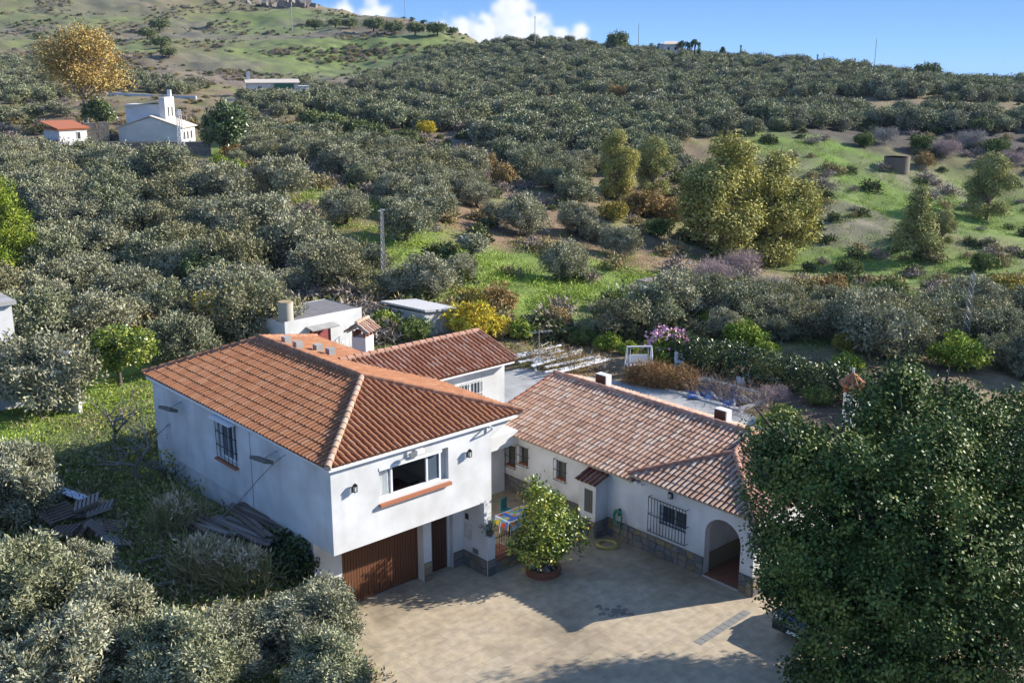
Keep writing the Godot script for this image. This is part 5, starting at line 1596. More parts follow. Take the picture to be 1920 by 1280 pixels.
	box_part("hook", Vector3(0.02, 0.22, 0.0), Vector3(0.1, 0.3, 0.04), M.iron, hr)
	var yh := MB.new()
	for i in 5: ring_tube(yh, Vector3(0.02 * sin(i * 2.1), 0.025 + 0.012 * i, 0.02 * cos(i * 1.3)), 0.33 + 0.025 * (i % 3), 0.40 + 0.02 * (i % 2), 0.018, Basis.from_euler(Vector3(0.02 * i, i * 0.6, 0.02)), Color(0.46, 0.38, 0.10))
	var yo := built("garden_hose", yh, M.plastic, self)
	yo.position = Vector3(11.5, 0, 1.35)
	tag(yo, "yellow garden hose coiled on the paving below the green one", "hose")
	tube_part("standpipe", Vector3(12.15, 0, 1.75), Vector3(12.15, 0.9, 1.75), 0.02, M.grey_iron, self)
	tag(get_node("standpipe"), "thin upright water pipe on the stone base right of the hoses", "pipe")
	# markings of the ground
	var dr := MB.new()
	var da := on(1402, 1146, 1, 0)
	var db := on(1308, 1206, 1, 0)
	var dd := (db - da).normalized() * 0.01
	for i in 9:
		var p := da.lerp(db, i / 9.0)
		var q := da.lerp(db, (i + 1) / 9.0)
		var s := (q - p).normalized().cross(Vector3.UP) * 0.16
		dr.poly([p + s + dd + Vector3.UP * 0.008, q + s - dd + Vector3.UP * 0.008, q - s - dd + Vector3.UP * 0.008, p - s + dd + Vector3.UP * 0.008], Vector3.UP, 0.006, Color(0.29, 0.28, 0.27))
	tag(built("drain_channel", dr, M.stone, self), "", "", "", "structure")
	var sn := MB.new()
	for e in 26:
		var p := on(1160 + r.randfn() * 16, 1146 + r.randfn() * 5, 1, 0.004 + 0.0002 * e)
		var size := r.randf_range(0.05, 0.17)
		var pts := []
		for i in 9: pts.append(p + Vector3(cos(TAU * i / 9) * size * 1.4, 0, sin(TAU * i / 9) * size) * r.randf_range(0.4, 1.0))
		for i in range(1, 8): sn.tri(pts[0], pts[i + 1], pts[i], Color(0.25, 0.215, 0.17) * r.randf_range(0.7, 1.4))
	tag(built("broken_paving", sn, M.stone, self), "", "", "", "structure")
	car()

func car() -> void:
	var t := thing("car", Vector3(12.75, 0, 10.35), "dark blue car parked half under the huge evergreen tree", "car", "", PI)
	var blue := Color(0.012, 0.016, 0.045)
	# side outline, x forwards: swept across the width with rounded shoulders
	var side := [[-2.05, 0.32], [-2.1, 0.62], [-2.02, 0.92], [-1.75, 1.02], [-1.3, 1.38], [-0.9, 1.47], [0.1, 1.46], [0.75, 1.06], [1.3, 0.96], [1.85, 0.84], [2.08, 0.62], [2.1, 0.34]]
	var st := MB.new()
	var n := side.size()
	for k in n - 1:
		var a: Array = side[k]
		var b: Array = side[k + 1]
		var rows := []
		for e in [a, b]:
			var w: float = 0.84 if e[1] < 0.95 else 0.84 - 0.3 * (e[1] - 0.95) / 0.5
			rows.append([Vector3(e[0], e[1], -w), Vector3(e[0], e[1] + 0.015, -w * 0.6), Vector3(e[0], e[1] + 0.015, w * 0.6), Vector3(e[0], e[1], w)])
		for j in 3: st.quad(rows[0][j], rows[0][j + 1], rows[1][j + 1], rows[1][j], blue)
	for s in [-1, 1]:
		for k in n - 2:
			var pa := Vector3(0, 0.34, 0.86 * s)
			var a2 := Vector3(side[k][0], side[k][1], s * (0.84 if side[k][1] < 0.95 else 0.84 - 0.3 * (side[k][1] - 0.95) / 0.5))
			var b2 := Vector3(side[k + 1][0], side[k + 1][1], s * (0.84 if side[k + 1][1] < 0.95 else 0.84 - 0.3 * (side[k + 1][1] - 0.95) / 0.5))
			if s > 0: st.tri(pa, b2, a2, blue)
			else: st.tri(pa, a2, b2, blue)
	built("body", st, mat("car_paint", Color(1, 1, 1), 0.25, {"vertex_color_use_as_albedo": true, "clearcoat_enabled": true, "clearcoat": 1.0}), t)
	var ws := MB.new()
	ws.quad(Vector3(0.16, 1.43, 0.52), Vector3(0.16, 1.43, -0.52), Vector3(0.74, 1.085, -0.7), Vector3(0.74, 1.085, 0.7))
	var wind := built("windscreen", ws, M.glass, t)
	wind.position = Vector3(0.03, 0.03, 0)
	for s in [-1, 1]:
		box_part("headlight", Vector3(1.98, 0.68, 0.6 * s), Vector3(0.16, 0.14, 0.34), M.lamp_glass, t)
		for x in [-1.25, 1.3]:
			var w := Node3D.new()
			put(w, "wheel", t)
			tube_part("tyre", Vector3(x, 0.31, s * 0.66), Vector3(x, 0.31, s * 0.87), 0.31, M.dark_inside, w, 18)
			tube_part("rim", Vector3(x, 0.31, s * 0.86), Vector3(x, 0.31, s * 0.885), 0.2, M.grey_iron, w, 14)
		box_part("side_window", Vector3(-0.4, 1.2, s * 0.752), Vector3(1.3, 0.3, 0.02), M.glass, t)
		box_part("mirror", Vector3(0.55, 1.05, s * 0.93), Vector3(0.12, 0.12, 0.18), M.iron, t)
	box_part("bumper", Vector3(2.08, 0.4, 0), Vector3(0.14, 0.18, 1.6), M.iron, t)
	box_part("grille", Vector3(2.085, 0.62, 0), Vector3(0.06, 0.14, 0.8), M.grey_iron, t)
	box_part("number_plate", Vector3(2.16, 0.42, 0), Vector3(0.02, 0.11, 0.5), M.white_paint, t)

# ---------------------------------------------------------------- the untidy yard left of the house
func left_yard() -> void:
	var r := RandomNumberGenerator.new()
	r.seed = 90
	var tones := [Color(0.20, 0.155, 0.12), Color(0.26, 0.21, 0.175), Color(0.15, 0.11, 0.085), Color(0.32, 0.285, 0.25), Color(0.23, 0.165, 0.12)]
	# boards stacked against the wall
	var names := ["stack of weathered boards nearest the garden in front of the long wall", "leaning layer of long brown boards against the long wall", "short stack of grey boards in front of the board pile"]
	for s in 3:
		var o := thing("board_stack", down([Vector3(-1.75, 0, -5.3), Vector3(-0.75, 0, -4.6), Vector3(-1.3, 0, -3.3)][s]), names[s], "boards", "stacked boards beside the long wall", [0.12, 0.04, 0.5][s])
		for k in [20, 16, 8][s]:
			var layer := int(k / [4, 8, 2][s])
			var st := MB.new()
			var long: float = [2.7, 3.3, 0.9][s] * r.randf_range(0.85, 1.1)
			st.box(Transform3D(Basis.from_euler(Vector3(r.randf_range(-0.07, 0.07), r.randf_range(-0.16, 0.16), (0.2 if s == 1 else 0.0) + r.randf_range(-0.15, 0.15))), Vector3((k % [4, 8, 2][s]) * 0.17 - 0.3, 0.1 + 0.12 * layer + (0.22 + 0.035 * (k % 8) if s == 1 else 0.0), r.randf_range(-0.15, 0.15))), Vector3(0.15, 0.06 if s < 2 else 0.09, long), tones[r.randi() % 5])
			built("board", st, M.grey_wood, o)
	# heap of broken pallets
	var slat := MB.new()
	slat.bx(Vector3.ZERO, Vector3(1.15, 0.022, 0.1))
	for k in 9:
		var px: Array = [[150, 985], [185, 1000], [120, 1000], [165, 960], [205, 985], [135, 965], [190, 965], [110, 975], [215, 1010]][k]
		var g := down(on(px[0], px[1], 1, 2.3))
		var p := thing("pallet", g + Vector3.UP * (0.2 + 0.16 * (k % 4)), ["grey broken pallet in the middle of the heap", "grey pallet standing on edge at the heap's right", "pallet at the left of the heap under the olive branches", "pallet on top of the heap below the white sheet", "pallet lying at the right foot of the heap", "pallet under the white sheet at the back of the heap", "pallet tilted at the back right of the heap", "pallet at the far left of the heap", "pallet at the near right end of the heap"][k], "pallet", "broken pallets heaped in the left yard", r.randf() * 3.0)
		p.rotation.x = r.randf_range(-0.35, 0.35)
		p.rotation.z = r.randf_range(-0.3, 0.3) + (0.9 if k == 1 else 0.0)
		var sm := MB.new()
		sm.bx(Vector3.ZERO, Vector3(1.15, 0.022, 0.1), tones[k % 5])
		var sme := sm.mesh(M.grey_wood)
		for i in 6:
			var o := part("slat", sme, null, p)
			o.position = Vector3(0, 0.12, -0.38 + 0.155 * i)
		var bm := MB.new()
		bm.bx(Vector3.ZERO, Vector3(0.09, 0.1, 0.9), tones[(k + 2) % 5])
		var bme := bm.mesh(M.grey_wood)
		for x in [-0.5, 0.0, 0.5]:
			var o := part("bearer", bme, null, p)
			o.position = Vector3(x, 0.055, 0)
	var a := at(124, 917, 41.5)
	var b := at(202, 945, 39.5)
	for k in 2:
		var st := MB.new()
		var off := Vector3(0.35, -0.06, 0.35) * k * -1.0
		st.bar(a + off, b.lerp(a, 0.22 * k) + off, 0.42, 0.04, [Color(0.30, 0.16, 0.05), Color(0.62, 0.66, 0.80)][k])
		tag(built(["brown_board", "white_sheet"][k], st, M.paint, self), ["long brown board on top of the pallet heap", "pale blue-white sheet beside the brown board on the pallet heap"][k], ["board", "sheet"][k])
	# slack wire rope from the wall to the ground
	var rope := MB.new()
	var gnd := down(on(256, 1108, 1, 1.6)) + Vector3.UP * 0.1
	hang(rope, Vector3(0, 2.93, -6.1), gnd, 0.12, 0.016)
	tag(built("wire_rope", rope, M.grey_iron, self), "taut pale rope from the long wall down to the ground on the left", "rope")
	for k in 4:
		var st := MB.new()
		var p := down(on([290, 255, 330, 275][k], [1105, 1080, 1125, 1120][k], 1, 1.6)) + Vector3.UP * 0.22
		st.bar(p, p + Vector3([1.8, 1.6, 1.2, 1.9][k], [0.3, 0.1, 0.0, 0.05][k], [-0.6, 0.5, 0.7, 0.8][k]), 0.11, 0.06, tones[k])
		tag(built("loose_plank", st, M.grey_wood, self), ["loose plank slanting up beside the rope's lower end", "loose plank behind the rope's lower end", "loose plank nearest the dry plumes", "loose plank under the rope's lower end"][k], "plank", "loose planks at the foot of the rope")
	# ivy on the lower wall and the bank
	var iv := thing("ivy", Vector3(-0.2, 0.2, -1.6), "dark ivy climbing the corner of the lower wall left of the garage", "ivy")
	var ib := []
	for q in [[0.0, 2.1, -1.3, 0.32, 0.5, 0.7], [-0.1, 1.6, -0.5, 0.5, 0.7, 0.6], [-0.25, 0.9, 0.1, 0.6, 0.7, 0.55], [-0.7, 1.3, -1.0, 0.8, 0.6, 0.9], [-1.1, 1.5, -1.9, 0.8, 0.45, 0.8], [-0.8, 0.7, 0.7, 0.8, 0.55, 0.7], [-1.6, 1.2, -0.5, 0.8, 0.5, 0.8], [0.15, 2.35, -0.2, 0.2, 0.28, 0.35], [-0.2, 2.0, -2.4, 0.25, 0.4, 0.6], [0.2, 1.9, 0.2, 0.18, 0.3, 0.15]]:
		ib.append([Vector3(q[0], q[1], q[2]), Vector3(q[3], q[4], q[5])])
	part("leaves", crown(680, ib, 15000, 0.12, 0.05, [Color(0.018, 0.032, 0.01), Color(0.035, 0.06, 0.016), Color(0.065, 0.095, 0.025), Color(0.11, 0.13, 0.035)], {"mat": M.glossy_leaf, "bump": 0.4, "clump": 6, "lowest": -1.0}), null, iv)
	var sp := grow("lime_bush", "bush", 590, 1120, 70, "yellow-green leafy bush at the foot of the ivy", "bush")
	# dry plumes
	var names2 := ["dry plume grass nearest the ivy", "dry plume grass in the middle of the clump below the boards", "dry plume grass at the left of the clump below the boards", "dry plume grass behind the rope"]
	for k in 4:
		var q: Array = [[460, 1100], [415, 1095], [375, 1090], [330, 1020]][k]
		var g := thing("plume_grass", down(on(q[0], q[1], 1, 1.7)), names2[k], "grass", "plume grasses below the stacked boards")
		part("blades", crown(690 + k, [[Vector3(0, 0.35, 0), Vector3(0.6, 0.45, 0.6)]], 1500, 0.55, 0.013, [Color(0.16, 0.17, 0.05), Color(0.28, 0.25, 0.11), Color(0.40, 0.34, 0.18)], {"clump": 5, "up": 1.6, "lowest": -0.2, "mat": M.dry_leaf}), null, g)
		part("plumes", crown(700 + k, [[Vector3(0, 1.05, 0), Vector3(0.6, 0.25, 0.6)]], 420, 0.2, 0.03, [Color(0.42, 0.33, 0.20), Color(0.56, 0.47, 0.32)], {"clump": 12, "spread": 0.16, "up": 1.0, "mat": M.dry_leaf}), null, g)
	# bare fig trees
	for k in 3:
		var q: Array = [[262, 905, 2.9], [215, 835, 2.4], [330, 890, 2.2]][k]
		var g := down(on(q[0], q[1], 1, 2.1))
		var ft := thing("bare_fig_tree", g, ["leafless grey fig tree with a few yellow leaves beside the long wall", "leafless grey fig tree behind the first in the left yard", "small leafless fig tree close to the far end of the long wall"][k], "tree", "leafless fig trees beside the long wall")
		var st := MB.new()
		branch(st, r, Vector3(0, -0.2, 0), Vector3(r.randf_range(-0.3, 0.3), 1, r.randf_range(-0.2, 0.2)), 0.10, q[2] * 0.36, 0)
		built("branches", st, M.bark, ft)
		part("leaves", crown(710 + k, [[Vector3(0.2, 1.0, 0.1), Vector3(1.3, 0.8, 1.2)]], 90, 0.15, 0.07, [Color(0.20, 0.20, 0.03), Color(0.36, 0.30, 0.04)], {"clump": 2, "mat": M.leaf, "inner": 0.5}), null, ft)
	# odds and ends
	var wb := MB.new()
	wb.tube([Vector3(0, 0, 0), Vector3(0.02, 0.25, 0), Vector3(0, 0.5, 0.03), Vector3(0, 0.62, 0)], [0.26, 0.32, 0.22, 0.08], 10)
	var sack := built("white_sack", wb, M.white_paint, self)
	sack.position = down(on(78, 762, 1, 2.1))
	tag(sack, "white sack on the grass under the olive beside the left-edge house", "sack")
	var rub := thing("rubble", down(on(515, 1225, 1, 0.9)), "heap of white and orange rubble between the foreground olives", "rubble")
	for i in 26:
		var m := MB.new()
		m.box(Transform3D(Basis.from_euler(Vector3(r.randf(), r.randf() * 3, r.randf())), Vector3(r.randfn() * 0.45, 0.2 + r.randf() * 0.5, r.randfn() * 0.35)), Vector3(0.34, 0.05, 0.16) * r.randf_range(0.6, 1.3), Color(0.62, 0.62, 0.62) if i % 4 else Color(0.5, 0.25, 0.09))
		built("fragment", m, M.stone, rub)
	var rack := thing("wire_rack", Vector3(-0.9, 0.0, 2.3), "white wire rack on the edge of the paving by the bottom olives", "rack", "", 0.5)
	for i in 6: tube_part("wire", Vector3(-0.3 + 0.12 * i, 0.05, 0), Vector3(-0.3 + 0.12 * i, 0.6, -0.2), 0.01, M.white_paint, rack, 5)
	for j in 4: tube_part("wire", Vector3(-0.3, 0.1 + 0.15 * j, -0.02 - 0.05 * j), Vector3(0.3, 0.1 + 0.15 * j, -0.02 - 0.05 * j), 0.01, M.white_paint, rack, 5)
	var cy := thing("cycad", Vector3(0.35, 0.05, -0.7), "small spiky palm at the white wall left of the garage door", "plant")
	part("fronds", crown(720, [[Vector3(0, 0.2, 0), Vector3(0.12, 0.1, 0.12)]], 60, 0.75, 0.035, [Color(0.07, 0.10, 0.03), Color(0.16, 0.18, 0.06)], {"clump": 2, "up": 0.7, "spread": 0.1}), null, cy)

func branch(st: MB, r: RandomNumberGenerator, p: Vector3, d: Vector3, w: float, l: float, level: int) -> void:
	var m := p + d.normalized() * l * 0.5 + Vector3(r.randfn(), r.randfn() * 0.5, r.randfn()) * l * 0.07
	var e := p + d.normalized() * l
	st.tube([p, m, e], [w, w * 0.85, w * 0.7], 5 if level < 2 else 4, Color(0.30, 0.27, 0.24), false)
	if level >= 4: return
	for i in (3 if level < 2 else 2):
		var nd := (d.normalized() + Vector3(r.randfn(), r.randf_range(-0.1, 0.5), r.randfn()) * 0.75).normalized()
		branch(st, r, e, nd, w * 0.62, l * r.randf_range(0.62, 0.9), level + 1)

# ---------------------------------------------------------------- masts and wires
func lattice(called: String, foot: Vector3, top: float, wide: float, steps: int, m: Material, label: String, category := "mast") -> Node3D:
	var o := thing(called, foot, label, category, "", 0.4)
	var tip := wide * 0.45
	for q in [[-1, -1], [1, -1], [-1, 1], [1, 1]]: tube_part("leg", Vector3(q[0] * wide, -0.3, q[1] * wide), Vector3(q[0] * tip, top, q[1] * tip), wide * 0.13, m, o, 5)
	for i in steps:
		var y0 := top * i / steps
		var y1 := top * (i + 1) / steps
		var w0 := lerpf(wide, tip, float(i) / steps)
		var w1 := lerpf(wide, tip, float(i + 1) / steps)
		var st := MB.new()
		for k in 4:
			var c0 := Vector3([-1, 1, 1, -1][k], 0, [-1, -1, 1, 1][k])
			var c1 := Vector3([1, 1, -1, -1][k], 0, [-1, 1, 1, -1][k])
			st.tube([c0 * w0 + Vector3.UP * y0, c1 * w1 + Vector3.UP * y1], [wide * 0.06, wide * 0.06], 4)
			st.tube([c0 * w1 + Vector3.UP * y1, c1 * w1 + Vector3.UP * y1], [wide * 0.06, wide * 0.06], 4)
		built("brace", st, m, o)
	return o

func masts() -> void:
	var g := ground_at(720, 556, 45)
	var d := pix(g).z
	var t1 := lattice("lattice_mast", g, 165.0 * d / F, 0.14, 14, M.grey_iron, "grey lattice mast standing in the olive grove behind the sheds")
	box_part("crossarm", Vector3(0, 165.0 * d / F - 0.1, 0), Vector3(0.9, 0.06, 0.06), M.grey_iron, t1)
	var p2 := ground_at(343, 320, 60)
	var d2 := pix(p2).z
	lattice("power_pylon", p2, 112.0 * d2 / F, 0.34, 9, mat("pale_steel", Color(0.55, 0.56, 0.57), 0.5), "pale lattice pylon in front of the stepped white house", "pylon")
	var p3 := ground_at(1808, 660, 40)
	var d3 := pix(p3).z
	lattice("power_pylon", p3, 150.0 * d3 / F, 0.24, 10, M.grey_iron, "dark lattice pylon in the grove at the right, above the evergreen tree", "pylon")
	for q in [[1640, 126, 52, "thin radio mast on the ridge at the right"], [1197, 92, 46, "thin radio mast on the ridge beside the big open tree"], [1003, 78, 46, "thin radio mast under the cloud"], [760, 43, 56, "thin radio mast on the left skyline"], [547, 56, 42, "thin white pole on the bare green hill"], [1545, 112, 14, "telegraph pole on the ridge"], [1755, 138, 22, "telegraph pole at the right end of the ridge"], [940, 252, 36, "telegraph pole above the tiny white hut"]]:
		var df := crest_distance(q[0]) if q[1] < 140 and q[0] != 547 else pix(ground_at(q[0], q[1] + 4, 100, 1000)).z
		var f := at(q[0], q[1], df)
		var o := thing("pole", f, q[3], "mast")
		tube_part("shaft", Vector3(0, minf(-0.5, ground(f.x, f.z) - f.y), 0), Vector3(0, q[2] * df / F, 0), 0.00035 * df, M.grey_iron, o, 5)
		tube_part("crosspiece", Vector3(-0.0012 * df, q[2] * df / F * 0.94, 0), Vector3(0.0012 * df, q[2] * df / F * 0.94, 0), 0.0002 * df, M.grey_iron, o, 4)
	var top1 := g + Vector3.UP * (165.0 * d / F)
	var top3 := p3 + Vector3.UP * (150.0 * d3 / F)
	var names := ["power line from the lattice mast away over the grove to the left", "power line from the lattice mast across the meadow to the right pylon"]
	var ends := [[top1, at(-60, 372, d * 1.02)], [top1, top3]]
	for k in 2:
		var st := MB.new()
		hang(st, ends[k][0], ends[k][1], 0.9, 0.014)
		tag(built("power_line", st, M.iron, self), names[k], "wire")

# ---------------------------------------------------------------- trees and bushes
func crown(seed_: int, blobs: Array, count: int, long: float, wide: float, cols: Array, opt := {}) -> ArrayMesh:   # leaves in sprigs through and over a heap of uneven ellipsoids [centre, radii]
	var r := RandomNumberGenerator.new()
	r.seed = seed_
	var nz := noise(seed_, opt.get("rough", 0.55), 3)
	var tone_n := noise(seed_ + 7, opt.get("tone", 0.5), 2)
	var inner: float = opt.get("inner", 0.24)
	var clump: int = opt.get("clump", 7)
	var spread: float = opt.get("spread", long * 0.9)
	var droop: float = opt.get("droop", 0.0)
	var lowest: float = opt.get("lowest", -0.55)
	var bump: float = opt.get("bump", 0.38)
	var up: float = opt.get("up", 0.0)
	var face: float = opt.get("face", 0.75)
	var jit: float = opt.get("jit", 0.45)
	var sum := 0.0
	var acc := []
	for b in blobs:
		var a: Vector3 = b[1]
		sum += a.x * a.y + a.y * a.z + a.x * a.z
		acc.append(sum)
	var V := PackedVector3Array()
	var N := PackedVector3Array()
	var C := PackedColorArray()
	var I := PackedInt32Array()
	V.resize(count * 4); N.resize(count * 4); C.resize(count * 4); I.resize(count * 6)
	var k := 0
	while k < count:
		var pick := r.randf() * sum
		var bi := 0
		while acc[bi] < pick: bi += 1
		var bc: Vector3 = blobs[bi][0]
		var br: Vector3 = blobs[bi][1]
		var u := Vector3(r.randfn(), r.randfn(), r.randfn()).normalized()
		if u.y < lowest and r.randf() < 0.75: continue
		var q := nz.get_noise_3dv((bc + u * br) * 2.2)
		var rr := 1.0 + bump * q
		if r.randf() < inner: rr *= r.randf_range(0.35, 0.8)
		else: rr *= 1.0 - 0.25 * r.randf() * r.randf()
		var mid := bc + u * br * rr
		if mid.y < 0.03: continue
		var tone := clampf(0.5 + 0.8 * tone_n.get_noise_3dv(mid * 1.6) + r.randfn() * 0.16, 0.0, 1.0)
		for j in clump:
			if k >= count: break
			var p := mid + Vector3(r.randfn(), r.randfn(), r.randfn()) * spread * 0.5
			var d := (u * 0.6 + Vector3(r.randfn(), r.randfn() - droop + up, r.randfn()) * 0.75).normalized()
			# leaves turn their faces outwards and to the light above
			var face_to := u * face + Vector3.UP * (face * 0.6) + Vector3(r.randfn(), r.randfn(), r.randfn()) * jit
			var s := d.cross(face_to).normalized()
			var n := s.cross(d)
			if n.dot(face_to) < 0.0: n = -n
			var t := clampf(tone + r.randfn() * 0.17, 0.0, 1.0) * (cols.size() - 1)
			var ti := mini(int(t), cols.size() - 2)
			var c: Color = (cols[ti] as Color).lerp(cols[ti + 1], t - ti)
			var l := long * r.randf_range(0.65, 1.25)
			var w := wide * r.randf_range(0.7, 1.2)
			var v := k * 4
			V[v] = p; V[v + 1] = p + d * (l * 0.45) + s * w; V[v + 2] = p + d * l; V[v + 3] = p + d * (l * 0.45) - s * w
			for e in 4:
				N[v + e] = n; C[v + e] = c
			var x := k * 6
			I[x] = v; I[x + 1] = v + 2; I[x + 2] = v + 1; I[x + 3] = v; I[x + 4] = v + 3; I[x + 5] = v + 2
			k += 1
	var arr := []
	arr.resize(Mesh.ARRAY_MAX)
	arr[Mesh.ARRAY_VERTEX] = V; arr[Mesh.ARRAY_NORMAL] = N; arr[Mesh.ARRAY_COLOR] = C; arr[Mesh.ARRAY_INDEX] = I
	var m := ArrayMesh.new()
	m.add_surface_from_arrays(Mesh.PRIMITIVE_TRIANGLES, arr)
	m.surface_set_material(0, opt.get("mat", M.leaf))
	return m

func stems(seed_: int, blobs: Array, r0: float, fork: float, col: Color, lean := Vector3.ZERO, seg := 6) -> ArrayMesh:   # a trunk that divides into a limb for each part of the crown
	var r := RandomNumberGenerator.new()
	r.seed = seed_
	var st := MB.new()
	var f := Vector3(lean.x, fork, lean.z)
	st.tube([Vector3(0, -0.5, 0), Vector3(0, 0.05, 0), f * 0.55 + Vector3(r.randf_range(-0.06, 0.06), 0, 0.05), f], [r0 * 1.5, r0 * 1.2, r0 * 0.95, r0 * 0.85], seg + 1, col, false)
	for b in blobs:
		var e: Vector3 = b[0]
		var m := f.lerp(e, 0.5) + Vector3(r.randfn(), 0.4, r.randfn()) * 0.14
		st.tube([f - Vector3(0, 0.08, 0), m, e, e + (e - m) * 0.5], [r0 * 0.62, r0 * 0.42, r0 * 0.22, r0 * 0.06], seg, col, false)
		for i in 2:
			var t := e + Vector3(r.randfn(), r.randf_range(0.2, 1.0), r.randfn()) * ((b[1] as Vector3).x * 0.6)
			st.tube([m, m.lerp(t, 0.6), t], [r0 * 0.25, r0 * 0.15, r0 * 0.04], 4, col, false)
	return st.mesh(M.bark)

func heap(seed_: int, n: int, mid: Vector3, wide: float, high: float, rad: float) -> Array:   # blobs round a centre
	var r := RandomNumberGenerator.new()
	r.seed = seed_
	var out := [[mid, Vector3(rad * 1.1, rad, rad * 1.1)]]
	for i in n:
		var a := TAU * i / n + r.randf_range(-0.35, 0.35)
		var q := r.randf_range(0.75, 1.1)
		var s := r.randf_range(0.7, 1.05) * rad
		out.append([mid + Vector3(cos(a) * wide * q, r.randf_range(-1, 1) * high, sin(a) * wide * q), Vector3(s, s * r.randf_range(0.75, 1.0), s)])
	return out

func sprays(seed_: int, n: int, wide: float, low: float, top: float, r0: float, r1: float) -> Array:   # many small boughs thrown out from one trunk
	var r := RandomNumberGenerator.new()
	r.seed = seed_
	var out := []
	for i in n:
		var t := (i + 0.5) / n
		var a := i * 2.4 + r.randf_range(-0.5, 0.5)
		var y := lerpf(low, top, r.randf() * 0.35 + 0.65 * t)
		var reach := wide * sqrt(maxf(0.0, 1.0 - pow((y - 1.5) / (top - 1.2), 2.0))) * r.randf_range(0.35, 1.12)
		var s := r.randf_range(r0, r1) * (0.75 if y > top - 0.5 else 1.0)
		out.append([Vector3(cos(a) * reach, y, sin(a) * reach), Vector3(s * 1.1, s * r.randf_range(0.7, 1.0), s * 1.1)])
	return out

func proto(kind: String, w: float, h: float, hc: float, crown_mesh: Mesh, trunk: Mesh, extra := {}) -> void:
	var o := Node3D.new()
	if trunk:
		var t := MeshInstance3D.new()
		t.mesh = trunk; t.name = "trunk"
		o.add_child(t)
	if crown_mesh:
		var c := MeshInstance3D.new()
		c.mesh = crown_mesh; c.name = "crown"
		o.add_child(c)
	for k in extra:
		var e := MeshInstance3D.new()
		e.mesh = extra[k]; e.name = k
		o.add_child(e)
	protos[kind] = {"node": o, "w": w, "h": h, "hc": hc}

const OLIVE := [Color(0.118, 0.118, 0.068), Color(0.22, 0.218, 0.135), Color(0.33, 0.325, 0.215), Color(0.47, 0.465, 0.33)]
const OLIVE_G := [Color(0.105, 0.115, 0.06), Color(0.20, 0.21, 0.115), Color(0.30, 0.305, 0.18), Color(0.42, 0.42, 0.27)]
const BARK := Color(0.13, 0.11, 0.095)

func shade(cols: Array, r: float, g: float, b: float) -> Array:   # the same leaves a little lighter, darker or browner
	return cols.map(func(c): return Color(c.r * r, c.g * g, c.b * b))

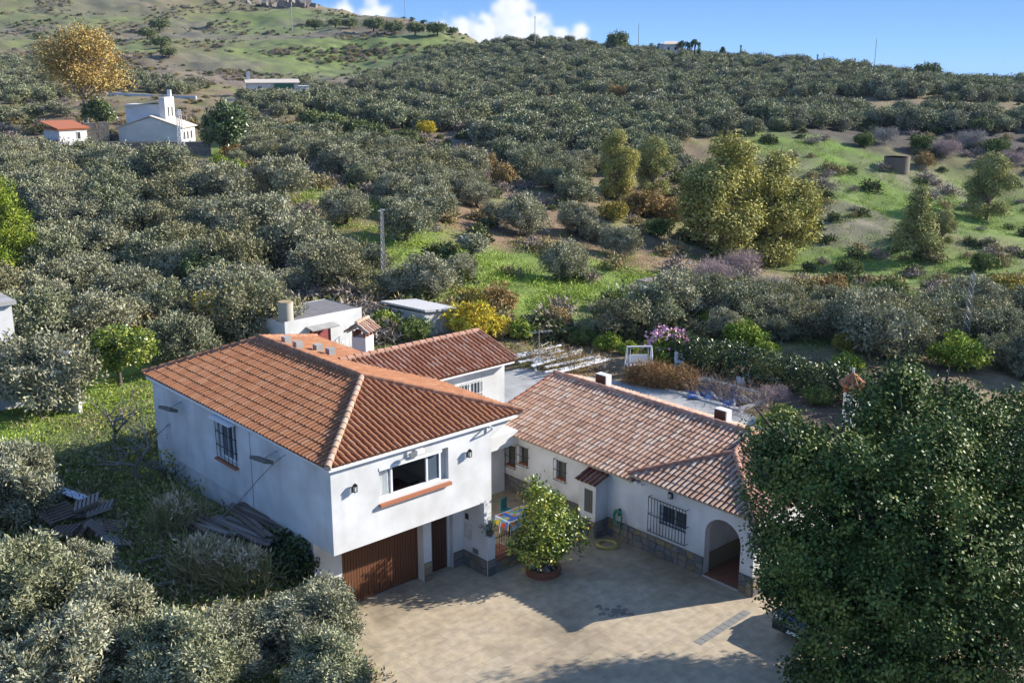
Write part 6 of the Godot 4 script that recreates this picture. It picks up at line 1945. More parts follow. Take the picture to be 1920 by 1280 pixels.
func tree_kinds() -> void:
	for i in 3:
		var b := sprays(100 + i, 22, 1.65, 0.5, 3.4, 0.42, 0.78)
		proto("olive_front%d" % i, 4.4, 4.0, 2.0, crown(200 + i, b, 36000, 0.20, 0.034, OLIVE_G if i == 1 else OLIVE, {"bump": 0.8, "clump": 14, "spread": 0.25, "up": 0.5, "inner": 0.22, "lowest": -0.7, "face": 0.45}), stems(300 + i, b.slice(0, 10), 0.2, 0.6, BARK))
	for i in 5:
		var b := sprays(120 + i, 19 + i, 1.6 + 0.08 * i, 0.5, 3.1, 0.42, 0.85)
		proto("olive%d" % i, 4.5, 3.7, 1.85, crown(220 + i, b, [16000, 12000, 15000, 15000, 10000][i], 0.21, 0.045, [shade(OLIVE, 1.12, 1.1, 1.1), OLIVE, shade(OLIVE, 0.8, 0.82, 0.78), OLIVE_G, shade(OLIVE_G, 0.98, 0.9, 0.85)][i], {"bump": 0.9, "clump": 12, "spread": 0.28, "up": 0.4, "lowest": -0.6, "face": 0.45, "inner": 0.18}), stems(320 + i, b.slice(0, 9), 0.19, 0.7, BARK, Vector3(0.1 * i - 0.2, 0, 0.1)))
	for i in 4:
		var b := sprays(140 + i, 9, 1.45, 0.6, 2.6, 0.6, 0.95)
		proto("olive_far%d" % i, 4.5, 3.2, 1.7, crown(240 + i, b, 3800, 0.36, 0.09, [OLIVE, OLIVE_G, shade(OLIVE, 0.8, 0.82, 0.78), shade(OLIVE_G, 1.1, 1.1, 1.1)][i], {"bump": 0.9, "clump": 5, "spread": 0.45, "up": 0.3, "lowest": -0.6, "face": 0.45}), stems(340 + i, [b[0]], 0.22, 0.8, BARK, Vector3.ZERO, 4))
	# the meadow olive with its leaning trunk
	var lb := [[Vector3(1.2, 2.3, 0.0), Vector3(0.9, 0.8, 0.9)], [Vector3(1.9, 2.2, 0.4), Vector3(0.9, 0.75, 0.8)], [Vector3(0.6, 2.7, -0.3), Vector3(0.7, 0.6, 0.8)], [Vector3(2.5, 1.8, -0.2), Vector3(0.6, 0.6, 0.7)]]
	proto("olive_leaning", 3.6, 3.3, 2.2, crown(260, lb, 8000, 0.30, 0.06, OLIVE, {"bump": 0.5, "clump": 9, "spread": 0.34}), stems(360, lb, 0.2, 1.3, BARK, Vector3(0.9, 0, 0)))
	# gums with pale limbs and yellow-green hanging foliage
	var gum := [Color(0.160, 0.155, 0.034), Color(0.311, 0.290, 0.071), Color(0.454, 0.413, 0.118), Color(0.595, 0.544, 0.202)]
	var gum_green := [Color(0.131, 0.144, 0.044), Color(0.254, 0.263, 0.088), Color(0.385, 0.376, 0.140), Color(0.507, 0.481, 0.210)]
	for i in 3:
		var r := RandomNumberGenerator.new()
		r.seed = 70 + i
		var b := []
		for j in 24:
			var hh := r.randf_range(0.10, 0.95)
			var wd := 2.9 * sqrt(sin(clampf(hh, 0.02, 0.98) * PI)) + 0.1
			var a := r.randf() * TAU
			b.append([Vector3(cos(a) * wd * 0.75, hh * 11.5, sin(a) * wd * 0.75), Vector3(1.35, 1.15, 1.35) * r.randf_range(0.7, 1.15)])
		b.append([Vector3(0, 11.2, 0), Vector3(1.1, 1.1, 1.1)])
		b.append([Vector3(0, 8.0, 0), Vector3(1.8, 1.8, 1.8)])
		proto("gum%d" % i, 7.0, 12.2, 6.6, crown(270 + i, b, 34000, 0.30, 0.075, gum if i < 2 else gum_green, {"bump": 0.6, "clump": 16, "spread": 0.6, "droop": 0.9, "lowest": -0.8, "inner": 0.18, "tone": 0.35}), stems(370 + i, b, 0.3, 3.2, Color(0.32, 0.27, 0.22)))
	var cone := []
	for j in 16:
		var t := j / 15.0
		cone.append([Vector3(cos(j * 2.4) * (1.5 * (1 - t) + 0.1), 1.6 + t * 6.4, sin(j * 2.4) * (1.5 * (1 - t) + 0.1)), Vector3(1, 0.9, 1) * (1.25 - 0.75 * t)])
	proto("gum_cone", 5.0, 9.0, 4.6, crown(280, cone, 15000, 0.28, 0.07, gum_green, {"bump": 0.6, "droop": 0.5, "clump": 9, "spread": 0.5, "inner": 0.2}), stems(380, cone, 0.2, 1.4, Color(0.2, 0.17, 0.14)))
	# a big plane-like tree turning yellow
	var yb := heap(150, 9, Vector3(0, 10.5, 0), 4.2, 2.8, 2.5)
	yb.append_array([[Vector3(0.5, 14.8, 0), Vector3(2.6, 2.0, 2.6)], [Vector3(-2.8, 13.2, 1), Vector3(2, 1.7, 2)], [Vector3(3.2, 13.0, -1), Vector3(2, 1.8, 2)], [Vector3(-4.2, 9.0, -1), Vector3(1.8, 1.4, 1.8)], [Vector3(4.4, 7.6, 1), Vector3(1.7, 1.5, 1.7)]])
	proto("yellow_tree", 13.5, 17.5, 10.8, crown(290, lumps(yb, 2, 5), 14000, 0.42, 0.12, [Color(0.28, 0.17, 0.045), Color(0.41, 0.27, 0.08), Color(0.50, 0.36, 0.13), Color(0.38, 0.32, 0.11)], {"bump": 1.0, "clump": 12, "spread": 0.9, "inner": 0.18}), stems(390, yb, 0.35, 5.0, Color(0.450, 0.405, 0.360)))
	var dk := [Color(0.042, 0.065, 0.023), Color(0.085, 0.125, 0.042), Color(0.142, 0.190, 0.065), Color(0.228, 0.275, 0.104)]
	for i in 2:
		var b := heap(160 + i, 7, Vector3(0, 3.0, 0), 1.3, 0.9, 1.25)
		b.append([Vector3(0.1, 4.5, 0), Vector3(1.0, 0.8, 1.0)])
		proto("dark_tree%d" % i, 5.0, 5.6, 3.2, crown(410 + i, b, 9000, 0.30, 0.085, dk, {"bump": 0.6, "clump": 8, "mat": M.glossy_leaf}), stems(510 + i, b, 0.17, 1.3, BARK))
	var ob := heap(170, 7, Vector3(0, 2.5, 0), 1.2, 0.7, 1.15)
	ob.append([Vector3(0.1, 3.7, 0), Vector3(1.0, 0.7, 1.0)])
	proto("orange_tree", 4.7, 4.7, 2.6, crown(420, ob, 15000, 0.20, 0.058, [Color(0.065, 0.109, 0.017), Color(0.145, 0.203, 0.029), Color(0.275, 0.326, 0.046), Color(0.435, 0.420, 0.072)], {"bump": 0.5, "clump": 9, "mat": M.glossy_leaf}), stems(520, ob, 0.14, 1.1, BARK))
	var oak := [Color(0.076, 0.095, 0.038), Color(0.142, 0.167, 0.068), Color(0.209, 0.237, 0.095), Color(0.294, 0.304, 0.133)]
	var kb := heap(180, 6, Vector3(0, 2.0, 0), 1.5, 0.5, 1.2)
	proto("oak", 5.4, 3.8, 2.0, crown(430, kb, 4500, 0.36, 0.11, oak, {"bump": 0.55, "clump": 7, "lowest": -0.7}), stems(530, [kb[0]], 0.2, 1.0, BARK, Vector3.ZERO, 4))
	# a pine with upright yellow-green candles
	var pb := []
	for j in 18:
		var t := j / 17.0
		pb.append([Vector3(cos(j * 2.4) * (2.3 - 1.7 * t), 2.4 + t * 6.2, sin(j * 2.4) * (2.3 - 1.7 * t)), Vector3(1.25, 0.95, 1.25) * (1.1 - 0.45 * t)])
	proto("pine", 7.0, 9.8, 5.6, crown(440, pb, 20000, 0.30, 0.04, [Color(0.058, 0.101, 0.014), Color(0.139, 0.202, 0.025), Color(0.267, 0.333, 0.043), Color(0.418, 0.452, 0.074)], {"bump": 0.7, "clump": 14, "spread": 0.36, "up": 0.8, "inner": 0.25}), stems(540, pb, 0.2, 2.2, Color(0.197, 0.143, 0.111)))
	# bushes
	var kinds := {
		"yellow_bush": [Color(0.300, 0.210, 0.022), Color(0.510, 0.375, 0.038), Color(0.620, 0.540, 0.060), Color(0.450, 0.450, 0.075)],
		"lime_bush": [Color(0.083, 0.135, 0.018), Color(0.180, 0.255, 0.033), Color(0.300, 0.375, 0.053), Color(0.450, 0.465, 0.090)],
		"green_bush": [Color(0.053, 0.083, 0.022), Color(0.105, 0.150, 0.038), Color(0.180, 0.225, 0.060), Color(0.270, 0.285, 0.105)],
		"rust_bush": [Color(0.195, 0.128, 0.053), Color(0.300, 0.203, 0.075), Color(0.420, 0.285, 0.112), Color(0.360, 0.285, 0.150)],
		"ochre_bush": [Color(0.150, 0.135, 0.030), Color(0.270, 0.225, 0.045), Color(0.420, 0.315, 0.060), Color(0.360, 0.330, 0.105)]}
	var kk := 0
	for key in kinds:
		var b := heap(190 + kk, 5, Vector3(0, 0.95, 0), 0.8, 0.3, 0.75)
		proto(key, 3.0, 2.0, 0.95, crown(450 + kk, b, 5000, 0.17, 0.05, kinds[key], {"bump": 0.6, "clump": 7, "lowest": -0.9}), stems(550 + kk, b, 0.06, 0.3, BARK, Vector3.ZERO, 4))
		kk += 1
	for q in [["bare_bush", Color(0.360, 0.270, 0.255)], ["grey_bush", Color(0.300, 0.277, 0.247)]]:
		var b := heap(199, 7, Vector3(0, 1.0, 0), 0.9, 0.35, 0.75)
		proto(q[0], 3.2, 2.1, 1.0, crown(470, b, 6000, 0.42, 0.009, [q[1] * 0.7, q[1], q[1] * 1.35], {"bump": 0.5, "clump": 6, "mat": M.dry_leaf, "up": 0.4, "inner": 0.4}), stems(570, b, 0.05, 0.25, q[1] * 0.8, Vector3.ZERO, 4))
	# cypress and palm, seen only far off
	var cy := []
	for j in 7: cy.append([Vector3(0, 0.8 + j * 1.05, 0), Vector3(0.62, 0.9, 0.62) * (1.0 - 0.11 * j)])
	proto("cypress", 1.4, 8.0, 4.0, crown(480, cy, 1800, 0.4, 0.11, dk, {"up": 1.2, "bump": 0.3}), null)
	var fr := MB.new()
	var r2 := RandomNumberGenerator.new()
	r2.seed = 3
	for i in 26:
		var a := i * 2.4
		var e := r2.randf_range(-0.5, 0.9)
		var o := Vector3(0, 5.6, 0)
		var d := Vector3(cos(a), 0, sin(a))
		var last := o
		for s in 4:
			var nx := o + d * (0.55 * (s + 1)) * cos(e) + Vector3.UP * (0.55 * (s + 1) * sin(e) - 0.11 * (s + 1) * (s + 1))
			var side := d.cross(Vector3.UP) * (0.3 if s < 3 else 0.02)
			var side0 := d.cross(Vector3.UP) * (0.08 if s == 0 else 0.3)
			fr.quad(last - side0, last + side0, nx + side, nx - side, Color(0.05, 0.075, 0.025))
			last = nx
	var pt := MB.new()
	pt.tube([Vector3(0, -0.4, 0), Vector3(0.05, 3, 0), Vector3(0, 5.7, 0)], [0.3, 0.24, 0.26], 7, Color(0.13, 0.10, 0.08))
	proto("palm", 4.4, 6.6, 5.4, fr.mesh(M.leaf), pt.mesh(M.bark))

func plant(kind: String, called: String, where: Vector3, size: float, tall: float, label: String, category: String, group := "") -> Node3D:
	var o: Node3D = protos[kind].node.duplicate()
	put(o, called)
	o.position = where
	o.rotation.y = rng.randf() * TAU if kind != "olive_leaning" else 0.6
	o.scale = Vector3(size * rng.randf_range(0.88, 1.14), tall, size * rng.randf_range(0.88, 1.14)) if kind.begins_with("olive") else Vector3(size, tall, size)
	placed_trees.append(Vector3(where.x, protos[kind].w * size * 0.5, where.z))
	return tag(o, label, category, group)

func grow(kind: String, called: String, px: float, py: float, wide: float, label: String, category := "tree", group := "", high := 0.0, first := 26.0) -> Node3D:   # a crown that is seen centred at px, py and wide pixels across, standing on the ground
	var pr: Dictionary = protos[kind]
	var r := ray(px, py)
	var d := first
	while d < 900.0:
		var s: float = wide * d / F / pr.w
		var t: float = s if high == 0.0 else high * d / F / pr.h
		var c := CAM + r * d
		var g := ground(c.x, c.z)
		if c.y - g < pr.hc * t:
			return plant(kind, called, Vector3(c.x, g - 0.05, c.z), s, t, label, category, group)
		d += maxf(0.4, d * 0.004)
	return null

func whereabouts(p: Vector3, grove: String) -> String:   # names the nearest landmark and the side of it the tree stands on
	var marks := [["the lattice mast", 718, 480], ["the small yellow fig", 385, 578], ["the citrus tree", 218, 660], ["the pine", 20, 420], ["the upright dark trees", 387, 510], ["the pale pylon", 343, 290], ["the water tank", 536, 580], ["the soil clearing", 570, 345], ["the leaning olive", 880, 462], ["the prickly pear", 1162, 555], ["the broad golden gum", 1452, 460], ["the mauve bushes", 1360, 500], ["the dark pylon", 1812, 590], ["the pink blossom", 1255, 640], ["the pointed gum", 1722, 470], ["the right edge", 1915, 650], ["the left edge", 5, 480], ["the brown soil strip", 1080, 440], ["the scrubby knoll", 930, 310], ["the ochre bush", 1590, 640], ["the orange bush", 1525, 590], ["the bright green tree", 1800, 655]]
	var q := pix(p + Vector3.UP * 1.5)
	var best := 1e9
	var pick: Array = marks[0]
	for m in marks:
		var d := Vector2((q.x - m[1]), (q.y - m[2]) * 1.4).length()
		if d < best:
			best = d; pick = m
	var dx: float = q.x - pick[1]
	var dy: float = q.y - pick[2]
	var side := ""
	if absf(dx) > absf(dy) * 1.6: side = "left of" if dx < 0 else "right of"
	elif absf(dy) > absf(dx) * 1.6: side = "above" if dy < 0 else "below"
	else: side = ("above" if dy < 0 else "below") + " and " + ("left of" if dx < 0 else "right of")
	var how := "close" if best < 45 else ("some way" if best < 85 else "further")
	return "olive tree %s %s %s, %s" % [how, side, pick[0], grove.replace("olive tree ", "")]

func crest_distance(px: float) -> float:   # how far off the skyline is
	var line := [[0, 700], [580, 586], [640, 554], [760, 504], [860, 456], [900, 390], [1060, 365], [1240, 349], [1400, 332], [1600, 316], [1760, 299], [1920, 275]]
	for i in line.size() - 1:
		if px <= line[i + 1][0]: return lerpf(line[i][1], line[i + 1][1], (px - line[i][0]) / (line[i + 1][0] - line[i][0]))
	return 275.0

func crest(kind: String, called: String, px: float, top: float, wide: float, label: String, category: String, group: String) -> void:   # stands on the skyline and shows its top above the trees
	var d := crest_distance(px)
	var p := at(px, top, d)
	var g := ground(p.x, p.z)
	plant(kind, called, Vector3(p.x, g, p.z), wide * d / F / protos[kind].w, (p.y - g) / protos[kind].h, label, category, group)

func inside(p: Vector2, poly: Array) -> bool:
	var c := false
	var j := poly.size() - 1
	for i in poly.size():
		var a: Array = poly[i]
		var b: Array = poly[j]
		if (a[1] > p.y) != (b[1] > p.y) and p.x < (b[0] - a[0]) * (p.y - a[1]) / (b[1] - a[1]) + a[0]: c = not c
		j = i
	return c

func trees() -> void:
	var g := ""
	# in front of the camera, lower left
	g = "olive trees in the lower left foreground"
	grow("olive_front0", "olive_tree", 40, 905, 190, "silvery olive tree beside the pallet heap at the left edge", "olive tree", g)
	grow("olive_front2", "olive_tree", 150, 1075, 150, "low olive tree just below the pallet heap", "olive tree", g)
	grow("olive_front1", "olive_tree", 30, 1120, 230, "olive tree at the left edge below the pallet heap", "olive tree", g)
	grow("olive_front0", "olive_tree", 205, 1170, 210, "olive tree where the slack wire rope ends", "olive tree", g)
	grow("olive_front2", "olive_tree", 110, 1270, 260, "olive tree in the bottom left corner", "olive tree", g)
	grow("olive_front1", "olive_tree", 330, 1255, 220, "olive tree at the bottom edge left of the white debris", "olive tree", g)
	grow("olive_front0", "olive_tree", 590, 1165, 170, "olive tree beside the white wall left of the garage door", "olive tree", g)
	grow("olive_front2", "olive_tree", 440, 1190, 150, "small olive tree in front of the dry plants below the plank stack", "olive tree", g)
	grow("olive_front1", "olive_tree", 610, 1260, 170, "olive tree at the bottom edge beside the courtyard paving", "olive tree", g)
	# behind the left yard
	grow("olive0", "olive_tree", 75, 695, 200, "wide olive tree beside the white house at the left edge", "olive tree")
	grow("orange_tree", "orange_tree", 218, 660, 150, "bushy yellow-green citrus tree behind the left corner of the main house", "tree", "", 125)
	grow("olive2", "olive_tree", 345, 635, 140, "olive tree right behind the far left eave of the main house", "olive tree")
	grow("olive4", "olive_tree", 470, 580, 170, "dark olive tree left of the water tank on the shed", "olive tree", "", 130)
	grow("olive1", "olive_tree", 240, 530, 130, "olive tree above the citrus tree", "olive tree")
	grow("olive3", "olive_tree", 60, 590, 150, "olive tree behind the white house at the left edge", "olive tree")
	grow("olive0", "olive_tree", 180, 590, 130, "olive tree just behind the citrus tree", "olive tree")
	grow("dark_tree0", "evergreen_tree", 365, 505, 62, "dark yellow-green upright tree among grey olives, left of a twin", "tree", "", 85)
	grow("dark_tree1", "evergreen_tree", 408, 515, 60, "dark yellow-green upright tree among grey olives, right of a twin", "tree", "", 80)
	grow("yellow_bush", "fig_tree", 385, 578, 60, "small fig tree with yellow leaves behind the main house roof", "tree", "", 70)
	grow("pine", "pine_tree", -18, 410, 185, "bright yellow-green pine cut by the left edge of the view", "tree", "", 220)
	# the meadow
	g = "olive trees standing singly on the green meadow"
	grow("olive0", "olive_tree", 1062, 485, 92, "lone olive tree on the bright green meadow", "olive tree", g, 84)
	grow("olive_leaning", "olive_tree", 880, 462, 62, "small olive tree with a leaning trunk on the meadow", "olive tree", g)
	for q in [[985, 400, 105, "wide olive tree on bare brown soil above the meadow"], [1080, 405, 80, "olive tree right of the wide one above the meadow"], [925, 395, 50, "small olive tree left of the wide one above the meadow"], [1165, 450, 75, "olive tree at the right end of the brown soil strip"], [1115, 430, 55, "olive tree left of the last one on the brown soil strip"],
			[525, 330, 110, "big round olive tree at the upper left edge of the soil clearing"], [645, 385, 90, "dark olive tree left of the lattice mast top"], [760, 410, 105, "large olive tree right of the lattice mast top"], [805, 380, 90, "olive tree above the large one right of the mast"], [640, 300, 90, "olive tree at the right edge of the soil clearing"],
			[805, 515, 110, "olive tree behind the shed with the flat grey roof"], [865, 500, 70, "olive tree on the near edge of the meadow"], [745, 530, 75, "olive tree beside the foot of the lattice mast"], [735, 350, 80, "olive tree above the lattice mast"], [700, 320, 75, "olive tree up the slope from the lattice mast"], [870, 345, 65, "olive tree above the brown soil at the grove end"], [895, 365, 60, "olive tree at the right end of the grove above the brown soil"]]:
		grow("olive%d" % (int(q[0]) % 5), "olive_tree", q[0], q[1], q[2], q[3], "olive tree")
	# gums
	g = "tall gum trees in the valley"
	grow("gum0", "gum_tree", 1358, 365, 158, "tallest yellow-green gum tree, left of its neighbour in the valley", "tree", g, 232)
	grow("gum1", "gum_tree", 1458, 388, 158, "broad golden gum tree right of the tallest one", "tree", g, 215)
	grow("gum1", "gum_tree", 1160, 305, 75, "slim gum tree at the upper end of the brown thicket", "tree", g, 128)
	grow("gum2", "gum_tree", 1226, 310, 70, "slim greener gum tree beside the brown thicket", "tree", g, 112)
	grow("gum_cone", "gum_tree", 1722, 412, 82, "pointed gum tree alone on the green slope", "tree", g, 145)
	grow("gum2", "gum_tree", 1770, 425, 44, "small golden gum tree beside the pointed one", "tree", g, 66)
	grow("gum2", "gum_tree", 1858, 345, 84, "open gum tree on the green slope below the water tank", "tree", g, 125)
	grow("yellow_tree", "plane_tree", 150, 118, 172, "tall tree with golden autumn leaves behind the small red-roofed house", "tree", "", 200)
	grow("dark_tree0", "evergreen_tree", 184, 208, 62, "dark round tree between the golden tree and the white stepped house", "tree", "", 64)
	grow("dark_tree1", "evergreen_tree", 421, 238, 92, "tall dark green tree right of the white stepped house", "tree", "", 120)
	g = "dark oaks on the slope"
	for q in [[585, 222, 60, "leftmost dark oak of the thicket above the olive grove"], [622, 232, 70, "largest dark oak of the thicket above the olive grove"], [660, 240, 62, "dark oak in the middle of the thicket above the olive grove"], [700, 248, 66, "dark oak right of the middle of the thicket above the grove"], [735, 262, 52, "low dark oak near the right end of the thicket"], [600, 252, 50, "lower dark oak at the left of the thicket"], [765, 255, 46, "rightmost dark oak of the thicket"], [648, 262, 44, "smallest dark oak at the foot of the thicket"]]:
		grow("oak", "oak_tree", q[0], q[1], q[2], q[3], "tree", g)
	# bushes of their own
	for q in [["yellow_bush", 478, 288, 36, "yellow bush right of the tall dark tree"], ["rust_bush", 437, 288, 56, "russet bush at the foot of the tall dark tree"], ["lime_bush", 408, 304, 52, "lime green bush below the stepped house terrace"], ["lime_bush", 440, 312, 46, "lime green bush below the russet one"], ["yellow_bush", 238, 316, 46, "yellow fig bush below the stepped house"],
			["rust_bush", 1200, 378, 84, "russet thicket under the slim gum trees"], ["rust_bush", 1255, 392, 78, "russet bush right of the thicket under the gum trees"], ["ochre_bush", 1150, 395, 60, "ochre bush left of the russet thicket"], ["green_bush", 1235, 425, 60, "green bush below the russet thicket"],
			["bare_bush", 1335, 515, 92, "leafless mauve bush at the meadow's right end"], ["bare_bush", 1392, 492, 72, "leafless mauve bush behind the first one"],
			["yellow_bush", 890, 602, 110, "yellow-leaved bush beside the flat-roofed garden shed"], ["yellow_bush", 930, 612, 60, "yellow-leaved bush behind the rear roof ridge"], ["ochre_bush", 880, 560, 80, "ochre tree behind the flat-roofed garden shed"], ["rust_bush", 935, 560, 90, "russet tree on the near edge of the meadow"], ["lime_bush", 975, 615, 62, "bright green bush behind the rear roof"],
			["lime_bush", 722, 602, 74, "green bush between the tiled chimney and the flat-roofed shed"], ["green_bush", 780, 616, 76, "dark green bush in front of the flat-roofed shed"], ["lime_bush", 1140, 640, 60, "yellow-green bush behind the white swing"], ["green_bush", 1090, 630, 60, "green bush behind the vine rows"], ["rust_bush", 1045, 600, 70, "brown bush behind the aerial"], ["lime_bush", 1178, 650, 44, "yellow bush beside the swing frame"],
			["lime_bush", 1398, 628, 92, "yellow-green shrub above the dark hedge"], ["lime_bush", 1440, 655, 60, "small yellow-green shrub on the dark hedge"], ["lime_bush", 1330, 600, 60, "yellow-green shrub among the olives behind the hedge"], ["ochre_bush", 1590, 640, 60, "ochre bush among the olives behind the hedge"], ["rust_bush", 1525, 590, 36, "orange bush among the olives on the right"],
			["lime_bush", 1800, 655, 120, "bright green tree behind the big dark tree"], ["lime_bush", 1590, 680, 70, "green bush behind the hedge near the round chimney cap"], ["ochre_bush", 1890, 540, 90, "ochre bush at the right edge below the green slope"], ["rust_bush", 1560, 540, 80, "brown bush in the dip below the green slope"], ["green_bush", 1670, 545, 80, "green bush in the dip below the pointed gum tree"],
			["green_bush", 1620, 262, 44, "dark bush at the left end of the dark cutting"], ["grey_bush", 1660, 255, 50, "grey bush on the dark cutting above the water tank"], ["green_bush", 1730, 268, 50, "dark bush on the dark cutting right of the water tank"], ["bare_bush", 1775, 280, 56, "mauve bush below the dark cutting"], ["grey_bush", 1822, 262, 54, "grey bush in the middle of the dark cutting"], ["green_bush", 1870, 275, 56, "dark bush at the right of the dark cutting"], ["rust_bush", 1735, 300, 46, "brown bush beside the round water tank"], ["bare_bush", 1900, 300, 50, "mauve bush at the right edge below the dark cutting"], ["oak", 1840, 236, 46, "round dark tree on top of the dark cutting"], ["green_bush", 1700, 590, 70, "green bush in the dip near the dark pylon"], ["green_bush", 1850, 490, 60, "dark bush in the hollow on the right green slope"], ["green_bush", 1590, 500, 60, "dark bush at the foot of the green slope"], ["green_bush", 1470, 772, 56, "leafy bush between the pool and the round chimney cap"], ["lime_bush", 1440, 790, 50, "bright bush at the near right corner of the terrace"], ["bare_bush", 1452, 742, 56, "leafless bush at the right end of the pool"], ["green_bush", 1535, 742, 64, "dark bush left of the round chimney cap"], ["grey_bush", 1440, 540, 70, "grey bare bush under the broad golden gum"], ["rust_bush", 900, 305, 60, "dry reed clump on the scrubby knoll"], ["rust_bush", 945, 325, 60, "dry reed clump lower on the scrubby knoll"], ["yellow_bush", 800, 240, 40, "yellow bush above the scrubby knoll"], ["green_bush", 1150, 560, 60, "green bush beside the prickly pear"], ["rust_bush", 1160, 175, 50, "straw-coloured reed clump above the road"]]:
		grow(q[0], "bush", q[1], q[2], q[3], q[4], "bush")
	# along the skyline
	g = "cypresses on the ridge"
	for q in [[1222, 97, 34, "cypress left of the villa on the ridge"], [1236, 92, 24, "thin cypress beside the villa on the ridge"], [1312, 92, 28, "cypress right of the villa's palms"], [1390, 92, 18, "short cypress on the ridge right of the palms"], [1534, 108, 16, "cypress between the dark trees on the ridge"], [1604, 116, 16, "cypress at the foot of the radio mast"]]:
		crest("cypress", "cypress", q[0], q[1] - q[2] * 0.5, q[2] * 0.26, q[3], "tree", g)
	g = "palms on the ridge"
	for q in [[1278, 84, 22, "leftmost palm beside the ridge villa"], [1290, 85, 20, "second palm beside the ridge villa"], [1304, 82, 24, "tallest palm beside the ridge villa"], [1356, 92, 16, "lone palm right of the ridge villa"], [706, 36, 14, "leftmost palm on the left skyline"], [757, 38, 14, "palm in the middle of the left skyline"], [772, 39, 16, "wide palm on the left skyline"], [794, 46, 20, "rightmost palm on the left skyline"]]:
		crest("palm", "palm", q[0], q[1] - q[2] * 0.55, q[2], q[3], "palm", g)
	g = "dark trees along the skyline"
	for q in [[1158, 85, 46, "big open tree on the ridge skyline"], [1740, 130, 54, "wide dark tree near the right end of the ridge"], [1490, 113, 42, "dark tree clump on the ridge right of the villa"], [1440, 108, 30, "dark tree on the ridge between villa and mast"], [1395, 100, 26, "round dark tree on the ridge right of the villa"]]:
		crest("oak", "oak_tree", q[0], q[1] - (30 if q[0] == 1158 else q[2] * 0.3), q[2], q[3], "tree", g)
	for q in [[590, 44, 34, "leftmost dark tree in the hedge row under the left skyline"], [628, 42, 30, "second dark tree in the hedge row under the left skyline"], [655, 44, 34, "third dark tree in the hedge row under the left skyline"], [700, 46, 44, "tree in the middle of the hedge row under the left skyline"], [740, 51, 40, "tree right of the middle of the hedge row under the left skyline"], [778, 53, 40, "second last tree of the hedge row under the left skyline"], [820, 54, 44, "last tree of the hedge row under the left skyline"], [848, 57, 26, "small tree at the end of the hedge row"], [810, 92, 30, "dark tree at the edge of the green field"],
			[297, 44, 40, "dark bush at the top of the scrubby gully"], [275, 62, 36, "dark bush in the middle of the scrubby gully"], [300, 78, 40, "dark bush low in the scrubby gully"], [316, 98, 34, "lowest dark bush of the scrubby gully"], [395, 46, 16, "lone round bush on the green field"]]:
		grow("oak", "oak_tree", q[0], q[1], q[2], q[3], "tree", g, q[2] * 0.62, 120.0)
	big_trees()
	groves()

func big_trees() -> void:
	# the dark evergreen that fills the right of the view
	var t := thing("evergreen_tree", Vector3(12.6, 0, 12.9), "huge dark glossy evergreen tree covering the right of the courtyard", "tree")
	var lobes := [[1690, 805, 31.5, 1.55], [1570, 862, 31, 1.4], [1505, 868, 30.5, 1.25], [1470, 830, 32.5, 0.75], [1800, 835, 31.5, 1.55], [1765, 768, 33, 1.1], [1850, 870, 31, 1.8], [1620, 940, 29.5, 2.0], [1480, 930, 30.5, 1.4], [1478, 1040, 30.5, 1.2], [1550, 1060, 29.6, 1.6], [1640, 1100, 29, 1.8], [1790, 1010, 29, 2.1], [1900, 960, 30, 1.8], [1565, 1180, 29.6, 1.3], [1640, 1240, 29, 1.6], [1800, 1180, 28.5, 1.9], [1920, 1120, 29, 1.9], [1570, 1290, 29.6, 1.2], [1720, 1330, 29, 1.8], [1900, 1290, 29, 2.0], [1700, 950, 32.5, 2.6], [1600, 1100, 32, 2.0], [1750, 1120, 32, 2.4], [1692, 728, 32, 0.6], [1655, 775, 33, 0.7], [1665, 890, 30.3, 1.4], [1740, 870, 30, 1.6], [1446, 865, 31.5, 0.6], [1450, 1010, 31.3, 0.5], [1470, 1095, 30.6, 0.55]]
	var b := []
	for q in lobes:
		var c := at(q[0], q[1], q[2]) - t.position
		b.append([c, Vector3(q[3], q[3] * 0.85, q[3]) * 0.84])
	b = lumps(b, 4, 77)
	var greens := [Color(0.028, 0.050, 0.014), Color(0.063, 0.100, 0.024), Color(0.107, 0.150, 0.034), Color(0.193, 0.215, 0.049)]
	part("crown", crown(600, b, 200000, 0.12, 0.042, greens, {"bump": 0.6, "rough": 0.75, "clump": 26, "spread": 0.30, "inner": 0.14, "mat": M.big_leaf, "tone": 0.45, "droop": 0.3, "lowest": -0.8, "face": 1.2, "jit": 0.42}), null, t)
	part("trunk", stems(601, b.slice(0, 22), 0.34, 2.2, Color(0.10, 0.085, 0.07)), null, t)
	var t2 := thing("evergreen_tree", Vector3(17.6, 0, 16.4), "dark glossy evergreen cut by the right edge of the view", "tree")
	var b2 := []
	for q in [[1960, 850, 33, 2.0], [1990, 980, 32, 2.3], [1940, 835, 34, 1.1], [1990, 1150, 31, 2.3], [1900, 825, 34.5, 0.75], [2060, 900, 33, 2.2], [2060, 1100, 32, 2.2]]:
		b2.append([at(q[0], q[1], q[2]) - t2.position, Vector3(q[3], q[3] * 0.85, q[3]) * 0.88])
	b2 = lumps(b2, 4, 78)
	part("crown", crown(610, b2, 60000, 0.12, 0.042, greens, {"bump": 0.6, "rough": 0.75, "clump": 22, "spread": 0.28, "mat": M.big_leaf, "droop": 0.35, "face": 1.0}), null, t2)
	part("trunk", stems(611, b2.slice(0, 7), 0.3, 2.0, Color(0.10, 0.085, 0.07)), null, t2)

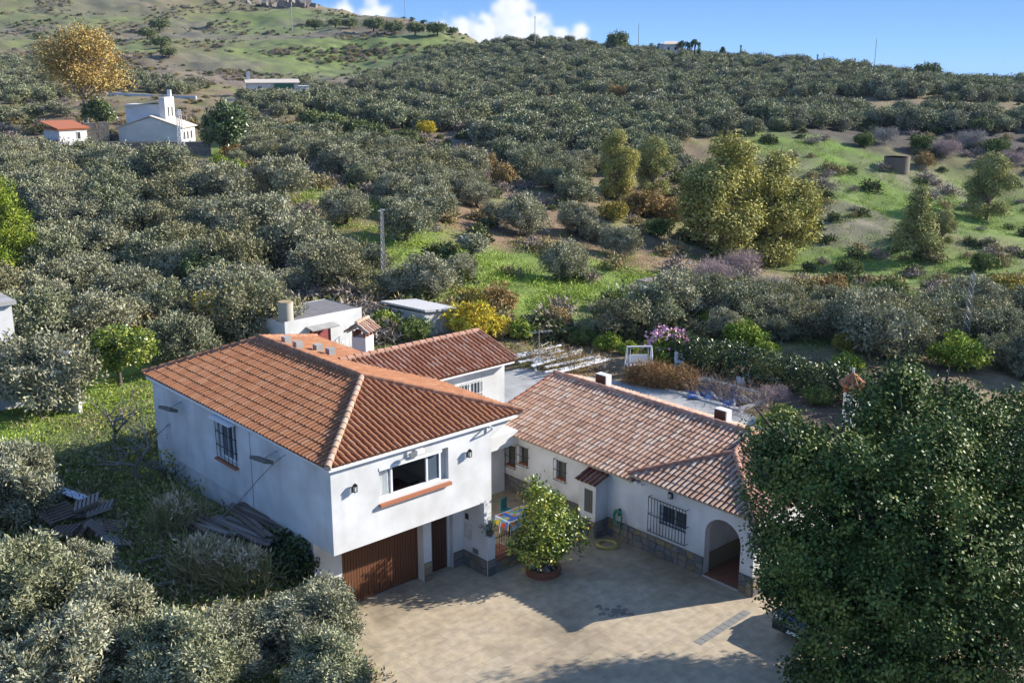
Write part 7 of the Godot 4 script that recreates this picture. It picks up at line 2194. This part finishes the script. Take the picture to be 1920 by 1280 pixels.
func lumps(b: Array, each: int, seed_: int) -> Array:   # boughs that stand out of the larger masses of a crown
	var r := RandomNumberGenerator.new()
	r.seed = seed_
	var out := b.duplicate()
	for q in b:
		for i in each:
			var u := Vector3(r.randfn(), r.randfn() * 0.7 + 0.35, r.randfn()).normalized()
			var s := r.randf_range(0.38, 0.72)
			out.append([q[0] + u * q[1] * r.randf_range(0.95, 1.15), Vector3(s, s * 0.8, s)])
	return out

func count_off(nth: Array, k: int, n: int) -> String:   # counted from whichever end is nearer
	var from_left := k < n - 1 - k
	var i := mini(k if from_left else n - 1 - k, nth.size() - 1)
	if i == 0: return "leftmost" if from_left else "rightmost"
	return nth[i] % ("left" if from_left else "right")

func groves() -> void:
	# [outline in the view, spacing in metres, share planted, size, words for the label]
	var areas := [
		[[[-110, 285], [90, 315], [205, 322], [330, 340], [420, 390], [470, 425], [590, 462], [690, 478], [705, 545], [520, 590], [440, 640], [300, 610], [130, 640], [-110, 600]], 3.4, 0.84, 1.1, "olive tree in the left grove"],
		[[[455, 305], [600, 262], [720, 290], [840, 310], [905, 350], [835, 400], [740, 425], [700, 390], [640, 335], [560, 312]], 3.9, 0.78, 1.08, "olive tree in the middle grove"],
		[[[960, 370], [1110, 340], [1150, 410], [1210, 430], [1215, 480], [1100, 440], [1000, 395]], 5.2, 0.4, 0.95, "olive tree in the meadow grove"],
		[[[1000, 622], [1130, 622], [1230, 596], [1330, 580], [1420, 560], [1560, 585], [1700, 605], [2070, 615], [2070, 760], [1750, 690], [1560, 662], [1480, 640], [1300, 640], [1120, 655], [1010, 640]], 3.1, 0.96, 1.1, "olive tree in the right grove"],
		[[[430, 270], [560, 215], [560, 270], [640, 285], [520, 300], [440, 320]], 4.2, 0.85, 1.0, "olive tree in the upper grove"],
		[[[560, 196], [860, 200], [1400, 206], [1660, 212], [2070, 222], [2070, 246], [1620, 246], [1440, 252], [1290, 262], [1290, 330], [1120, 330], [1060, 360], [960, 330], [930, 290], [880, 250], [780, 250], [700, 230], [600, 210]], 4.0, 0.94, 1.05, "olive tree below the road"],
		[[[660, 168], [760, 125], [860, 72], [960, 60], [1100, 62], [1240, 78], [1400, 92], [1600, 108], [2070, 138], [2070, 200], [1700, 186], [1400, 190], [1000, 186], [860, 182], [760, 176]], 4.7, 0.96, 1.05, "olive tree on the ridge"],
		[[[-110, 110], [85, 125], [140, 190], [-110, 205]], 5.0, 0.9, 1.0, "olive tree at the far left below the bare hill"],
		[[[225, 145], [300, 148], [370, 172], [330, 180], [225, 172]], 5.0, 0.9, 1.0, "olive tree between the white road wall and the bare hill"],
		[[[-110, 205], [140, 215], [140, 240], [60, 235], [-110, 240]], 4.5, 0.6, 1.0, "olive tree beside the small red-roofed house"],
		[[[440, 195], [560, 192], [560, 215], [450, 230]], 4.5, 0.8, 1.0, "olive tree on the slope below the far white farmhouse"],
		[[[560, 160], [680, 165], [640, 185], [570, 185]], 5.0, 0.6, 1.0, "olive tree beside the far white farmhouse"],
		[[[1500, 215], [2070, 225], [2070, 250], [1500, 240]], 5.0, 0.6, 1.0, "olive tree above the dark cutting on the right"]]
	var r := RandomNumberGenerator.new()
	r.seed = 77
	var spots := []
	for a in areas:
		var step: float = a[1]
		var lo := Vector2(1e9, 1e9)
		var hi := Vector2(-1e9, -1e9)
		for c in a[0]:
			var g := ground_at(clampf(c[0], -120, 2080), c[1])
			lo = lo.min(Vector2(g.x, g.z)); hi = hi.max(Vector2(g.x, g.z))
		lo -= Vector2(6, 6); hi += Vector2(6, 6)
		var x := lo.x
		var row := 0
		while x < hi.x:
			var z := lo.y + (step * 0.5 if row % 2 else 0.0)
			while z < hi.y:
				var p := Vector3(x + r.randf_range(-0.28, 0.28) * step, 0, z + r.randf_range(-0.28, 0.28) * step)
				var keep: bool = r.randf() < float(a[2])
				var s := r.randf_range(0.58, 1.16) * float(a[3]) * minf(1.0, step / 4.3 + 0.15)
				z += step
				if not keep: continue
				var rough_pix := pix(Vector3(p.x, 8, p.z))
				if rough_pix.z < 40 or rough_pix.z > 395 or rough_pix.x < -150 or rough_pix.x > 2070: continue
				p.y = ground(p.x, p.z)
				var q := pix(p)
				if not inside(Vector2(q.x, q.y), a[0]): continue
				spots.append([p, s, a[4], q.z])
			x += step * 0.866
			row += 1
	var clear := []
	for s in spots:
		var ok := true
		for t in placed_trees:
			var d2: float = (t.x - s[0].x) * (t.x - s[0].x) + (t.z - s[0].z) * (t.z - s[0].z)
			if d2 < (t.y * 0.7 + 1.1) * (t.y * 0.7 + 1.1): ok = false; break
		if ok: clear.append(s)
	clear.sort_custom(func(p, q): return p[3] < q[3])
	var single := mini(clear.size(), 255)
	var named := {}
	for i in single:
		var l := whereabouts(clear[i][0], clear[i][2])
		var key := l.substr(0, l.find(","))
		if not named.has(key): named[key] = []
		named[key].append(i)
	var titles := {}
	var nth := ["%s", "second from %s", "third from %s", "fourth from %s", "fifth from %s", "sixth from %s", "seventh from %s", "eighth from %s", "ninth from %s", "tenth from %s", "eleventh from %s", "twelfth from %s", "thirteenth from %s", "fourteenth from %s", "fifteenth from %s", "sixteenth from %s"]
	for l in named:
		var them: Array = named[l]
		them.sort_custom(func(p, q): return pix(clear[p][0]).x < pix(clear[q][0]).x)
		for k in them.size():
			titles[them[k]] = whereabouts(clear[them[k]][0], clear[them[k]][2]) if them.size() == 1 else "%s among olive trees %s" % [count_off(nth, k, them.size()), l.substr(11)]
	for i in single:
		var s = clear[i]
		plant("olive%d" % (r.randi() % 5), "olive_tree", s[0] - Vector3(0, 0.05, 0), s[1], s[1] * r.randf_range(0.88, 1.12), titles[i], "olive tree", s[2].replace("olive tree", "olive trees"))
	var by := [[], [], [], [], [], []]
	for i in range(single, clear.size()):
		var s = clear[i]
		by[(r.randi() % 4) if s[3] > 120.0 else 4 + r.randi() % 2].append(s)
	var root := thing("olive_groves", Vector3.ZERO, "far olive groves covering the valley side and the ridge", "olive grove")
	root.set_meta("kind", "stuff")
	for k in 6:
		var kind := "olive_far%d" % k if k < 4 else "olive%d" % (k * 2 - 7)
		for c in protos[kind].node.get_children():
			var mm := MultiMesh.new()
			mm.transform_format = MultiMesh.TRANSFORM_3D
			mm.mesh = (c as MeshInstance3D).mesh
			mm.instance_count = by[k].size()
			var rr := RandomNumberGenerator.new()
			rr.seed = 5 + k
			for i in by[k].size():
				var s = by[k][i]
				var f: float = s[1]
				mm.set_instance_transform(i, Transform3D(Basis(Vector3.UP, rr.randf() * TAU).scaled(Vector3(f, f * rr.randf_range(0.85, 1.1), f)), s[0] - Vector3(0, 0.05, 0)))
			var mi := MultiMeshInstance3D.new()
			mi.multimesh = mm
			put(mi, "crowns" if c.name == "crown" else "trunks", root)
			mi.set_meta("kind", "stuff")
	print("olives apart ", single, " of ", clear.size())

# ---------------------------------------------------------------- undergrowth
func scatter(called: String, mesh: Mesh, list: Array, kind_label := "") -> void:   # list of transforms, all one mass
	if list.is_empty(): return
	var mm := MultiMesh.new()
	mm.transform_format = MultiMesh.TRANSFORM_3D
	mm.mesh = mesh
	mm.instance_count = list.size()
	for i in list.size(): mm.set_instance_transform(i, list[i])
	var o := MultiMeshInstance3D.new()
	o.multimesh = mm
	put(o, called)
	tag(o, kind_label, called.replace("_", " "), "", "stuff")

func in_yard(p: Vector3) -> bool:
	return near_rect(p.x, p.z, -0.4, 24.0, -1.0, 30.0, 0.1) > 0.5 or near_rect(p.x, p.z, 0.0, 24.8, -13.4, 0.0, 0.1) > 0.5 or near_rect(p.x, p.z, 20.8, 31.6, -20.0, 3.0, 0.1) > 0.5

func shrubs() -> void:   # scrub on the open hill and low growth among the olives
	var r := RandomNumberGenerator.new()
	r.seed = 501
	var sorts := {}
	for q in [["scrub", 0], ["green_scrub", 1], ["dry_scrub", 2]]: sorts[q[0]] = []
	for i in 5200:
		var px := r.randf_range(-30, 1950)
		var py := r.randf_range(20, 640)
		if py < 200 and px > 900 and r.randf() < 0.7: continue
		var g := ground_at(px, py, 50, 760)
		var d := pix(g).z
		if d > 720 or in_yard(g): continue
		var n := rough2.get_noise_2d(g.x * 2.0, g.z * 2.0)
		if n < -0.1 and r.randf() < 0.6: continue
		var close := false
		for k in patches:
			if (k[3] == GRASS or k[3] == SOIL or k[3] == LUSH) and Vector2(g.x - k[0].x, g.z - k[0].z).length() < maxf(k[1], k[2]) * 0.9: close = true
		if close and r.randf() < (0.93 if px < 1400 else 0.76): continue
		var s := r.randf_range(0.35, 0.85) * (1.25 if d < 200 and py > 230 else 0.75)
		var key: String = ["scrub", "green_scrub", "dry_scrub"][r.randi() % 3]
		sorts[key].append(Transform3D(Basis(Vector3.UP, r.randf() * TAU).scaled(Vector3(s * 1.3, s * r.randf_range(0.8, 1.2), s * 1.3)), g - Vector3(0, 0.05, 0)))
	for i in 5200:   # fine scrub over the bare hill
		var g := ground_at(r.randf_range(-30, 900), r.randf_range(-5, 175), 180, 760)
		var d := pix(g).z
		if d > 740 or d < 190: continue
		var n := rough2.get_noise_2d(g.x * 1.4 + 500, g.z * 1.4)
		if n < 0.06: continue
		var s := r.randf_range(0.3, 0.75) * (1.0 + n)
		sorts[["scrub", "scrub", "dry_scrub", "green_scrub"][r.randi() % 4]].append(Transform3D(Basis(Vector3.UP, r.randf() * TAU).scaled(Vector3(s * 1.2, s, s * 1.2)), g - Vector3(0, 0.05, 0)))
	var b := heap(900, 4, Vector3(0, 0.5, 0), 0.6, 0.2, 0.5)
	scatter("scrub", crown(901, b, 420, 0.42, 0.05, [Color(0.20, 0.16, 0.13), Color(0.31, 0.25, 0.20), Color(0.42, 0.35, 0.28)], {"mat": M.dry_leaf, "up": 0.5}), sorts.scrub, "mauve-grey scrub scattered over the hillsides")
	scatter("green_scrub", crown(902, b, 420, 0.34, 0.10, [Color(0.055, 0.07, 0.025), Color(0.11, 0.13, 0.045), Color(0.18, 0.19, 0.075)], {"up": 0.3}), sorts.green_scrub, "low dark green scrub scattered over the hillsides")
	scatter("dry_scrub", crown(903, b, 420, 0.40, 0.06, [Color(0.20, 0.15, 0.06), Color(0.32, 0.24, 0.10), Color(0.30, 0.27, 0.12)], {"mat": M.dry_leaf, "up": 0.8}), sorts.dry_scrub, "straw-coloured scrub scattered over the hillsides")

func ground_cover() -> void:   # grass and weeds where the ground is close enough to see them
	var r := RandomNumberGenerator.new()
	r.seed = 777
	var tuft := func(seed_: int, cols: Array, h: float, m: Material) -> Mesh:
		return crown(seed_, [[Vector3(0, 0.06, 0), Vector3(0.45, 0.06, 0.45)]], 34, h, 0.03, cols, {"clump": 2, "up": 0.9, "lowest": -0.2, "mat": m, "spread": 0.25, "face": 1.0})
	var grass := []
	for i in 20000:
		var k = patches[r.randi() % patches.size()]
		if k[3] != GRASS and k[3] != LUSH: continue
		var p := Vector3(k[0].x + r.randfn() * k[1] * 0.55, 0, k[0].z + r.randfn() * k[2] * 0.55)
		p.y = ground(p.x, p.z)
		var q := pix(p)
		if q.z > 165.0 or q.z < 20 or in_yard(p) or rough1.get_noise_2d(p.x * 3.0, p.z * 3.0) < -0.12: continue
		var s := r.randf_range(0.6, 1.5) * (0.55 if q.z < 75.0 else 1.0)
		grass.append(Transform3D(Basis(Vector3.UP, r.randf() * TAU).scaled(Vector3(s, s * r.randf_range(0.6, 1.3), s)), p))
	scatter("grass", tuft.call(911, [Color(0.16, 0.23, 0.03), Color(0.27, 0.36, 0.05), Color(0.42, 0.48, 0.12)], 0.15, M.leaf), grass, "bright green winter grass on the meadow, the green slope and the left garden")
	var weeds := []
	var dry := []
	for i in 8000:
		var px := r.randf_range(-20, 720) if i % 3 else r.randf_range(600, 1900)
		var py := r.randf_range(640, 1290) if i % 3 else r.randf_range(430, 680)
		var p := ground_at(px, py, 20)
		if in_yard(p) or pix(p).z > 110: continue
		var on_grass := false
		for k in patches:
			if k[3] == GRASS and Vector2(p.x - k[0].x, p.z - k[0].z).length() < maxf(k[1], k[2]) * 0.8: on_grass = true
		if on_grass and r.randf() < 0.85: continue
		var s := r.randf_range(0.5, 1.3)
		var t := Transform3D(Basis(Vector3.UP, r.randf() * TAU).scaled(Vector3(s, s * r.randf_range(0.6, 1.3), s)), p)
		if r.randf() < 0.62: weeds.append(t)
		else: dry.append(t)
	scatter("weeds", tuft.call(912, [Color(0.10, 0.14, 0.03), Color(0.17, 0.21, 0.05), Color(0.26, 0.29, 0.09)], 0.15, M.leaf), weeds, "green weeds in the left yard and under the olives")
	scatter("dry_grass", tuft.call(913, [Color(0.17, 0.13, 0.07), Color(0.28, 0.22, 0.12), Color(0.38, 0.31, 0.18)], 0.2, M.dry_leaf), dry, "dry straw-coloured grass in the left yard and under the olives")
